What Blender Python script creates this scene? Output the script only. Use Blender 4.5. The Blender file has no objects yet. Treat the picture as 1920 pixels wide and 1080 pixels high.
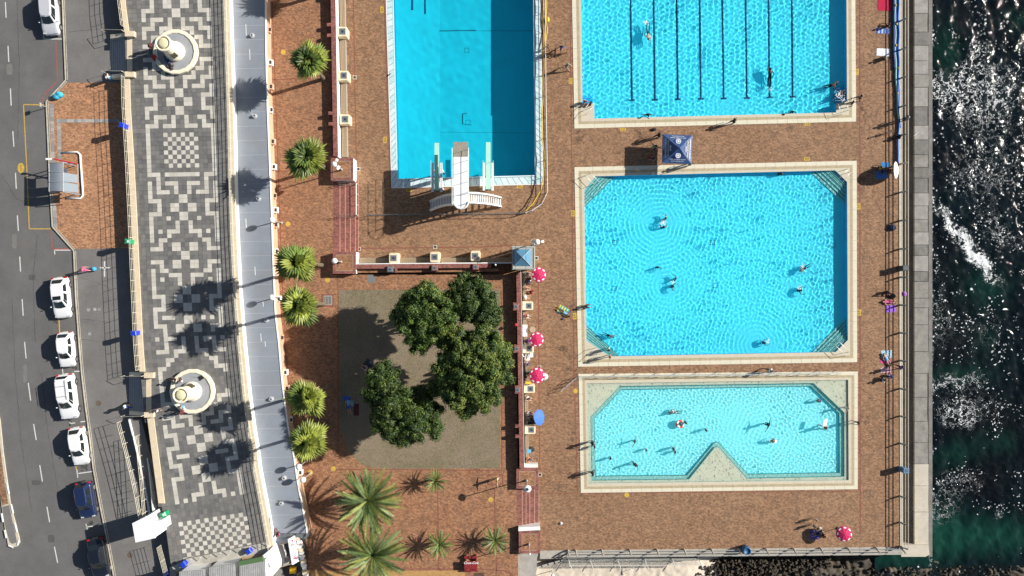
import bpy, bmesh, math, random
import numpy as np
from mathutils import Vector, Matrix
R=math.radians
sc=bpy.context.scene
COL=sc.collection
# ---------------- camera, sky, sun, exposure ----------------
HC=85.0; PPM=17.3
cam=bpy.data.cameras.new('camera'); camo=bpy.data.objects.new('camera',cam); COL.objects.link(camo); sc.camera=camo
camo.location=(0,0,HC); cam.sensor_width=36; cam.lens=36*HC/(1920/PPM); cam.clip_end=4000; cam.clip_start=1
SUN_EL,SUN_AZ=30.3,16.1        # elevation, direction towards the sun measured from +X to +Y
w=bpy.data.worlds.new('World'); sc.world=w; w.use_nodes=True
_n=w.node_tree.nodes; _sk=_n.new('ShaderNodeTexSky'); _sk.sky_type='NISHITA'; _sk.sun_disc=False
_sk.sun_elevation=R(SUN_EL); _sk.sun_rotation=R(90-SUN_AZ)
w.node_tree.links.new(_sk.outputs[0],_n['Background'].inputs[0]); _n['Background'].inputs[1].default_value=.055
_L=bpy.data.lights.new('sun','SUN'); _L.energy=5.0; _L.angle=R(.5); _L.color=(1,.955,.88)
suno=bpy.data.objects.new('sun',_L); COL.objects.link(suno)
suno.rotation_euler=(R(90-SUN_EL),0,R(90+SUN_AZ)); suno.location=(60,20,60)
_L.cycles.is_caustics_light=True
sc.view_settings.view_transform='Standard'; sc.view_settings.look='None'; sc.view_settings.gamma=1
sc.view_settings.use_curve_mapping=False
sc.view_settings.exposure=.55
sc.render.engine='CYCLES'; sc.cycles.max_bounces=8; sc.cycles.transparent_max_bounces=12
sc.cycles.use_denoising=True
RND=random.Random(7)
# ---------------- levels (metres above the pool deck) ----------------
ZDECK,ZTER,ZROOF,ZPROM,ZWALK,ZROAD,ZSEA,ZSAND=0.,.9,2.9,3.8,2.4,2.27,-3.2,-2.4
def P(px,py,z=0.):
    """ground plan: survey coordinates (1/17.3 m, origin top left, y down) at height z -> metres"""
    k=(HC-z)/HC/PPM
    return ((px-960)*k,(540-py)*k)
def P3(px,py,z=0.): a=P(px,py,z); return Vector((a[0],a[1],z))
# ---------------- materials ----------------
def _ns(nt,t,**k):
    n=nt.nodes.new(t)
    for a,b in k.items(): setattr(n,a,b)
    return n
MATS={}
def M(name,col,rough=.75,var=.12,scale=3.,metal=0.,bump=0.,bscale=40.,world=False,dirt=0.,dirt_col=(.12,.09,.06),dscale=.6,coat=0,trans=0,fine=0.,emit=0):
    if name in MATS: return MATS[name]
    m=bpy.data.materials.new(name); m.use_nodes=True; nt=m.node_tree; b=nt.nodes['Principled BSDF']; L=nt.links
    b.inputs['Roughness'].default_value=rough; b.inputs['Metallic'].default_value=metal
    if coat: b.inputs['Coat Weight'].default_value=coat; b.inputs['Coat Roughness'].default_value=.05
    if trans: b.inputs['Subsurface Weight'].default_value=0
    if world: tc=_ns(nt,'ShaderNodeNewGeometry').outputs['Position']
    else: tc=_ns(nt,'ShaderNodeTexCoord').outputs['Object']
    oi=_ns(nt,'ShaderNodeObjectInfo')
    nz=_ns(nt,'ShaderNodeTexNoise'); nz.inputs['Scale'].default_value=scale; nz.inputs['Detail'].default_value=6; nz.inputs['Roughness'].default_value=.65
    L.new(tc,nz.inputs['Vector'])
    mr=_ns(nt,'ShaderNodeMapRange'); mr.inputs[1].default_value=.3; mr.inputs[2].default_value=.7; mr.inputs[3].default_value=1-var; mr.inputs[4].default_value=1+var
    L.new(nz.outputs[0],mr.inputs[0])
    mul=_ns(nt,'ShaderNodeMix',data_type='RGBA',blend_type='MULTIPLY'); mul.inputs[0].default_value=1
    mul.inputs[6].default_value=(*col,1); L.new(mr.outputs[0],mul.inputs[7]); out=mul.outputs[2]
    if fine:
        n3=_ns(nt,'ShaderNodeTexNoise'); n3.inputs['Scale'].default_value=14; n3.inputs['Detail'].default_value=3; L.new(tc,n3.inputs['Vector'])
        m3=_ns(nt,'ShaderNodeMapRange'); m3.inputs[1].default_value=.3; m3.inputs[2].default_value=.7; m3.inputs[3].default_value=1-fine; m3.inputs[4].default_value=1+fine
        L.new(n3.outputs[0],m3.inputs[0]); x3=_ns(nt,'ShaderNodeMix',data_type='RGBA',blend_type='MULTIPLY'); x3.inputs[0].default_value=1
        L.new(out,x3.inputs[6]); L.new(m3.outputs[0],x3.inputs[7]); out=x3.outputs[2]
    if dirt:
        n2=_ns(nt,'ShaderNodeTexNoise'); n2.inputs['Scale'].default_value=dscale; n2.inputs['Detail'].default_value=8; n2.inputs['Roughness'].default_value=.7
        L.new(tc,n2.inputs['Vector']); r2=_ns(nt,'ShaderNodeMapRange'); r2.inputs[1].default_value=.5; r2.inputs[2].default_value=.72; r2.inputs[3].default_value=0; r2.inputs[4].default_value=dirt
        L.new(n2.outputs[0],r2.inputs[0]); mx=_ns(nt,'ShaderNodeMix',data_type='RGBA'); L.new(r2.outputs[0],mx.inputs[0]); L.new(out,mx.inputs[6]); mx.inputs[7].default_value=(*dirt_col,1); out=mx.outputs[2]
    L.new(out,b.inputs['Base Color'])
    if bump:
        nb=_ns(nt,'ShaderNodeTexNoise'); nb.inputs['Scale'].default_value=bscale; nb.inputs['Detail'].default_value=4; L.new(tc,nb.inputs['Vector'])
        bp=_ns(nt,'ShaderNodeBump'); bp.inputs['Strength'].default_value=bump; bp.inputs['Distance'].default_value=.02; L.new(nb.outputs[0],bp.inputs['Height']); L.new(bp.outputs[0],b.inputs['Normal'])
    if emit:
        b.inputs['Emission Color'].default_value=(*col,1); b.inputs['Emission Strength'].default_value=emit
    MATS[name]=m; return m
def brick_mat(name,c1,c2,mortar,bw=.22,bh=.11,rot=45,var=.30,patch=(.33,.24,.17),patch_amt=.5,off=.5):
    """clay pavers laid in courses, joints recessed by bump, big weathered patches"""
    m=bpy.data.materials.new(name); m.use_nodes=True; nt=m.node_tree; b=nt.nodes['Principled BSDF']; L=nt.links; b.inputs['Roughness'].default_value=.85
    g=_ns(nt,'ShaderNodeNewGeometry'); mp=_ns(nt,'ShaderNodeMapping'); mp.inputs['Rotation'].default_value=(0,0,R(rot)); L.new(g.outputs['Position'],mp.inputs[0])
    br=_ns(nt,'ShaderNodeTexBrick'); br.offset=off; br.inputs['Scale'].default_value=1; br.inputs['Brick Width'].default_value=bw; br.inputs['Row Height'].default_value=bh
    br.inputs['Mortar Size'].default_value=.006; br.inputs['Color1'].default_value=(*c1,1); br.inputs['Color2'].default_value=(*c2,1); br.inputs['Mortar'].default_value=(*mortar,1); br.inputs['Bias'].default_value=-.1
    L.new(mp.outputs[0],br.inputs[0])
    # chance colour of single pavers
    vo=_ns(nt,'ShaderNodeTexVoronoi'); vo.inputs['Scale'].default_value=6.2; mpv=_ns(nt,'ShaderNodeMapping'); mpv.inputs['Rotation'].default_value=(0,0,R(rot)); mpv.inputs['Scale'].default_value=(.75,1.45,1)
    L.new(g.outputs['Position'],mpv.inputs[0]); L.new(mpv.outputs[0],vo.inputs[0])
    sv=_ns(nt,'ShaderNodeSeparateColor'); L.new(vo.outputs['Color'],sv.inputs[0])
    mr=_ns(nt,'ShaderNodeMapRange'); mr.inputs[1].default_value=0; mr.inputs[2].default_value=1; mr.inputs[3].default_value=1-var*1.2; mr.inputs[4].default_value=1+var*1.2; L.new(sv.outputs[0],mr.inputs[0])
    mu=_ns(nt,'ShaderNodeMix',data_type='RGBA',blend_type='MULTIPLY'); mu.inputs[0].default_value=1; L.new(br.outputs[0],mu.inputs[6]); L.new(mr.outputs[0],mu.inputs[7])
    n1=_ns(nt,'ShaderNodeTexNoise'); n1.inputs['Scale'].default_value=.16; n1.inputs['Detail'].default_value=7; n1.inputs['Roughness'].default_value=.62; L.new(g.outputs['Position'],n1.inputs['Vector'])
    r1=_ns(nt,'ShaderNodeMapRange'); r1.inputs[1].default_value=.42; r1.inputs[2].default_value=.7; r1.inputs[3].default_value=0; r1.inputs[4].default_value=patch_amt; L.new(n1.outputs[0],r1.inputs[0])
    mx=_ns(nt,'ShaderNodeMix',data_type='RGBA'); L.new(r1.outputs[0],mx.inputs[0]); L.new(mu.outputs[2],mx.inputs[6]); 
    mp2=_ns(nt,'ShaderNodeMix',data_type='RGBA',blend_type='MULTIPLY'); mp2.inputs[0].default_value=1; mp2.inputs[6].default_value=(*patch,1); L.new(mr.outputs[0],mp2.inputs[7]); L.new(mp2.outputs[2],mx.inputs[7])
    n4=_ns(nt,'ShaderNodeTexNoise'); n4.inputs['Scale'].default_value=.9; n4.inputs['Detail'].default_value=8; n4.inputs['Roughness'].default_value=.75; L.new(g.outputs['Position'],n4.inputs['Vector'])
    r4=_ns(nt,'ShaderNodeMapRange'); r4.inputs[1].default_value=.35; r4.inputs[2].default_value=.65; r4.inputs[3].default_value=.86; r4.inputs[4].default_value=1.12; L.new(n4.outputs[0],r4.inputs[0])
    m5=_ns(nt,'ShaderNodeMix',data_type='RGBA',blend_type='MULTIPLY'); m5.inputs[0].default_value=1; L.new(mx.outputs[2],m5.inputs[6]); L.new(r4.outputs[0],m5.inputs[7])
    L.new(m5.outputs[2],b.inputs['Base Color'])
    bp=_ns(nt,'ShaderNodeBump'); bp.inputs['Strength'].default_value=.5; bp.inputs['Distance'].default_value=.01; L.new(sv.outputs[1],bp.inputs['Height']); L.new(bp.outputs[0],b.inputs['Normal'])
    MATS[name]=m; return m
# ---------------- mesh builder ----------------
class MB:
    def __init__(s): s.v=[]; s.f=[]; s.mi=[]; s.cur=0
    def add(s,vs,fs):
        o=len(s.v); s.v+= [tuple(v) for v in vs]; s.f+=[tuple(o+i for i in f) for f in fs]; s.mi+=[s.cur]*len(fs); return s
    def prism(s,pts,z0,z1,bottom=False):
        n=len(pts); a=sum(pts[i][0]*pts[(i+1)%n][1]-pts[(i+1)%n][0]*pts[i][1] for i in range(n))
        if a<0: pts=pts[::-1]
        zt=z1 if hasattr(z1,'__len__') else [z1]*n
        vs=[(p[0],p[1],z0) for p in pts]+[(p[0],p[1],zt[i]) for i,p in enumerate(pts)]
        fs=[tuple(range(n,2*n))]+[(i,(i+1)%n,n+(i+1)%n,n+i) for i in range(n)]
        if bottom: fs.append(tuple(reversed(range(n))))
        return s.add(vs,fs)
    def box(s,x0,y0,z0,x1,y1,z1,rot=0,c=None,bottom=True):
        if x0>x1:x0,x1=x1,x0
        if y0>y1:y0,y1=y1,y0
        vs=[(x,y,z) for z in (z0,z1) for (x,y) in ((x0,y0),(x1,y0),(x1,y1),(x0,y1))]
        if rot:
            c=c or ((x0+x1)/2,(y0+y1)/2); ca,sa=math.cos(rot),math.sin(rot)
            vs=[(c[0]+(x-c[0])*ca-(y-c[1])*sa,c[1]+(x-c[0])*sa+(y-c[1])*ca,z) for x,y,z in vs]
        fs=[(4,5,6,7),(0,1,5,4),(1,2,6,5),(2,3,7,6),(3,0,4,7)]
        if bottom: fs.append((3,2,1,0))
        return s.add(vs,fs)
    def cbox(s,cx,cy,z0,sx,sy,sz,rot=0): return s.box(cx-sx/2,cy-sy/2,z0,cx+sx/2,cy+sy/2,z0+sz,rot,(cx,cy))
    def bbox(s,x0,y0,z0,x1,y1,z1,bev=.02):
        """box with bevelled top edges"""
        if x0>x1:x0,x1=x1,x0
        if y0>y1:y0,y1=y1,y0
        q=lambda e,z:[(x0+e,y0+e,z),(x1-e,y0+e,z),(x1-e,y1-e,z),(x0+e,y1-e,z)]
        vs=q(0,z0)+q(0,z1-bev)+q(bev,z1); fs=[(8,9,10,11)]
        for l in (0,4): fs+=[(l+i,l+(i+1)%4,l+4+(i+1)%4,l+4+i) for i in range(4)]
        return s.add(vs,fs)
    def lathe(s,cx,cy,prof,n=16,cap=True,sx=1,sy=1):
        vs=[];fs=[]
        for r,z in prof:
            for i in range(n):
                a=2*math.pi*i/n; vs.append((cx+r*math.cos(a)*sx,cy+r*math.sin(a)*sy,z))
        for k in range(len(prof)-1):
            for i in range(n): fs.append((k*n+i,k*n+(i+1)%n,(k+1)*n+(i+1)%n,(k+1)*n+i))
        if cap:
            fs.append(tuple((len(prof)-1)*n+i for i in range(n))); fs.append(tuple(reversed(range(n))))
        return s.add(vs,fs)
    def tube(s,pts,r,n=6,cap=True):
        pts=[Vector(p) for p in pts]; rs=r if hasattr(r,'__len__') else [r]*len(pts); vs=[];fs=[]
        for k,p in enumerate(pts):
            d=(pts[min(k+1,len(pts)-1)]-pts[max(k-1,0)]).normalized()
            up=Vector((0,0,1)) if abs(d.z)<.9 else Vector((1,0,0))
            a=d.cross(up).normalized(); b=d.cross(a).normalized()
            for i in range(n):
                t=2*math.pi*i/n; q=p+(a*math.cos(t)+b*math.sin(t))*rs[k]; vs.append(q)
        for k in range(len(pts)-1):
            for i in range(n): fs.append((k*n+i,k*n+(i+1)%n,(k+1)*n+(i+1)%n,(k+1)*n+i))
        if cap: fs.append(tuple(range(n))); fs.append(tuple((len(pts)-1)*n+i for i in reversed(range(n))))
        return s.add(vs,fs)
    def ball(s,c,r,n=10,m=6,sz=1,sx=1,sy=1):
        prof=[(max(.001,r*math.sin(math.pi*k/m)),c[2]-r*sz*math.cos(math.pi*k/m)) for k in range(m+1)]
        return s.lathe(c[0],c[1],prof,n,sx=sx,sy=sy)
    def quadsheet(s,pts,z):
        n=len(pts); a=sum(pts[i][0]*pts[(i+1)%n][1]-pts[(i+1)%n][0]*pts[i][1] for i in range(n))
        if a<0: pts=pts[::-1]
        return s.add([(p[0],p[1],z) for p in pts],[tuple(range(n))])
    def band(s,A,B,z):
        """strip between two polylines A and B"""
        n=len(A); return s.add([(p[0],p[1],z) for p in A]+[(p[0],p[1],z) for p in B],[(i,i+1,n+i+1,n+i) for i in range(n-1)])
    def build(s,name,mat,parent=None,smooth=False,kind=None,rel=True,loc=None):
        me=bpy.data.meshes.new(name)
        off=Vector((0,0,0))
        if parent is not None and rel: off=Vector(WL.get(parent.name,(0,0,0)))
        if loc is not None: off=off+Vector(loc)
        vs=[(v[0]-off[0],v[1]-off[1],v[2]-off[2]) for v in s.v] if off.length else s.v
        me.from_pydata(vs,[],s.f)
        for mm in (mat if isinstance(mat,(list,tuple)) else [mat]): me.materials.append(mm)
        if isinstance(mat,(list,tuple)): me.polygons.foreach_set('material_index',s.mi)
        bm=bmesh.new(); bm.from_mesh(me); bmesh.ops.recalc_face_normals(bm,faces=bm.faces[:]) if not getattr(s,'keep',False) else None; bm.to_mesh(me); bm.free()
        if smooth: me.shade_smooth()
        me.update(); o=bpy.data.objects.new(name,me); COL.objects.link(o)
        if parent is not None: o.parent=parent
        if loc is not None: o.location=Vector(loc)
        WL[o.name]=tuple(off)
        if kind: o['kind']=kind
        return o
WL={}   # world location of every built object
def thing(name,label,cat,loc=(0,0,0),rotz=0,group=None):
    o=bpy.data.objects.new(name,None); COL.objects.link(o); o.location=loc; o.rotation_euler=(0,0,rotz); o.empty_display_size=.2
    o['label']=label; o['category']=cat
    if group:o['group']=group
    WL[o.name]=tuple(loc); return o
def tag(o,label,cat,group=None):
    o['label']=label; o['category']=cat
    if group:o['group']=group
    return o
def child(name,me,parent,loc=(0,0,0),rot=(0,0,0),scale=(1,1,1)):
    o=bpy.data.objects.new(name,me); COL.objects.link(o); o.parent=parent; o.location=loc; o.rotation_euler=rot; o.scale=scale; return o
def dup(root,loc,rotz=0,label=None,group=None,scale=None):
    kids={}
    for o in root.children_recursive: kids.setdefault(o.parent.name,[]).append(o)
    def rec(src,par):
        c=src.copy(); COL.objects.link(c)
        if par is not None: c.parent=par
        for ch in kids.get(src.name,[]): rec(ch,c)
        return c
    c=rec(root,None); c.location=loc; c.rotation_euler=(0,0,rotz)
    if scale: c.scale=(scale,)*3
    if label:c['label']=label
    if group:c['group']=group
    return c
def filled(outer,holes,z):
    """flat sheet with holes, as vertices and faces"""
    bm=bmesh.new(); es=[]
    for loop in [outer]+holes:
        vs=[bm.verts.new((p[0],p[1],z)) for p in loop]
        es+=[bm.edges.new((vs[i],vs[(i+1)%len(vs)])) for i in range(len(vs))]
    bmesh.ops.triangle_fill(bm,use_beauty=True,use_dissolve=False,edges=es)
    for f in bm.faces:
        if f.normal.z<0: f.normal_flip()
    me=bpy.data.meshes.new('sheet'); bm.to_mesh(me); bm.free(); return me
def lerp(a,b,t): return a+(b-a)*t
def interp(tab,y):
    ys=[t[0] for t in tab]
    if y<=ys[0]: return tab[0][1]+(y-ys[0])*(tab[1][1]-tab[0][1])/(ys[1]-ys[0])
    for i in range(len(tab)-1):
        if y<=tab[i+1][0]: return lerp(tab[i][1],tab[i+1][1],(y-ys[i])/(ys[i+1]-ys[i]))
    return tab[-1][1]+(y-ys[-1])*(tab[-1][1]-tab[-2][1])/(ys[-1]-ys[-2])
def px(pts,z=0): return [P(a,b,z) for a,b in pts]
def text_obj(name,s,size,loc,rot,mat,parent=None,extrude=.003,shear=0,align='CENTER'):
    cu=bpy.data.curves.new(name,'FONT'); cu.body=s; cu.size=size; cu.extrude=extrude; cu.align_x=align; cu.align_y='CENTER'; cu.shear=shear; cu.offset=size*.012
    o=bpy.data.objects.new(name,cu); COL.objects.link(o); bpy.context.view_layer.update()
    me=bpy.data.meshes.new_from_object(o.evaluated_get(bpy.context.evaluated_depsgraph_get())); bpy.data.objects.remove(o); bpy.data.curves.remove(cu)
    me.name=name; me.materials.clear(); me.materials.append(mat); o=bpy.data.objects.new(name,me); COL.objects.link(o)
    if parent is not None:
        o.parent=parent; w0=Vector(WL.get(parent.name,(0,0,0))); o.location=Vector(loc)-w0
    else: o.location=loc
    o.rotation_euler=rot; return o
# shared materials
BR_DECK=brick_mat('clay_pavers',(.30,.165,.088),(.212,.112,.060),(.15,.09,.05),patch=(.29,.175,.10),patch_amt=.45)
BR_TER=brick_mat('terrace_pavers',(.335,.160,.080),(.245,.110,.056),(.18,.10,.06),rot=45,patch=(.29,.17,.095),patch_amt=.4)
BR_STOP=brick_mat('bus_stop_pavers',(.42,.215,.11),(.34,.16,.085),(.25,.14,.08),rot=45,patch=(.38,.23,.14),patch_amt=.3)
BR_RED=brick_mat('red_facing_brick',(.27,.085,.065),(.20,.062,.05),(.19,.13,.11),bw=.23,bh=.085,rot=0,patch=(.25,.12,.09),patch_amt=.3)
BR_REDV=brick_mat('red_facing_brick_across',(.27,.085,.065),(.20,.062,.05),(.19,.13,.11),bw=.23,bh=.085,rot=90,patch=(.25,.12,.09),patch_amt=.3)
BR_LINE=M('dark_red_edging_brick',(.22,.075,.05),.85,.3,6,world=True)
ASPH=M('asphalt',(.128,.123,.120),.9,.16,.35,world=True,fine=.16,dirt=.35,dirt_col=(.15,.14,.125),dscale=.12)
ASPHW=M('pavement_asphalt',(.165,.156,.148),.9,.14,.5,world=True,fine=.13,dirt=.3,dirt_col=(.10,.095,.09),dscale=.3)
CREAM=M('cream_paint',(.78,.68,.50),.7,.06,2,world=True,dirt=.25,dirt_col=(.45,.36,.24),dscale=1.2)
WHITEP=M('white_paint',(.80,.79,.76),.6,.04,2,world=True,dirt=.15,dirt_col=(.5,.47,.4),dscale=1)
CONC=M('concrete',(.36,.345,.315),.9,.18,1.2,world=True,fine=.15,dirt=.5,dirt_col=(.16,.15,.13),dscale=.7,bump=.3)
KERB=M('kerb_concrete',(.50,.45,.36),.9,.15,2,world=True,fine=.1)
STEEL=M('galvanised_steel',(.55,.55,.53),.45,.1,8,metal=.5)
RAILC=M('cream_rail_paint',(.72,.66,.52),.5,.08,5)
DARK=M('black_iron',(.03,.03,.032),.6,.2,8)
WOODB=M('weathered_bench_timber',(.30,.225,.145),.85,.25,9,world=True)
PAINT_Y=M('yellow_marking_paint',(.55,.36,.05),.8,.25,5,world=True,dirt=.75,dirt_col=(.33,.2,.09),dscale=6)
PAINT_W=M('white_road_paint',(.62,.62,.58),.85,.12,6,world=True,dirt=.5,dirt_col=(.25,.25,.24),dscale=5)
PAINT_R=M('faded_red_road_paint',(.33,.09,.075),.9,.2,6,world=True,dirt=.4,dirt_col=(.14,.11,.1),dscale=4)
# ================= the setting: sea, decks, terrace, road =================
def seasheet():
    # far sheet
    m=bpy.data.materials.new('sea_water'); m.use_nodes=True; nt=m.node_tree; b=nt.nodes['Principled BSDF']; L=nt.links
    b.inputs['Roughness'].default_value=.09; b.inputs['IOR'].default_value=1.33
    at=_ns(nt,'ShaderNodeAttribute',attribute_name='mix'); se=_ns(nt,'ShaderNodeSeparateColor'); L.new(at.outputs['Color'],se.inputs[0])
    g=_ns(nt,'ShaderNodeNewGeometry')
    def noise(scale,det=8,rough=.7,dist=0):
        n=_ns(nt,'ShaderNodeTexNoise'); n.inputs['Scale'].default_value=scale; n.inputs['Detail'].default_value=det; n.inputs['Roughness'].default_value=rough; n.inputs['Distortion'].default_value=dist; L.new(g.outputs['Position'],n.inputs['Vector']); return n.outputs[0]
    def rng(x,a,bb,c,d):
        r=_ns(nt,'ShaderNodeMapRange'); r.inputs[1].default_value=a; r.inputs[2].default_value=bb; r.inputs[3].default_value=c; r.inputs[4].default_value=d; L.new(x,r.inputs[0]); return r.outputs[0]
    def mix(f,a,c):
        x=_ns(nt,'ShaderNodeMix',data_type='RGBA'); L.new(f,x.inputs[0])
        for i,q in ((6,a),(7,c)):
            if isinstance(q,tuple): x.inputs[i].default_value=(*q,1)
            else: L.new(q,x.inputs[i])
        return x.outputs[2]
    def math_(op,a,c):
        x=_ns(nt,'ShaderNodeMath',operation=op)
        for i,q in ((0,a),(1,c)):
            if isinstance(q,(int,float)): x.inputs[i].default_value=q
            else: L.new(q,x.inputs[i])
        return x.outputs[0]
    base=mix(rng(noise(.12,6),.4,.7,0,1),(.002,.0035,.005),(.003,.009,.011))
    green=mix(se.outputs[1],base,(.006,.040,.027))
    kelp=mix(math_('MULTIPLY',se.outputs[2],rng(noise(3.5,8,.8),.5,.56,0,1)),green,mix(noise(6),(.010,.007,.004),(.028,.020,.012)))
    # foam: torn lace whose cover follows the attribute, thin scattered flecks elsewhere
    dn=_ns(nt,'ShaderNodeTexNoise'); dn.inputs['Scale'].default_value=1.7; dn.inputs['Detail'].default_value=6; L.new(g.outputs['Position'],dn.inputs['Vector'])
    dv=_ns(nt,'ShaderNodeMix',data_type='RGBA',blend_type='ADD'); dv.inputs[0].default_value=.85; L.new(g.outputs['Position'],dv.inputs[6]); L.new(dn.outputs['Color'],dv.inputs[7])
    def noised(scale,det,rough):
        n=_ns(nt,'ShaderNodeTexNoise'); n.inputs['Scale'].default_value=scale; n.inputs['Detail'].default_value=det; n.inputs['Roughness'].default_value=rough; L.new(dv.outputs[2],n.inputs['Vector']); return n.outputs[0]
    ab=math_('ABSOLUTE',math_('SUBTRACT',noised(1.25,5,.62),.5),0)
    wd_=math_('ADD',math_('MULTIPLY',se.outputs[0],.055),-.012)
    lace=rng(math_('SUBTRACT',wd_,ab),-.004,.010,0,.9)
    solid=rng(math_('ADD',math_('MULTIPLY',se.outputs[0],.26),noised(2.2,8,.8)),.83,.95,0,1)
    lumps=rng(math_('ADD',math_('MULTIPLY',se.outputs[0],.22),noised(4.2,7,.8)),.74,.80,0,1)
    def dots(scale,seed,size):
        v=_ns(nt,'ShaderNodeTexVoronoi'); v.inputs['Scale'].default_value=scale; v.inputs['Randomness'].default_value=1
        ad=_ns(nt,'ShaderNodeMix',data_type='RGBA',blend_type='ADD'); ad.inputs[0].default_value=1; ad.inputs[7].default_value=(seed,seed*.7,0,1); L.new(dv.outputs[2],ad.inputs[6]); L.new(ad.outputs[2],v.inputs['Vector'])
        sc_=_ns(nt,'ShaderNodeSeparateColor'); L.new(v.outputs['Color'],sc_.inputs[0])
        dens=math_('ADD',math_('ADD',rng(noise(.42,5,.7),.46,.64,-.02,.30),math_('MULTIPLY',se.outputs[0],.30)),math_('MULTIPLY',se.outputs[1],-.55))
        on=rng(math_('SUBTRACT',dens,sc_.outputs[0]),0,.02,0,1)
        near=rng(v.outputs['Distance'],size*.7,size,1,0); return math_('MULTIPLY',math_('MULTIPLY',on,near),rng(sc_.outputs[1],0,1,.45,1))
    foam=_mx(nt,_mx(nt,_mx(nt,lace,solid),math_('MULTIPLY',math_('MULTIPLY',lumps,.8),rng(se.outputs[0],.2,.9,0,1))),_mx(nt,dots(2.7,3,.33),dots(4.6,11,.36)))
    veil=math_('MULTIPLY',rng(se.outputs[0],.25,1.1,0,.55),rng(noised(.9,7,.7),.42,.62,0,1)); kelp=mix(veil,kelp,(.17,.20,.20))
    col=mix(foam,kelp,(.80,.82,.83)); L.new(col,b.inputs['Base Color'])
    L.new(rng(foam,0,1,.05,.8),b.inputs['Roughness'])
    bp=_ns(nt,'ShaderNodeBump'); bp.inputs['Strength'].default_value=.35; bp.inputs['Distance'].default_value=.08; L.new(noise(2.6,7,.72,.3),bp.inputs['Height']); L.new(bp.outputs[0],b.inputs['Normal'])
    return m
def _mx(nt,a,b):
    x=nt.nodes.new('ShaderNodeMath'); x.operation='MAXIMUM'; nt.links.new(a,x.inputs[0]); nt.links.new(b,x.inputs[1]); return x.outputs[0]
SEAM=seasheet()
def make_sea():
    step=.11
    x0,y1=P(1640,-80,ZSEA); x1,y0=P(1990,1150,ZSEA)
    xa0,_=P(900,0,ZSEA)
    nx=int((x1-x0)/step); ny=int((y1-y0)/step)
    X,Y=np.meshgrid(np.linspace(x0,x1,nx),np.linspace(y0,y1,ny))
    rng=np.random.default_rng(3); Z=np.zeros_like(X)
    for k in range(46):
        lam=math.exp(rng.uniform(math.log(.45),math.log(2.4))); a=rng.normal(2.6,.9); kk=6.283/lam
        Z+=.0050*lam*np.sin(kk*(X*np.cos(a)+Y*np.sin(a))+rng.uniform(0,6.28)+1.2*np.sin(.4*X+.3*Y+k))
    k=(HC-ZSEA)/HC/PPM; PX=X/k+960; PY=540-Y/k
    QX=PX+4*np.sin(PY*.09+PX*.05)+2.5*np.sin(PY*.27-PX*.11)+1.6*np.sin(PY*.61+PX*.43); QY=PY+4*np.sin(PX*.13+PY*.04)+2*np.sin(PX*.41+1)
    def blob(cx,cy,sx,sy,rot=0):
        c,s=math.cos(R(rot)),math.sin(R(rot)); u=(QX-cx)*c+(QY-cy)*s; v=-(QX-cx)*s+(QY-cy)*c
        return np.exp(-(u/sx)**2-(v/sy)**2)
    foam=1.6*blob(1808,450,78,9,52)+1.2*blob(1835,487,50,15,48)+.9*blob(1775,415,36,7,60)+.8*blob(1775,165,42,36,-30)+.65*blob(1830,105,22,45,20)+.55*blob(1880,440,60,25,35)
    foam+=.55*blob(1830,200,70,60)+.45*blob(1880,150,50,60)+.75*blob(1790,715,60,16,-8)+.7*blob(1795,780,38,26,10)+.45*blob(1830,760,70,40)+.6*blob(1770,960,40,40)+.55*blob(1800,900,55,30)+.7*blob(1868,962,10,14)
    foam+=.4*blob(1880,320,60,90)+.4*blob(1800,330,60,60)+.35*blob(1860,620,40,60)+.3*blob(1780,620,60,60)+.35*blob(1760,560,20,80)
    foam+=.9*np.exp(-((PX-1745)/5.)**2)*(.5+.5*np.sin(PY*.05)*np.sin(PY*.013))
    foam*=.66; foam*=1-.9*blob(1850,1015,110,30); foam*=1-.8*blob(1850,40,30,30)
    green=.95*blob(1850,1005,120,34,0)+.8*blob(1760,1000,40,50)+.5*blob(1850,540,40,34)+.5*blob(1775,95,26,50)+.35*blob(1910,35,25,20)+.5*blob(1800,700,50,18)+.45*blob(1795,850,50,24,-25)+.35*blob(1845,640,20,25)+.4*blob(1880,830,30,20)+.7*blob(1680,1048,60,20)
    kelp=-.12+.5*blob(1780,590,60,70)+.5*blob(1790,660,70,60)+.6*blob(1850,780,90,60)+.5*blob(1850,900,90,40)+.9*np.clip((PY-1052)/18,0,1)-.9*blob(1850,1000,140,34)+.5*blob(1770,480,30,40)
    me=bpy.data.meshes.new('sea'); v=np.stack([X,Y,Z+ZSEA],-1).reshape(-1,3).astype(np.float32)
    idx=np.arange(nx*ny).reshape(ny,nx); q=np.stack([idx[:-1,:-1],idx[:-1,1:],idx[1:,1:],idx[1:,:-1]],-1).reshape(-1,4)
    me.vertices.add(len(v)); me.vertices.foreach_set('co',v.ravel()); me.loops.add(q.size); me.loops.foreach_set('vertex_index',q.ravel().astype(np.int32))
    me.polygons.add(len(q)); me.polygons.foreach_set('loop_start',(np.arange(len(q))*4).astype(np.int32)); me.polygons.foreach_set('loop_total',np.full(len(q),4,np.int32)); me.update(calc_edges=True)
    ca=me.color_attributes.new('mix','FLOAT_COLOR','POINT'); d=np.ones((len(v),4),np.float32)
    for i,a in enumerate((foam,green,kelp)): d[:,i]=np.clip(a,0,2).ravel()
    ca.data.foreach_set('color',d.ravel()); me.shade_smooth(); me.materials.append(SEAM)
    o=bpy.data.objects.new('sea',me); COL.objects.link(o); o['kind']='structure'
    f=MB(); H=900
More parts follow.
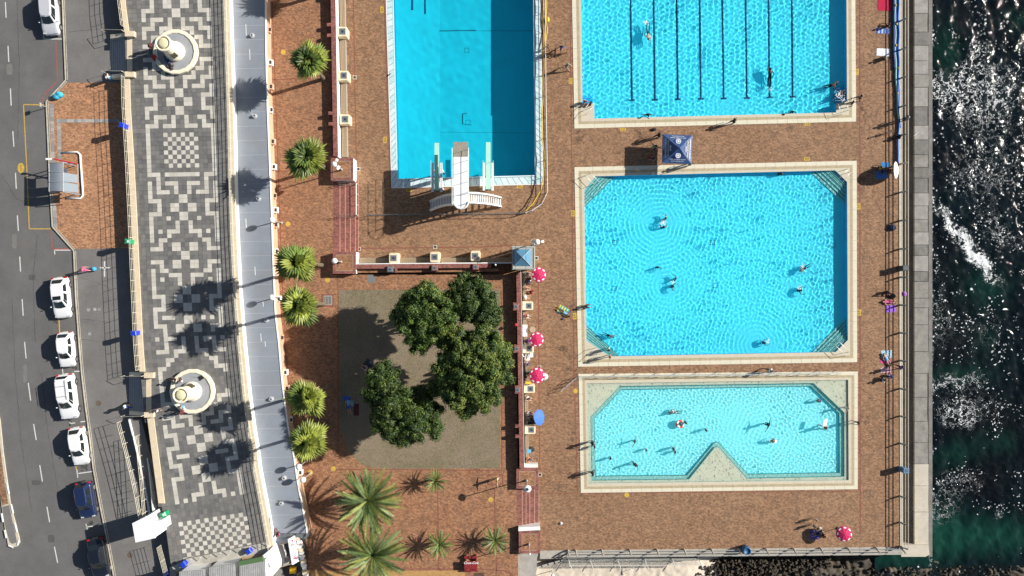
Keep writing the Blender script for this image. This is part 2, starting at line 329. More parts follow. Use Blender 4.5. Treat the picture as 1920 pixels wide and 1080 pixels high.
    f.quadsheet([(x1-.05,-H),(H,-H),(H,H),(x1-.05,H)],ZSEA); f.quadsheet([(x0,y1-.05),(x1-.05,y1-.05),(x1-.05,H),(x0,H)],ZSEA); f.quadsheet([(-300,-H),(x1-.05,-H),(x1-.05,y0+.05),(-300,y0+.05)],ZSEA-.02)
    o=f.build('open_sea',SEAM,kind='structure')
make_sea()
# ---- land body left of the road, far
f=MB(); f.quadsheet([(-900,-900),(P(-60,0,ZROAD)[0],-900),(P(-60,0,ZROAD)[0],900),(-900,900)],ZROAD-.03)
f.build('far_ground',M('dry_ground',(.16,.15,.10),.95,.3,.2,world=True),kind='structure')
f=MB(); xl=P(-60,0,ZROAD)[0]; yt=P(0,-79,0)[1]; xr=P(1688,0,0)[0]; yb=P(0,1130,0)[1]; xb=P(1000,0,0)[0]
f.quadsheet([(xl,yt+.2),(xr,yt+.2),(xr,900),(xl,900)],-.06); f.quadsheet([(xl,-900),(xb,-900),(xb,yb-1.2),(xl,yb-1.2)],.6)
f.build('surrounding_ground',M('dry_ground',(.16,.15,.10),.95,.3,.2,world=True),kind='structure')
# ---- pools' plan (survey points)
POOL1=[(722,-80),(735,352),(1017.5,345),(1012,-80)]; W1=[(736,-80),(746,335),(1003,328.5),(999,-80)]
POOL2=[(1071,-80),(1077,241),(1605,228),(1603,-80)]; W2=[(1089,-80),(1092,194),(1114,194),(1114.5,222.5),(1567.6,211),(1567.6,194),(1588,190),(1586.5,-80)]
POOL3=[(1077,313.5),(1084,687.5),(1607,679),(1606,301.5)]
W3=[(1095.6,357),(1099.7,638.5),(1143.5,668),(1566.7,660),(1589.5,637.5),(1588,341),(1565.7,319.5),(1116,330.7)]
POOL4=[(1085,701),(1089,924),(1608,917),(1608,696.5)]
W4=[(1100,719),(1104,906),(1591,900),(1590,712)]
deck=bpy.data.objects.new('pool_deck',filled(px([(600,-80),(1684,-80),(1687,600),(1688,1026),(1010,1033),(600,1036)]),[px(p) for p in (POOL1,POOL2,POOL3,POOL4)],0)); COL.objects.link(deck); deck.data.materials.append(BR_DECK); deck['kind']='structure'
# courses of darker edging brick let into the deck
def line(mb,pts,wd,z):
    pts=[Vector((*P(a,b,z),z)) for a,b in pts]
    for a,b in zip(pts[:-1],pts[1:]):
        d=(b-a).normalized(); n=Vector((-d.y,d.x,0))*wd/2
        mb.add([a-n,b-n,b+n,a+n],[(0,1,2,3)])
f=MB()
for pts in ([(661,-80),(668,300)],[(672,466),(900,463),(958,460)],[(1612,-80),(1613,1000)],[(1009,520),(1012,880)],[(717.5,-80),(732,352)]): line(f,pts,.12,.004)
line(f,[(1068,-80),(1076,690),(1083,924)],.10,.004)
line(f,[(1018,925),(1610,921)],.08,.004)
f.build('edging_brick_lines',BR_LINE,deck)
f=MB()
for (a,b,c,d) in ((1048,908,1062,922),(1616,238,1630,252),(1618,482,1631,495),(1619,920,1632,932),(990,905,1000,915),(1100,330+155,1100,485)):
    if c>a: line(f,[(a,b),(c,b),(c,d),(a,d),(a,b)],.03,.005)
f.build('inspection_cover_frames',DARK,deck)
# ---- garden terrace
ROOF_R=[(-80,494),(0,496.5),(100,497.5),(200,500),(300,504),(400,508),(500,511),(590,515),(640,521),(715,527.5),(810,540),(842,547.5),(910,557.5),(945,565),(985,572),(1100,594)]
ter=[(interp(ROOF_R,y)-14,y) for y in (-80,100,200,300,400,500,600,700,800,900,1000,1100)]
ter_pts=px(ter,ZTER)+px([(972,1160),(971,990),(1010,990),(1009,919),(968,919),(967,512),(668,512),(640,512),(637,345),(633,290),(629,-80)],ZTER)
# the steps are cut out of the terrace edge
f=MB(); f.prism(px(ter,ZTER)+px([(560,1160),(972,1160),(971,1038),(971,880),(967,515),(668,515),(625,515),(625,300),(625,-80)],ZTER),-.5,ZTER)
ter_o=f.build('garden_terrace',BR_TER,kind='structure')
f=MB()
for pts in ([(508,-60),(530,560),(545,780)],[(503,150),(596,146)],[(508,322),(596,318)],[(532,690),(560,690)],[(632,515),(634,545),(634,850)],[(634,880),(940,882)],[(940,545),(941,880)],[(820,890),(823,1075)],[(927,920),(931,1075)],[(770,1012),(968,1012)],[(560,1067),(905,1067),(950,1071),(966,1085)]): line(f,pts,.10,ZTER+.004)
line(f,[(604,553),(624,553),(624,574),(604,574),(604,553)],.14,ZTER+.004)
line(f,[(915,890),(942,890),(942,908),(915,908),(915,890)],.12,ZTER+.004)
f.build('edging_brick_lines',BR_LINE,ter_o)
f=MB(); f.quadsheet(px([(560,1070),(872,1070),(872,1100),(560,1100)],ZTER),ZTER+.006); f.build('tan_paving_panel',M('tan_paving',(.42,.24,.09),.9,.2,3,world=True),ter_o)
f=MB()
for i in range(9): f.quadsheet(px([(889+i*2.2,1074),(890+i*2.2,1074),(890+i*2.2,1090),(889+i*2.2,1090)],ZTER),ZTER+.02)
tag(f.build('drain_grating',DARK),'barred drain grating set in the paving below the red picnic bench','drain')
# ---- lawn
def lawn_mat():
    m=bpy.data.materials.new('worn_lawn'); m.use_nodes=True; nt=m.node_tree; b=nt.nodes['Principled BSDF']; L=nt.links; b.inputs['Roughness'].default_value=.95
    g=_ns(nt,'ShaderNodeNewGeometry')
    def nz(s,d,r): 
        n=_ns(nt,'ShaderNodeTexNoise'); n.inputs['Scale'].default_value=s; n.inputs['Detail'].default_value=d; n.inputs['Roughness'].default_value=r; L.new(g.outputs['Position'],n.inputs['Vector']); return n.outputs[0]
    r=_ns(nt,'ShaderNodeValToRGB'); r.color_ramp.elements[0].position=.42; r.color_ramp.elements[0].color=(.235,.185,.13,1); r.color_ramp.elements[1].position=.74; r.color_ramp.elements[1].color=(.14,.125,.06,1)
    L.new(nz(.22,8,.6),r.inputs[0]); mr=_ns(nt,'ShaderNodeMapRange'); mr.inputs[1].default_value=.3; mr.inputs[2].default_value=.7; mr.inputs[3].default_value=.65; mr.inputs[4].default_value=1.35; L.new(nz(7,6,.8),mr.inputs[0])
    mx=_ns(nt,'ShaderNodeMix',data_type='RGBA',blend_type='MULTIPLY'); mx.inputs[0].default_value=1; L.new(r.outputs[0],mx.inputs[6]); L.new(mr.outputs[0],mx.inputs[7]); L.new(mx.outputs[2],b.inputs['Base Color']); return m
LAWN=[(635,544),(937,542),(938,878),(715,879),(680,872),(655,848),(637,800)]
f=MB(); f.quadsheet(px(LAWN,ZTER),ZTER+.006); f.build('lawn',lawn_mat(),kind='structure')
def inpoly(x,y,poly):
    c=False; n=len(poly)
    for i in range(n):
        a,b=poly[i],poly[i-1]
        if (a[1]>y)!=(b[1]>y) and x<(b[0]-a[0])*(y-a[1])/(b[1]-a[1])+a[0]: c=not c
    return c
GR=M('grass_blades',(.12,.135,.045),.8,.35,3,world=True)
GRD=M('dry_grass_blades',(.27,.215,.13),.8,.3,3,world=True)
f=MB(); rr=random.Random(5)
for i in range(26000):
    x=rr.uniform(636,937); y=rr.uniform(543,878)
    if not inpoly(x,y,LAWN): continue
    edge=min(abs(x-635),abs(y-542),abs(y-879))
    f.cur=0 if (rr.random()<.10 or edge<rr.uniform(0,22)) else 1
    if rr.random()<.25 and edge>10 and math.sin(x*.05)*math.sin(y*.06)>-.2 : continue
    a=P(x,y,ZTER); t=rr.uniform(0,6.28); L=rr.uniform(.05,.12); dx,dy=math.cos(t),math.sin(t)
    f.add([(a[0]-dy*.02,a[1]+dx*.02,ZTER+.006),(a[0]+dy*.02,a[1]-dx*.02,ZTER+.006),(a[0]+dx*L,a[1]+dy*L,ZTER+.05)],[(0,1,2)])
tag(f.build('grass',[GR,GRD],kind='stuff'),'short worn grass of the square lawn under the trees','grass')
# ---- sand and rocks along the bottom
SANDM=M('beach_sand',(.60,.52,.42),.95,.15,.8,world=True,fine=.14,bump=.8,bscale=3)
def heightgrid(name,x0,y0,x1,y1,n,m,zf,mat,kind):
    vs=[];fs=[]
    for j in range(m+1):
        for i in range(n+1):
            X,Y=lerp(x0,x1,i/n),lerp(y0,y1,j/m); a=P(X,Y,ZSAND); vs.append((a[0],a[1],zf(X,Y)))
    for j in range(m):
        for i in range(n): k=j*(n+1)+i; fs.append((k,k+1,k+n+2,k+n+1))
    b=MB(); b.v=vs; b.f=fs; b.mi=[0]*len(fs); o=b.build(name,mat,smooth=True,kind=kind); return o
from mathutils import noise as MN
heightgrid('beach',940,1000,1420,1150,150,50,lambda X,Y: ZSAND+.10*MN.noise(Vector((X*.12,Y*.12,0)))-max(0,(X-1290))*.012-max(0,(X-1340))*.02,SANDM,'structure')
ROCK=M('dark_weedy_rock',(.055,.042,.028),.8,.5,2.5,world=True,fine=.4,bump=.6,dirt=.6,dirt_col=(.20,.17,.12),dscale=1.5)
f=MB(); rr=random.Random(9)
for i in range(1500):
    X=rr.uniform(1285,1560) if rr.random()<.75 else rr.uniform(1560,1980); Y=rr.uniform(1046,1125)
    if X<1330 and Y<1060 or (X>1560 and Y<1062): continue
    a=P(X,Y,ZSEA); r=rr.uniform(.06,.26); n=6; k0=len(f.v)
    z=ZSEA+rr.uniform(.0,.28)+(.5 if X<1450 else 0)*rr.random()
    pts=[(a[0]+r*rr.uniform(.6,1.2)*math.cos(6.28*q/n),a[1]+r*rr.uniform(.6,1.2)*math.sin(6.28*q/n)) for q in range(n)]
    f.add([(p[0],p[1],z-.4) for p in pts]+[(a[0]+.6*(p[0]-a[0]),a[1]+.6*(p[1]-a[1]),z+.1*r) for p in pts],[tuple(range(n,2*n))]+[(q,(q+1)%n,n+(q+1)%n,n+q) for q in range(n)])
tag(f.build('shore_rocks',ROCK,kind='stuff'),'small dark weed-covered rocks washed by the sea below the railing','rocks')
heightgrid('reef',1280,1030,1990,1150,260,50,lambda X,Y: ZSEA-.10+.5*MN.noise(Vector((X*.03,Y*.045,3)))+.35*MN.noise(Vector((X*.13,Y*.13,8)))-max(0,1072-Y+14*MN.noise(Vector((X*.02,0,1))))*.03*(1 if X>1450 else .2),ROCK,'structure')
# ---- sea wall
CONCS=[M('wall_concrete_a',(.25,.235,.21),.9,.22,1.5,world=True,fine=.2,dirt=.5,dirt_col=(.12,.11,.09),dscale=.9,bump=.4),
       M('wall_concrete_b',(.31,.295,.27),.9,.2,1.5,world=True,fine=.22,dirt=.45,dirt_col=(.16,.15,.13),dscale=.8,bump=.4),
       M('wall_concrete_c',(.18,.172,.158),.9,.25,1.5,world=True,fine=.25,dirt=.5,dirt_col=(.09,.085,.07),dscale=.9,bump=.4),
       M('wall_concrete_pale',(.52,.47,.38),.9,.14,1.2,world=True,fine=.12,dirt=.4,dirt_col=(.28,.25,.2),dscale=.6,bump=.3)]
LEDG=M('stained_ledge_concrete',(.17,.14,.11),.92,.3,.9,world=True,fine=.25,dirt=.6,dirt_col=(.28,.26,.23),dscale=.35,bump=.4)
sw=thing('sea_wall','broad weathered concrete sea wall of long slabs between the pool deck and the waves','sea wall',P3(1725,540,-.6))
f=MB(); f.prism(px([(1690,-80),(1703,-80),(1703,1021),(1692,1021)],-2.6),-3.6,-2.6); f.build('trench_floor',LEDG,sw)
f=MB(); f.prism(px([(1701,-80),(1715,-80),(1716,1022),(1703,1022)],-.75),-3.8,-.75); f.build('lower_ledge',LEDG,sw)
f=MB(); f.prism(px([(1712,-80),(1733,-80),(1733,1021),(1712,1021)],-1),-3.8,-1.); f.prism(px([(1735,-80),(1742,-80),(1742,1040),(1735,1040)],-3.2),-4,-2.5); f.build('wall_core',CONCS[2],sw)
js=[-60,-20,25,60,85,114,139,164,200,235,262,290,314,334,362,386,411,435,459,479,509,528,559,577,609,659,700,745,790,830,870,911,960,1022]
rr=random.Random(2)
for i,(a,b) in enumerate(zip(js[:-1],js[1:])):
    f=MB(); e=rr.uniform(-1,1); z=-.42+rr.uniform(-.03,.03); xr=1740+e if b<905 else 1741
    g=.4
    pts=px([(1715,a+g),(xr,a+g),(xr+rr.uniform(-.6,.6),(a+b)/2),(xr,b-g),(1715,b-g)],z); f.prism(pts,-1.4,z)
    f.build('slab',CONCS[3] if b>905 else CONCS[rr.choice((0,0,1,1,2))],sw)
f=MB(); f.prism(px([(1690,1022),(1741,1022),(1743,1040),(1735,1044),(1690,1044)],-.15),-3.8,-.15); f.build('corner_slab',CONCS[3],sw)
# deck edging kerb and the wall under the bottom rail
f=MB(); ys=[-80+i*24 for i in range(47)]
kb=thing('deck_kerb','pale concrete kerb along the seaward edge of the brick deck under the railing','kerb',P3(1688,500,0))
f.prism(px([(1684,-80),(1691,-80),(1693,1025),(1687.5,1025)]),-3.6,.05); f.build('kerb_body',KERB,kb)
sb=thing('south_deck_wall','long concrete retaining wall with a flat top under the bottom railing','wall',P3(1300,1037,0))
xs=list(range(1012,1700,50))
for a,b in zip(xs[:-1],xs[1:]):
    f=MB(); sl=lambda x:1032.5-(x-1012)*.0105
    f.prism(px([(a+.3,sl(a)),(b-.3,sl(b)),(b-.3,sl(b)+15.5-(b-1012)*.001),(a+.3,sl(a)+15.5-(a-1012)*.001)],.02),-3.6,.02+rr.uniform(-.004,.004)); f.build('coping_slab',M('south_coping',(.40,.37,.32),.9,.18,1.5,world=True,fine=.15,dirt=.4,dirt_col=(.2,.18,.15),dscale=.7),sb)
f=MB(); f.prism(px([(1012,1032),(1692,1025.5),(1692,1040),(1012,1046)],-.1),-3.8,-.1); f.build('wall_body',CONC,sb)
f=MB(); f.prism(px([(966,1036),(1012,1036),(1012,1048),(1008,1048),(1000,1160),(967,1160)],ZTER-.1),-3.6,-.1); f.build('beach_retaining_wall',CONC,sb)
# ---- road and pavements
KR=[(-80,117),(0,119),(100,121),(157,123),(195,90),(290,91),(340,94),(420,97),(430,99),(460,135),(480,137),(560,142),(640,148),(700,154),(760,163),(820,150+20),(880,180),(960,194),(1020,205),(1100,222)]
KR=[(-80,115),(0,117),(80,120),(150,123),(190,86.5),(270,90),(340,93),(425,98),(470,138),(560,142),(640,148),(700,153),(760,160),(820,168),(880,175),(960,190),(1020,202),(1080,213),(1160,230)]
road_r=[(x,y) for y,x in KR]
f=MB(); f.quadsheet(px([(-80,-80)]+[(x+1,y) for x,y in road_r]+[(-80,1160)],ZROAD),ZROAD); road=f.build('road',ASPH,kind='structure')
CL=[(-80,222),(0,225),(100,238),(200,240),(300,246),(400,251),(520,256),(650,262),(700,266),(780,276),(860,288),(940,300),(1020,318),(1160,345)]
f=MB(); f.prism(px([(x,y) for x,y in road_r]+[(interp(CL,y)-1,y) for y in (1160,1020,940,860,780,700,650,520,400,300,200,100,0,-80)],ZWALK),1.,ZWALK); walk=f.build('pavement',ASPHW,kind='structure')
f=MB(); f.quadsheet(px([(125.5,155),(238,154.5),(249,465),(139,467),(101.5,427),(94,270),(90,192)],ZWALK),ZWALK+.004); bsp=f.build('bus_stop_paving',BR_STOP,kind='structure')
# grey paver bands in the bus stop paving: one object per paver
GP=[M('grey_paver_a',(.30,.30,.29),.9,.1,5),M('grey_paver_b',(.38,.37,.35),.9,.1,5),M('grey_paver_c',(.24,.245,.25),.9,.1,5)]
def paver(cx,cy,wpx,hpx,par,mats,z=ZWALK,nm='paver',t=.010,sh=None):
    a=P(cx,cy,z); k=(HC-z)/HC/PPM; w2,h2=wpx*k/2,hpx*k/2
    f=MB(); f.bbox(-w2,-h2,-.005,w2,h2,t,.004); o=f.build(nm,rr.choice(mats)); o.parent=par; o.location=(a[0],a[1],z+.004); return o
for i in range(19): paver(109+i*6.6,226.5,6.2,6,bsp,GP)
for i in range(11): paver(110.3+i*.12,233.4+i*6.3,7,5.9,bsp,GP)
for i in range(23): paver(97+i*.12,198+i*6.4,6.5,6,bsp,GP)
for i in range(7): paver(101.5+i*.4,385+i*6.4,7,6,bsp,GP)
# kerb: stones of their own
kerb=thing('road_kerb','cream concrete kerb stones between the road and the pavement','kerb',P3(140,540,ZROAD))
def poly_pts(pts,step):
    out=[];
    for (a,b) in zip(pts[:-1],pts[1:]):
        d=math.dist(a,b); n=max(1,round(d/step)); out+=[(lerp(a[0],b[0],i/n),lerp(a[1],b[1],i/n)) for i in range(n)]
    return out+[pts[-1]]
kp=poly_pts(road_r,17.)
for a,b in zip(kp[:-1],kp[1:]):
    if b[1]<-40 or a[1]>1120: continue
    A=Vector(P(*a,ZWALK)); B=Vector(P(*b,ZWALK)); d=(B-A).normalized(); n=Vector((-d.y,d.x)); 
    if n.x<0:n=-n
    A+=d*.01; B-=d*.01
    f=MB(); f.prism([tuple(A-n*.06),tuple(B-n*.06),tuple(B+n*.10),tuple(A+n*.10)],ZROAD-.05,ZWALK+.012); f.build('kerb_stone',KERB,kerb)
    f=MB(); f.prism([tuple(A+n*.17),tuple(B+n*.17),tuple(B+n*.24),tuple(A+n*.24)],ZWALK-.05,ZWALK+.008)
    f.build('channel_strip',KERB,kerb)
f=MB(); f.band([P(x+1.9,y,ZWALK) for x,y in road_r],[P(x+3.2,y,ZWALK) for x,y in road_r],ZWALK+.006); f.build('drain_channel',DARK,kerb)
# left island
isl=thing('traffic_island','narrow traffic island with a brick strip and a black and white painted kerb nose','traffic island',P3(12,950,ZROAD))
ip=[(-80,700),(-10,740),(0,790),(6,850),(13,900),(20,950),(27,975),(36,1010),(37,1018),(31,1025),(22,1026),(15,1022),(8,985),(3,950),(-2,910),(-80,905)]
f=MB(); f.prism(px(ip,ZROAD+.12),ZROAD-.05,ZROAD+.12); f.build('island_kerb',KERB,isl)
f=MB(); f.quadsheet(px([(-80,720),(-8,770),(2,850),(9,905),(16,944),(4,948),(-4,905),(-80,905)],ZROAD+.12),ZROAD+.125); f.build('brick_strip',BR_DECK,isl)
f=MB(); f.quadsheet(px([(4,950),(17,947),(23,975),(31,1010),(31,1017),(23,1020),(18,1016),(9,985)],ZROAD+.12),ZROAD+.125); f.build('asphalt_fill',ASPHW,isl)
edge=[(14,905),(18,925),(22,945),(26,962),(29,980),(33,997),(36.5,1012),(34,1022),(26,1026),(17,1022),(13,1008),(10,993),(7,978),(4,962),(1,946)]
for i in range(0,len(edge)-1):
    if i%2: continue
    f=MB(); f.tube([(*P(*edge[i],ZROAD),ZROAD+.11),(*P(*edge[i+1],ZROAD),ZROAD+.11)],.09,6); f.build('white_kerb_block',PAINT_W,isl)
# markings
mk=thing('road_markings','white dashed lane line and parking bay ticks painted on the road','road marking',P3(40,540,ZROAD))
for (x0,y0,x1,y1) in ((10,4,11.5,33),(15,86,16.5,116),(19.5,166,21,198),(24,246,26,268+7),(29,324,30.5,354),(32.5,404,34.5,433),(37,481,38.5,509),(41.5,561,43.5,592),(46,641,49,672),(53,718,57.5,751),(63,795,68,825),(74.5,872,79.5,903),(88,950,93,979),(102,1025,108,1055)):
    f=MB(); line(f,[(x0,y0),(x1,y1)],.11,ZROAD+.004); f.build('lane_dash',PAINT_W,mk)
for pts in ([(82,73),(116,73)],[(82,66),(82,73)],[(102,469),(136,469)],[(102,469),(103,477)],[(117,691),(118.5,703)],[(139,696.5),(150,696)],[(131,791),(131,799),(131,794),(141,793)],[(151,791),(160,790)],[(144,880),(146,896)],[(145,888),(174,884)],[(161,982),(164,994)],[(162,988),(174,986.5)],[(183,984),(193,983)]):
    f=MB(); line(f,pts,.10,ZROAD+.004); f.build('bay_tick',PAINT_W,mk)
mk2=thing('bus_bay_marking','yellow outline and ringed number painted in the bus bay','road marking',P3(60,310,ZROAD))
f=MB(); line(f,[(84,196.5),(44,196),(50,310),(55,429),(95,429)],.10,ZROAD+.004); f.build('outline',PAINT_Y,mk2)
f=MB(); c=P(39.3,315,ZROAD); n=24
f.add([(c[0]+r*math.cos(6.283*i/n)*.33/.33*(.36 if r>.5 else .27),c[1]+(.53 if r>.5 else .41)*math.sin(6.283*i/n),ZROAD+.004) for r in (1,.2) for i in range(n)],[(i,(i+1)%n,n+(i+1)%n,n+i) for i in range(n)]); f.build('ring',PAINT_Y,mk2)
text_obj('number','B',.42,(c[0],c[1],ZROAD+.005),(0,0,0),PAINT_Y,mk2)
f=MB(); line(f,[(110,98),(110.5,96)],.06,ZROAD+.004)
mk3=thing('no_stopping_line','faded red no stopping line painted beside the kerb','road marking',P3(105,110,ZROAD))
f=MB(); line(f,[(104.5,76),(106,110),(108,152),(97,163),(83,178),(76.5,195)],.12,ZROAD+.004); f.build('upper_line',PAINT_R,mk3)
f=MB(); line(f,[(96,432),(98,467),(133,466)],.12,ZROAD+.004); f.build('lower_line',PAINT_R,mk3)
mk4=thing('parking_bay_lines','short yellow parking lines between the parked white cars','road marking',P3(110,600,ZROAD))
f=MB(); line(f,[(110.5,596),(112,625)],.12,ZROAD+.004); f.build('line',PAINT_Y,mk4)
f=MB(); line(f,[(142,874),(143,880)],.12,ZROAD+.004); f.build('line',PAINT_Y,mk4)
f=MB(); line(f,[(187,502),(206,502)],.14,ZWALK+.006); line(f,[(196,490),(196,519)],.14,ZWALK+.006)
tag(f.build('painted_cross',PAINT_W),'white cross painted on the pavement behind the pink pedestrian','road marking')
for i,(x,y) in enumerate(((166,581),(178,580),(186,580),(168,626))):
    f=MB(); a=P(x,y,ZWALK); f.cbox(a[0],a[1],ZWALK-.02,.3,.3,.026); tag(f.build('access_cover',GP[i%3]),['square grey cover plate, leftmost of the row of three on the pavement','square grey cover plate in the middle of the row of three on the pavement','square grey cover plate at the wall end of the row of three','lone square cover plate on the pavement beside the small hatchback'][i],'cover')
for i,(x,y,lb) in enumerate(((185,756,'round brown manhole cover by the lower promenade steps'),(244,1040+1,'round dark manhole cover in the railing shadow near the black car'))):
    f=MB(); a=P(x,y,ZWALK); f.lathe(a[0],a[1],[(.3,ZWALK-.02),(.3,ZWALK+.008),(.27,ZWALK+.012)],20); tag(f.build('manhole_cover',M('rusty_iron',(.12,.09,.07),.8,.3,9)),lb,'manhole cover')

ASPD=M('asphalt_repair_dark',(.085,.083,.082),.92,.12,1.5,world=True,fine=.15); ASPL=M('asphalt_worn_pale',(.175,.165,.155),.92,.12,1.5,world=True,fine=.15)
rr=random.Random(31)
for i,(x,y,w,h,m) in enumerate(((27,452,9,26,1),(60,520,13,10,0),(68,905,16,9,0),(18,130,11,20,1),(47,700,7,34,1),(96,1010,12,14,0))):
    f=MB(); n=14; a=P(x,y,ZROAD); k=1/PPM/2; f.quadsheet([(a[0]+w*k*math.copysign(abs(math.cos(6.283*q/n))**.4,math.cos(6.283*q/n))*rr.uniform(.92,1.05),a[1]+h*k*math.copysign(abs(math.sin(6.283*q/n))**.4,math.sin(6.283*q/n))*rr.uniform(.92,1.05)) for q in range(n)],ZROAD+.002); f.build('asphalt_patch',(ASPD,ASPL)[m],road)
def wander(par,pts,wd,z,mat,nm,amp=.9,seed=1):
    r2=random.Random(seed); pp=poly_pts(pts,5); pp=[(a+r2.uniform(-amp,amp),b+r2.uniform(-amp,amp)) for a,b in pp]; f=MB()
    for a,b in zip(pp[:-1],pp[1:]): line(f,[a,b],wd*r2.uniform(.5,1.3),z)
    return f.build(nm,mat,par)
CRK=M('crack_dark',(.045,.043,.042),.95,.1,4)
for i,(pts) in enumerate(([(30,-40),(36,120),(33,260)],[(70,440),(62,520),(66,640)],[(22,560),(28,700),(40,830),(60,960)],[(78,700),(88,800),(110,930)],[(5,330),(30,372),(48,380)])): wander(road,pts,.035,ZROAD+.003,CRK,'crack',.9,i)
for i,(pts) in enumerate(([(150,520),(200,536),(206,545)],[(152,598),(200,604)],[(152,636),(185,640)],[(190,830),(240,845)],[(128,60),(215,52)])): wander(walk,pts,.03,ZWALK+.003,CRK,'crack',.5,i+9)
OIL=M('oil_stain',(.07,.066,.062),.7,.25,3,world=True)
for i,(x,y,r) in enumerate(((106,603,5),(139,690,6),(132,790,5),(158,878,8),(176,978,8),(150,872,5),(168,985,6))):
    for q in range(5):
        f=MB(); n=10; a=P(x+rr.uniform(-r,r)*.8,y+rr.uniform(-r,r)*.6,ZROAD); q2=rr.uniform(.25,.6)*r/PPM; f.quadsheet([(a[0]+q2*rr.uniform(.6,1.1)*math.cos(6.283*k/n),a[1]+q2*rr.uniform(.5,1.)*math.sin(6.283*k/n)) for k in range(n)],ZROAD+.0025+.0003*q); f.build('oil_spot',OIL,road)
LEAFL=[M('fallen_leaf_tan',(.30,.19,.07),.9,.3,9),M('fallen_leaf_brown',(.14,.08,.04),.9,.3,9)]
f=MB()
for i in range(4200):
    if i%3: x,y=rr.gauss(815,75),rr.gauss(690,85)
    else: x,y=rr.uniform(560,960),rr.uniform(530,1060)
    if not(520+.12*(y-500)<x<960 and 520<y<1070): continue
    a=P(x,y,ZTER); t=rr.uniform(0,6.28); L=rr.uniform(.03,.07); f.cur=rr.randrange(2); c,s_=math.cos(t)*L,math.sin(t)*L
    f.add([(a[0]-c,a[1]-s_,ZTER+.012),(a[0]+s_*.5,a[1]-c*.5,ZTER+.02),(a[0]+c,a[1]+s_,ZTER+.014),(a[0]-s_*.5,a[1]+c*.5,ZTER+.02)],[(0,1,2,3)])
tag(f.build('fallen_leaves',LEAFL,kind='stuff'),'small brown leaves fallen on the lawn and the brick terrace','leaves')
WET=brick_mat('wet_clay_pavers',(.19,.10,.055),(.14,.075,.04),(.09,.055,.035),patch=(.17,.11,.07),patch_amt=.4)
for i,(x,y,r) in enumerate(((1085,255,9),(1068,655,10),(1074,690,8),(1615,200,11),(1622,215,7),(1612,655,9),(1075,825,9),(1068,890,8),(1617,790,7),(1070,575,7),(1200,250,6),(1480,240,8),(1618,345,8))):
    for q in range(6):
        f=MB(); n=12; a=P(x+rr.gauss(0,r*.8),y+rr.gauss(0,r*.9),0); q2=rr.uniform(.2,.75)*r/PPM
        pts_=[(a[0]+q2*rr.uniform(.5,1.1)*math.cos(6.283*k/n),a[1]+q2*rr.uniform(.5,1.1)*math.sin(6.283*k/n)) for k in range(n)]
        if any(inpoly((p_[0]*PPM+960),(540-p_[1]*PPM),PL) for p_ in pts_ for PL in ([(1071,-80),(1077,241),(1605,228),(1603,-80)],[(1077,313),(1084,688),(1607,679),(1606,301)],[(1085,701),(1089,924),(1608,917),(1608,696)])): continue
        f.quadsheet(pts_,.0015+.0002*q); f.build('wet_patch',WET,deck)
# ================= pools =================
COPE=M('pool_coping_cream',(.56,.50,.38),.75,.07,1.5,world=True,fine=.06)
COPEL=M('pool_coping_pale',(.66,.61,.47),.75,.06,2,world=True,fine=.06)
GRATE=M('gutter_grating_tan',(.42,.345,.215),.8,.15,3,world=True,fine=.2)
TILEW=M('pale_blue_pool_tile',(.50,.66,.68),.35,.16,3,world=True)
TILEW2=M('white_pool_tile',(.62,.72,.73),.35,.12,3,world=True)
def floor_mat(name,col,var=.12,spec=None):
    m=M(name,col,.8,var,.35,world=True,fine=.03); return m
def ring(mb,A,B,z):
    n=len(A); mb.add([(p[0],p[1],z) for p in A]+[(p[0],p[1],z) for p in B],[(i,(i+1)%n,n+(i+1)%n,n+i) for i in range(n)]); return mb
def inset(poly,d):
    """inset a polygon of world points by d metres"""
    n=len(poly); a=sum(poly[i][0]*poly[(i+1)%n][1]-poly[(i+1)%n][0]*poly[i][1] for i in range(n)); s=1 if a>0 else -1; out=[]
    for i in range(n):
        p0,p1,p2=(Vector(poly[i-1]),Vector(poly[i]),Vector(poly[(i+1)%n])); e1=(p1-p0).normalized(); e2=(p2-p1).normalized()
        n1=Vector((-e1.y,e1.x))*s; n2=Vector((-e2.y,e2.x))*s; b=(n1+n2); b=b/max(.2,b.dot(n1)) ; out.append(tuple(p1+b*d))
    return out
def water_mat(name,tint):
    m=bpy.data.materials.new(name); m.use_nodes=True; nt=m.node_tree; nt.nodes.clear(); o=nt.nodes.new('ShaderNodeOutputMaterial')
    g=nt.nodes.new('ShaderNodeBsdfGlass'); g.inputs['IOR'].default_value=1.33; g.inputs['Roughness'].default_value=0; g.inputs['Color'].default_value=(*tint,1); nt.links.new(g.outputs[0],o.inputs[0]); return m
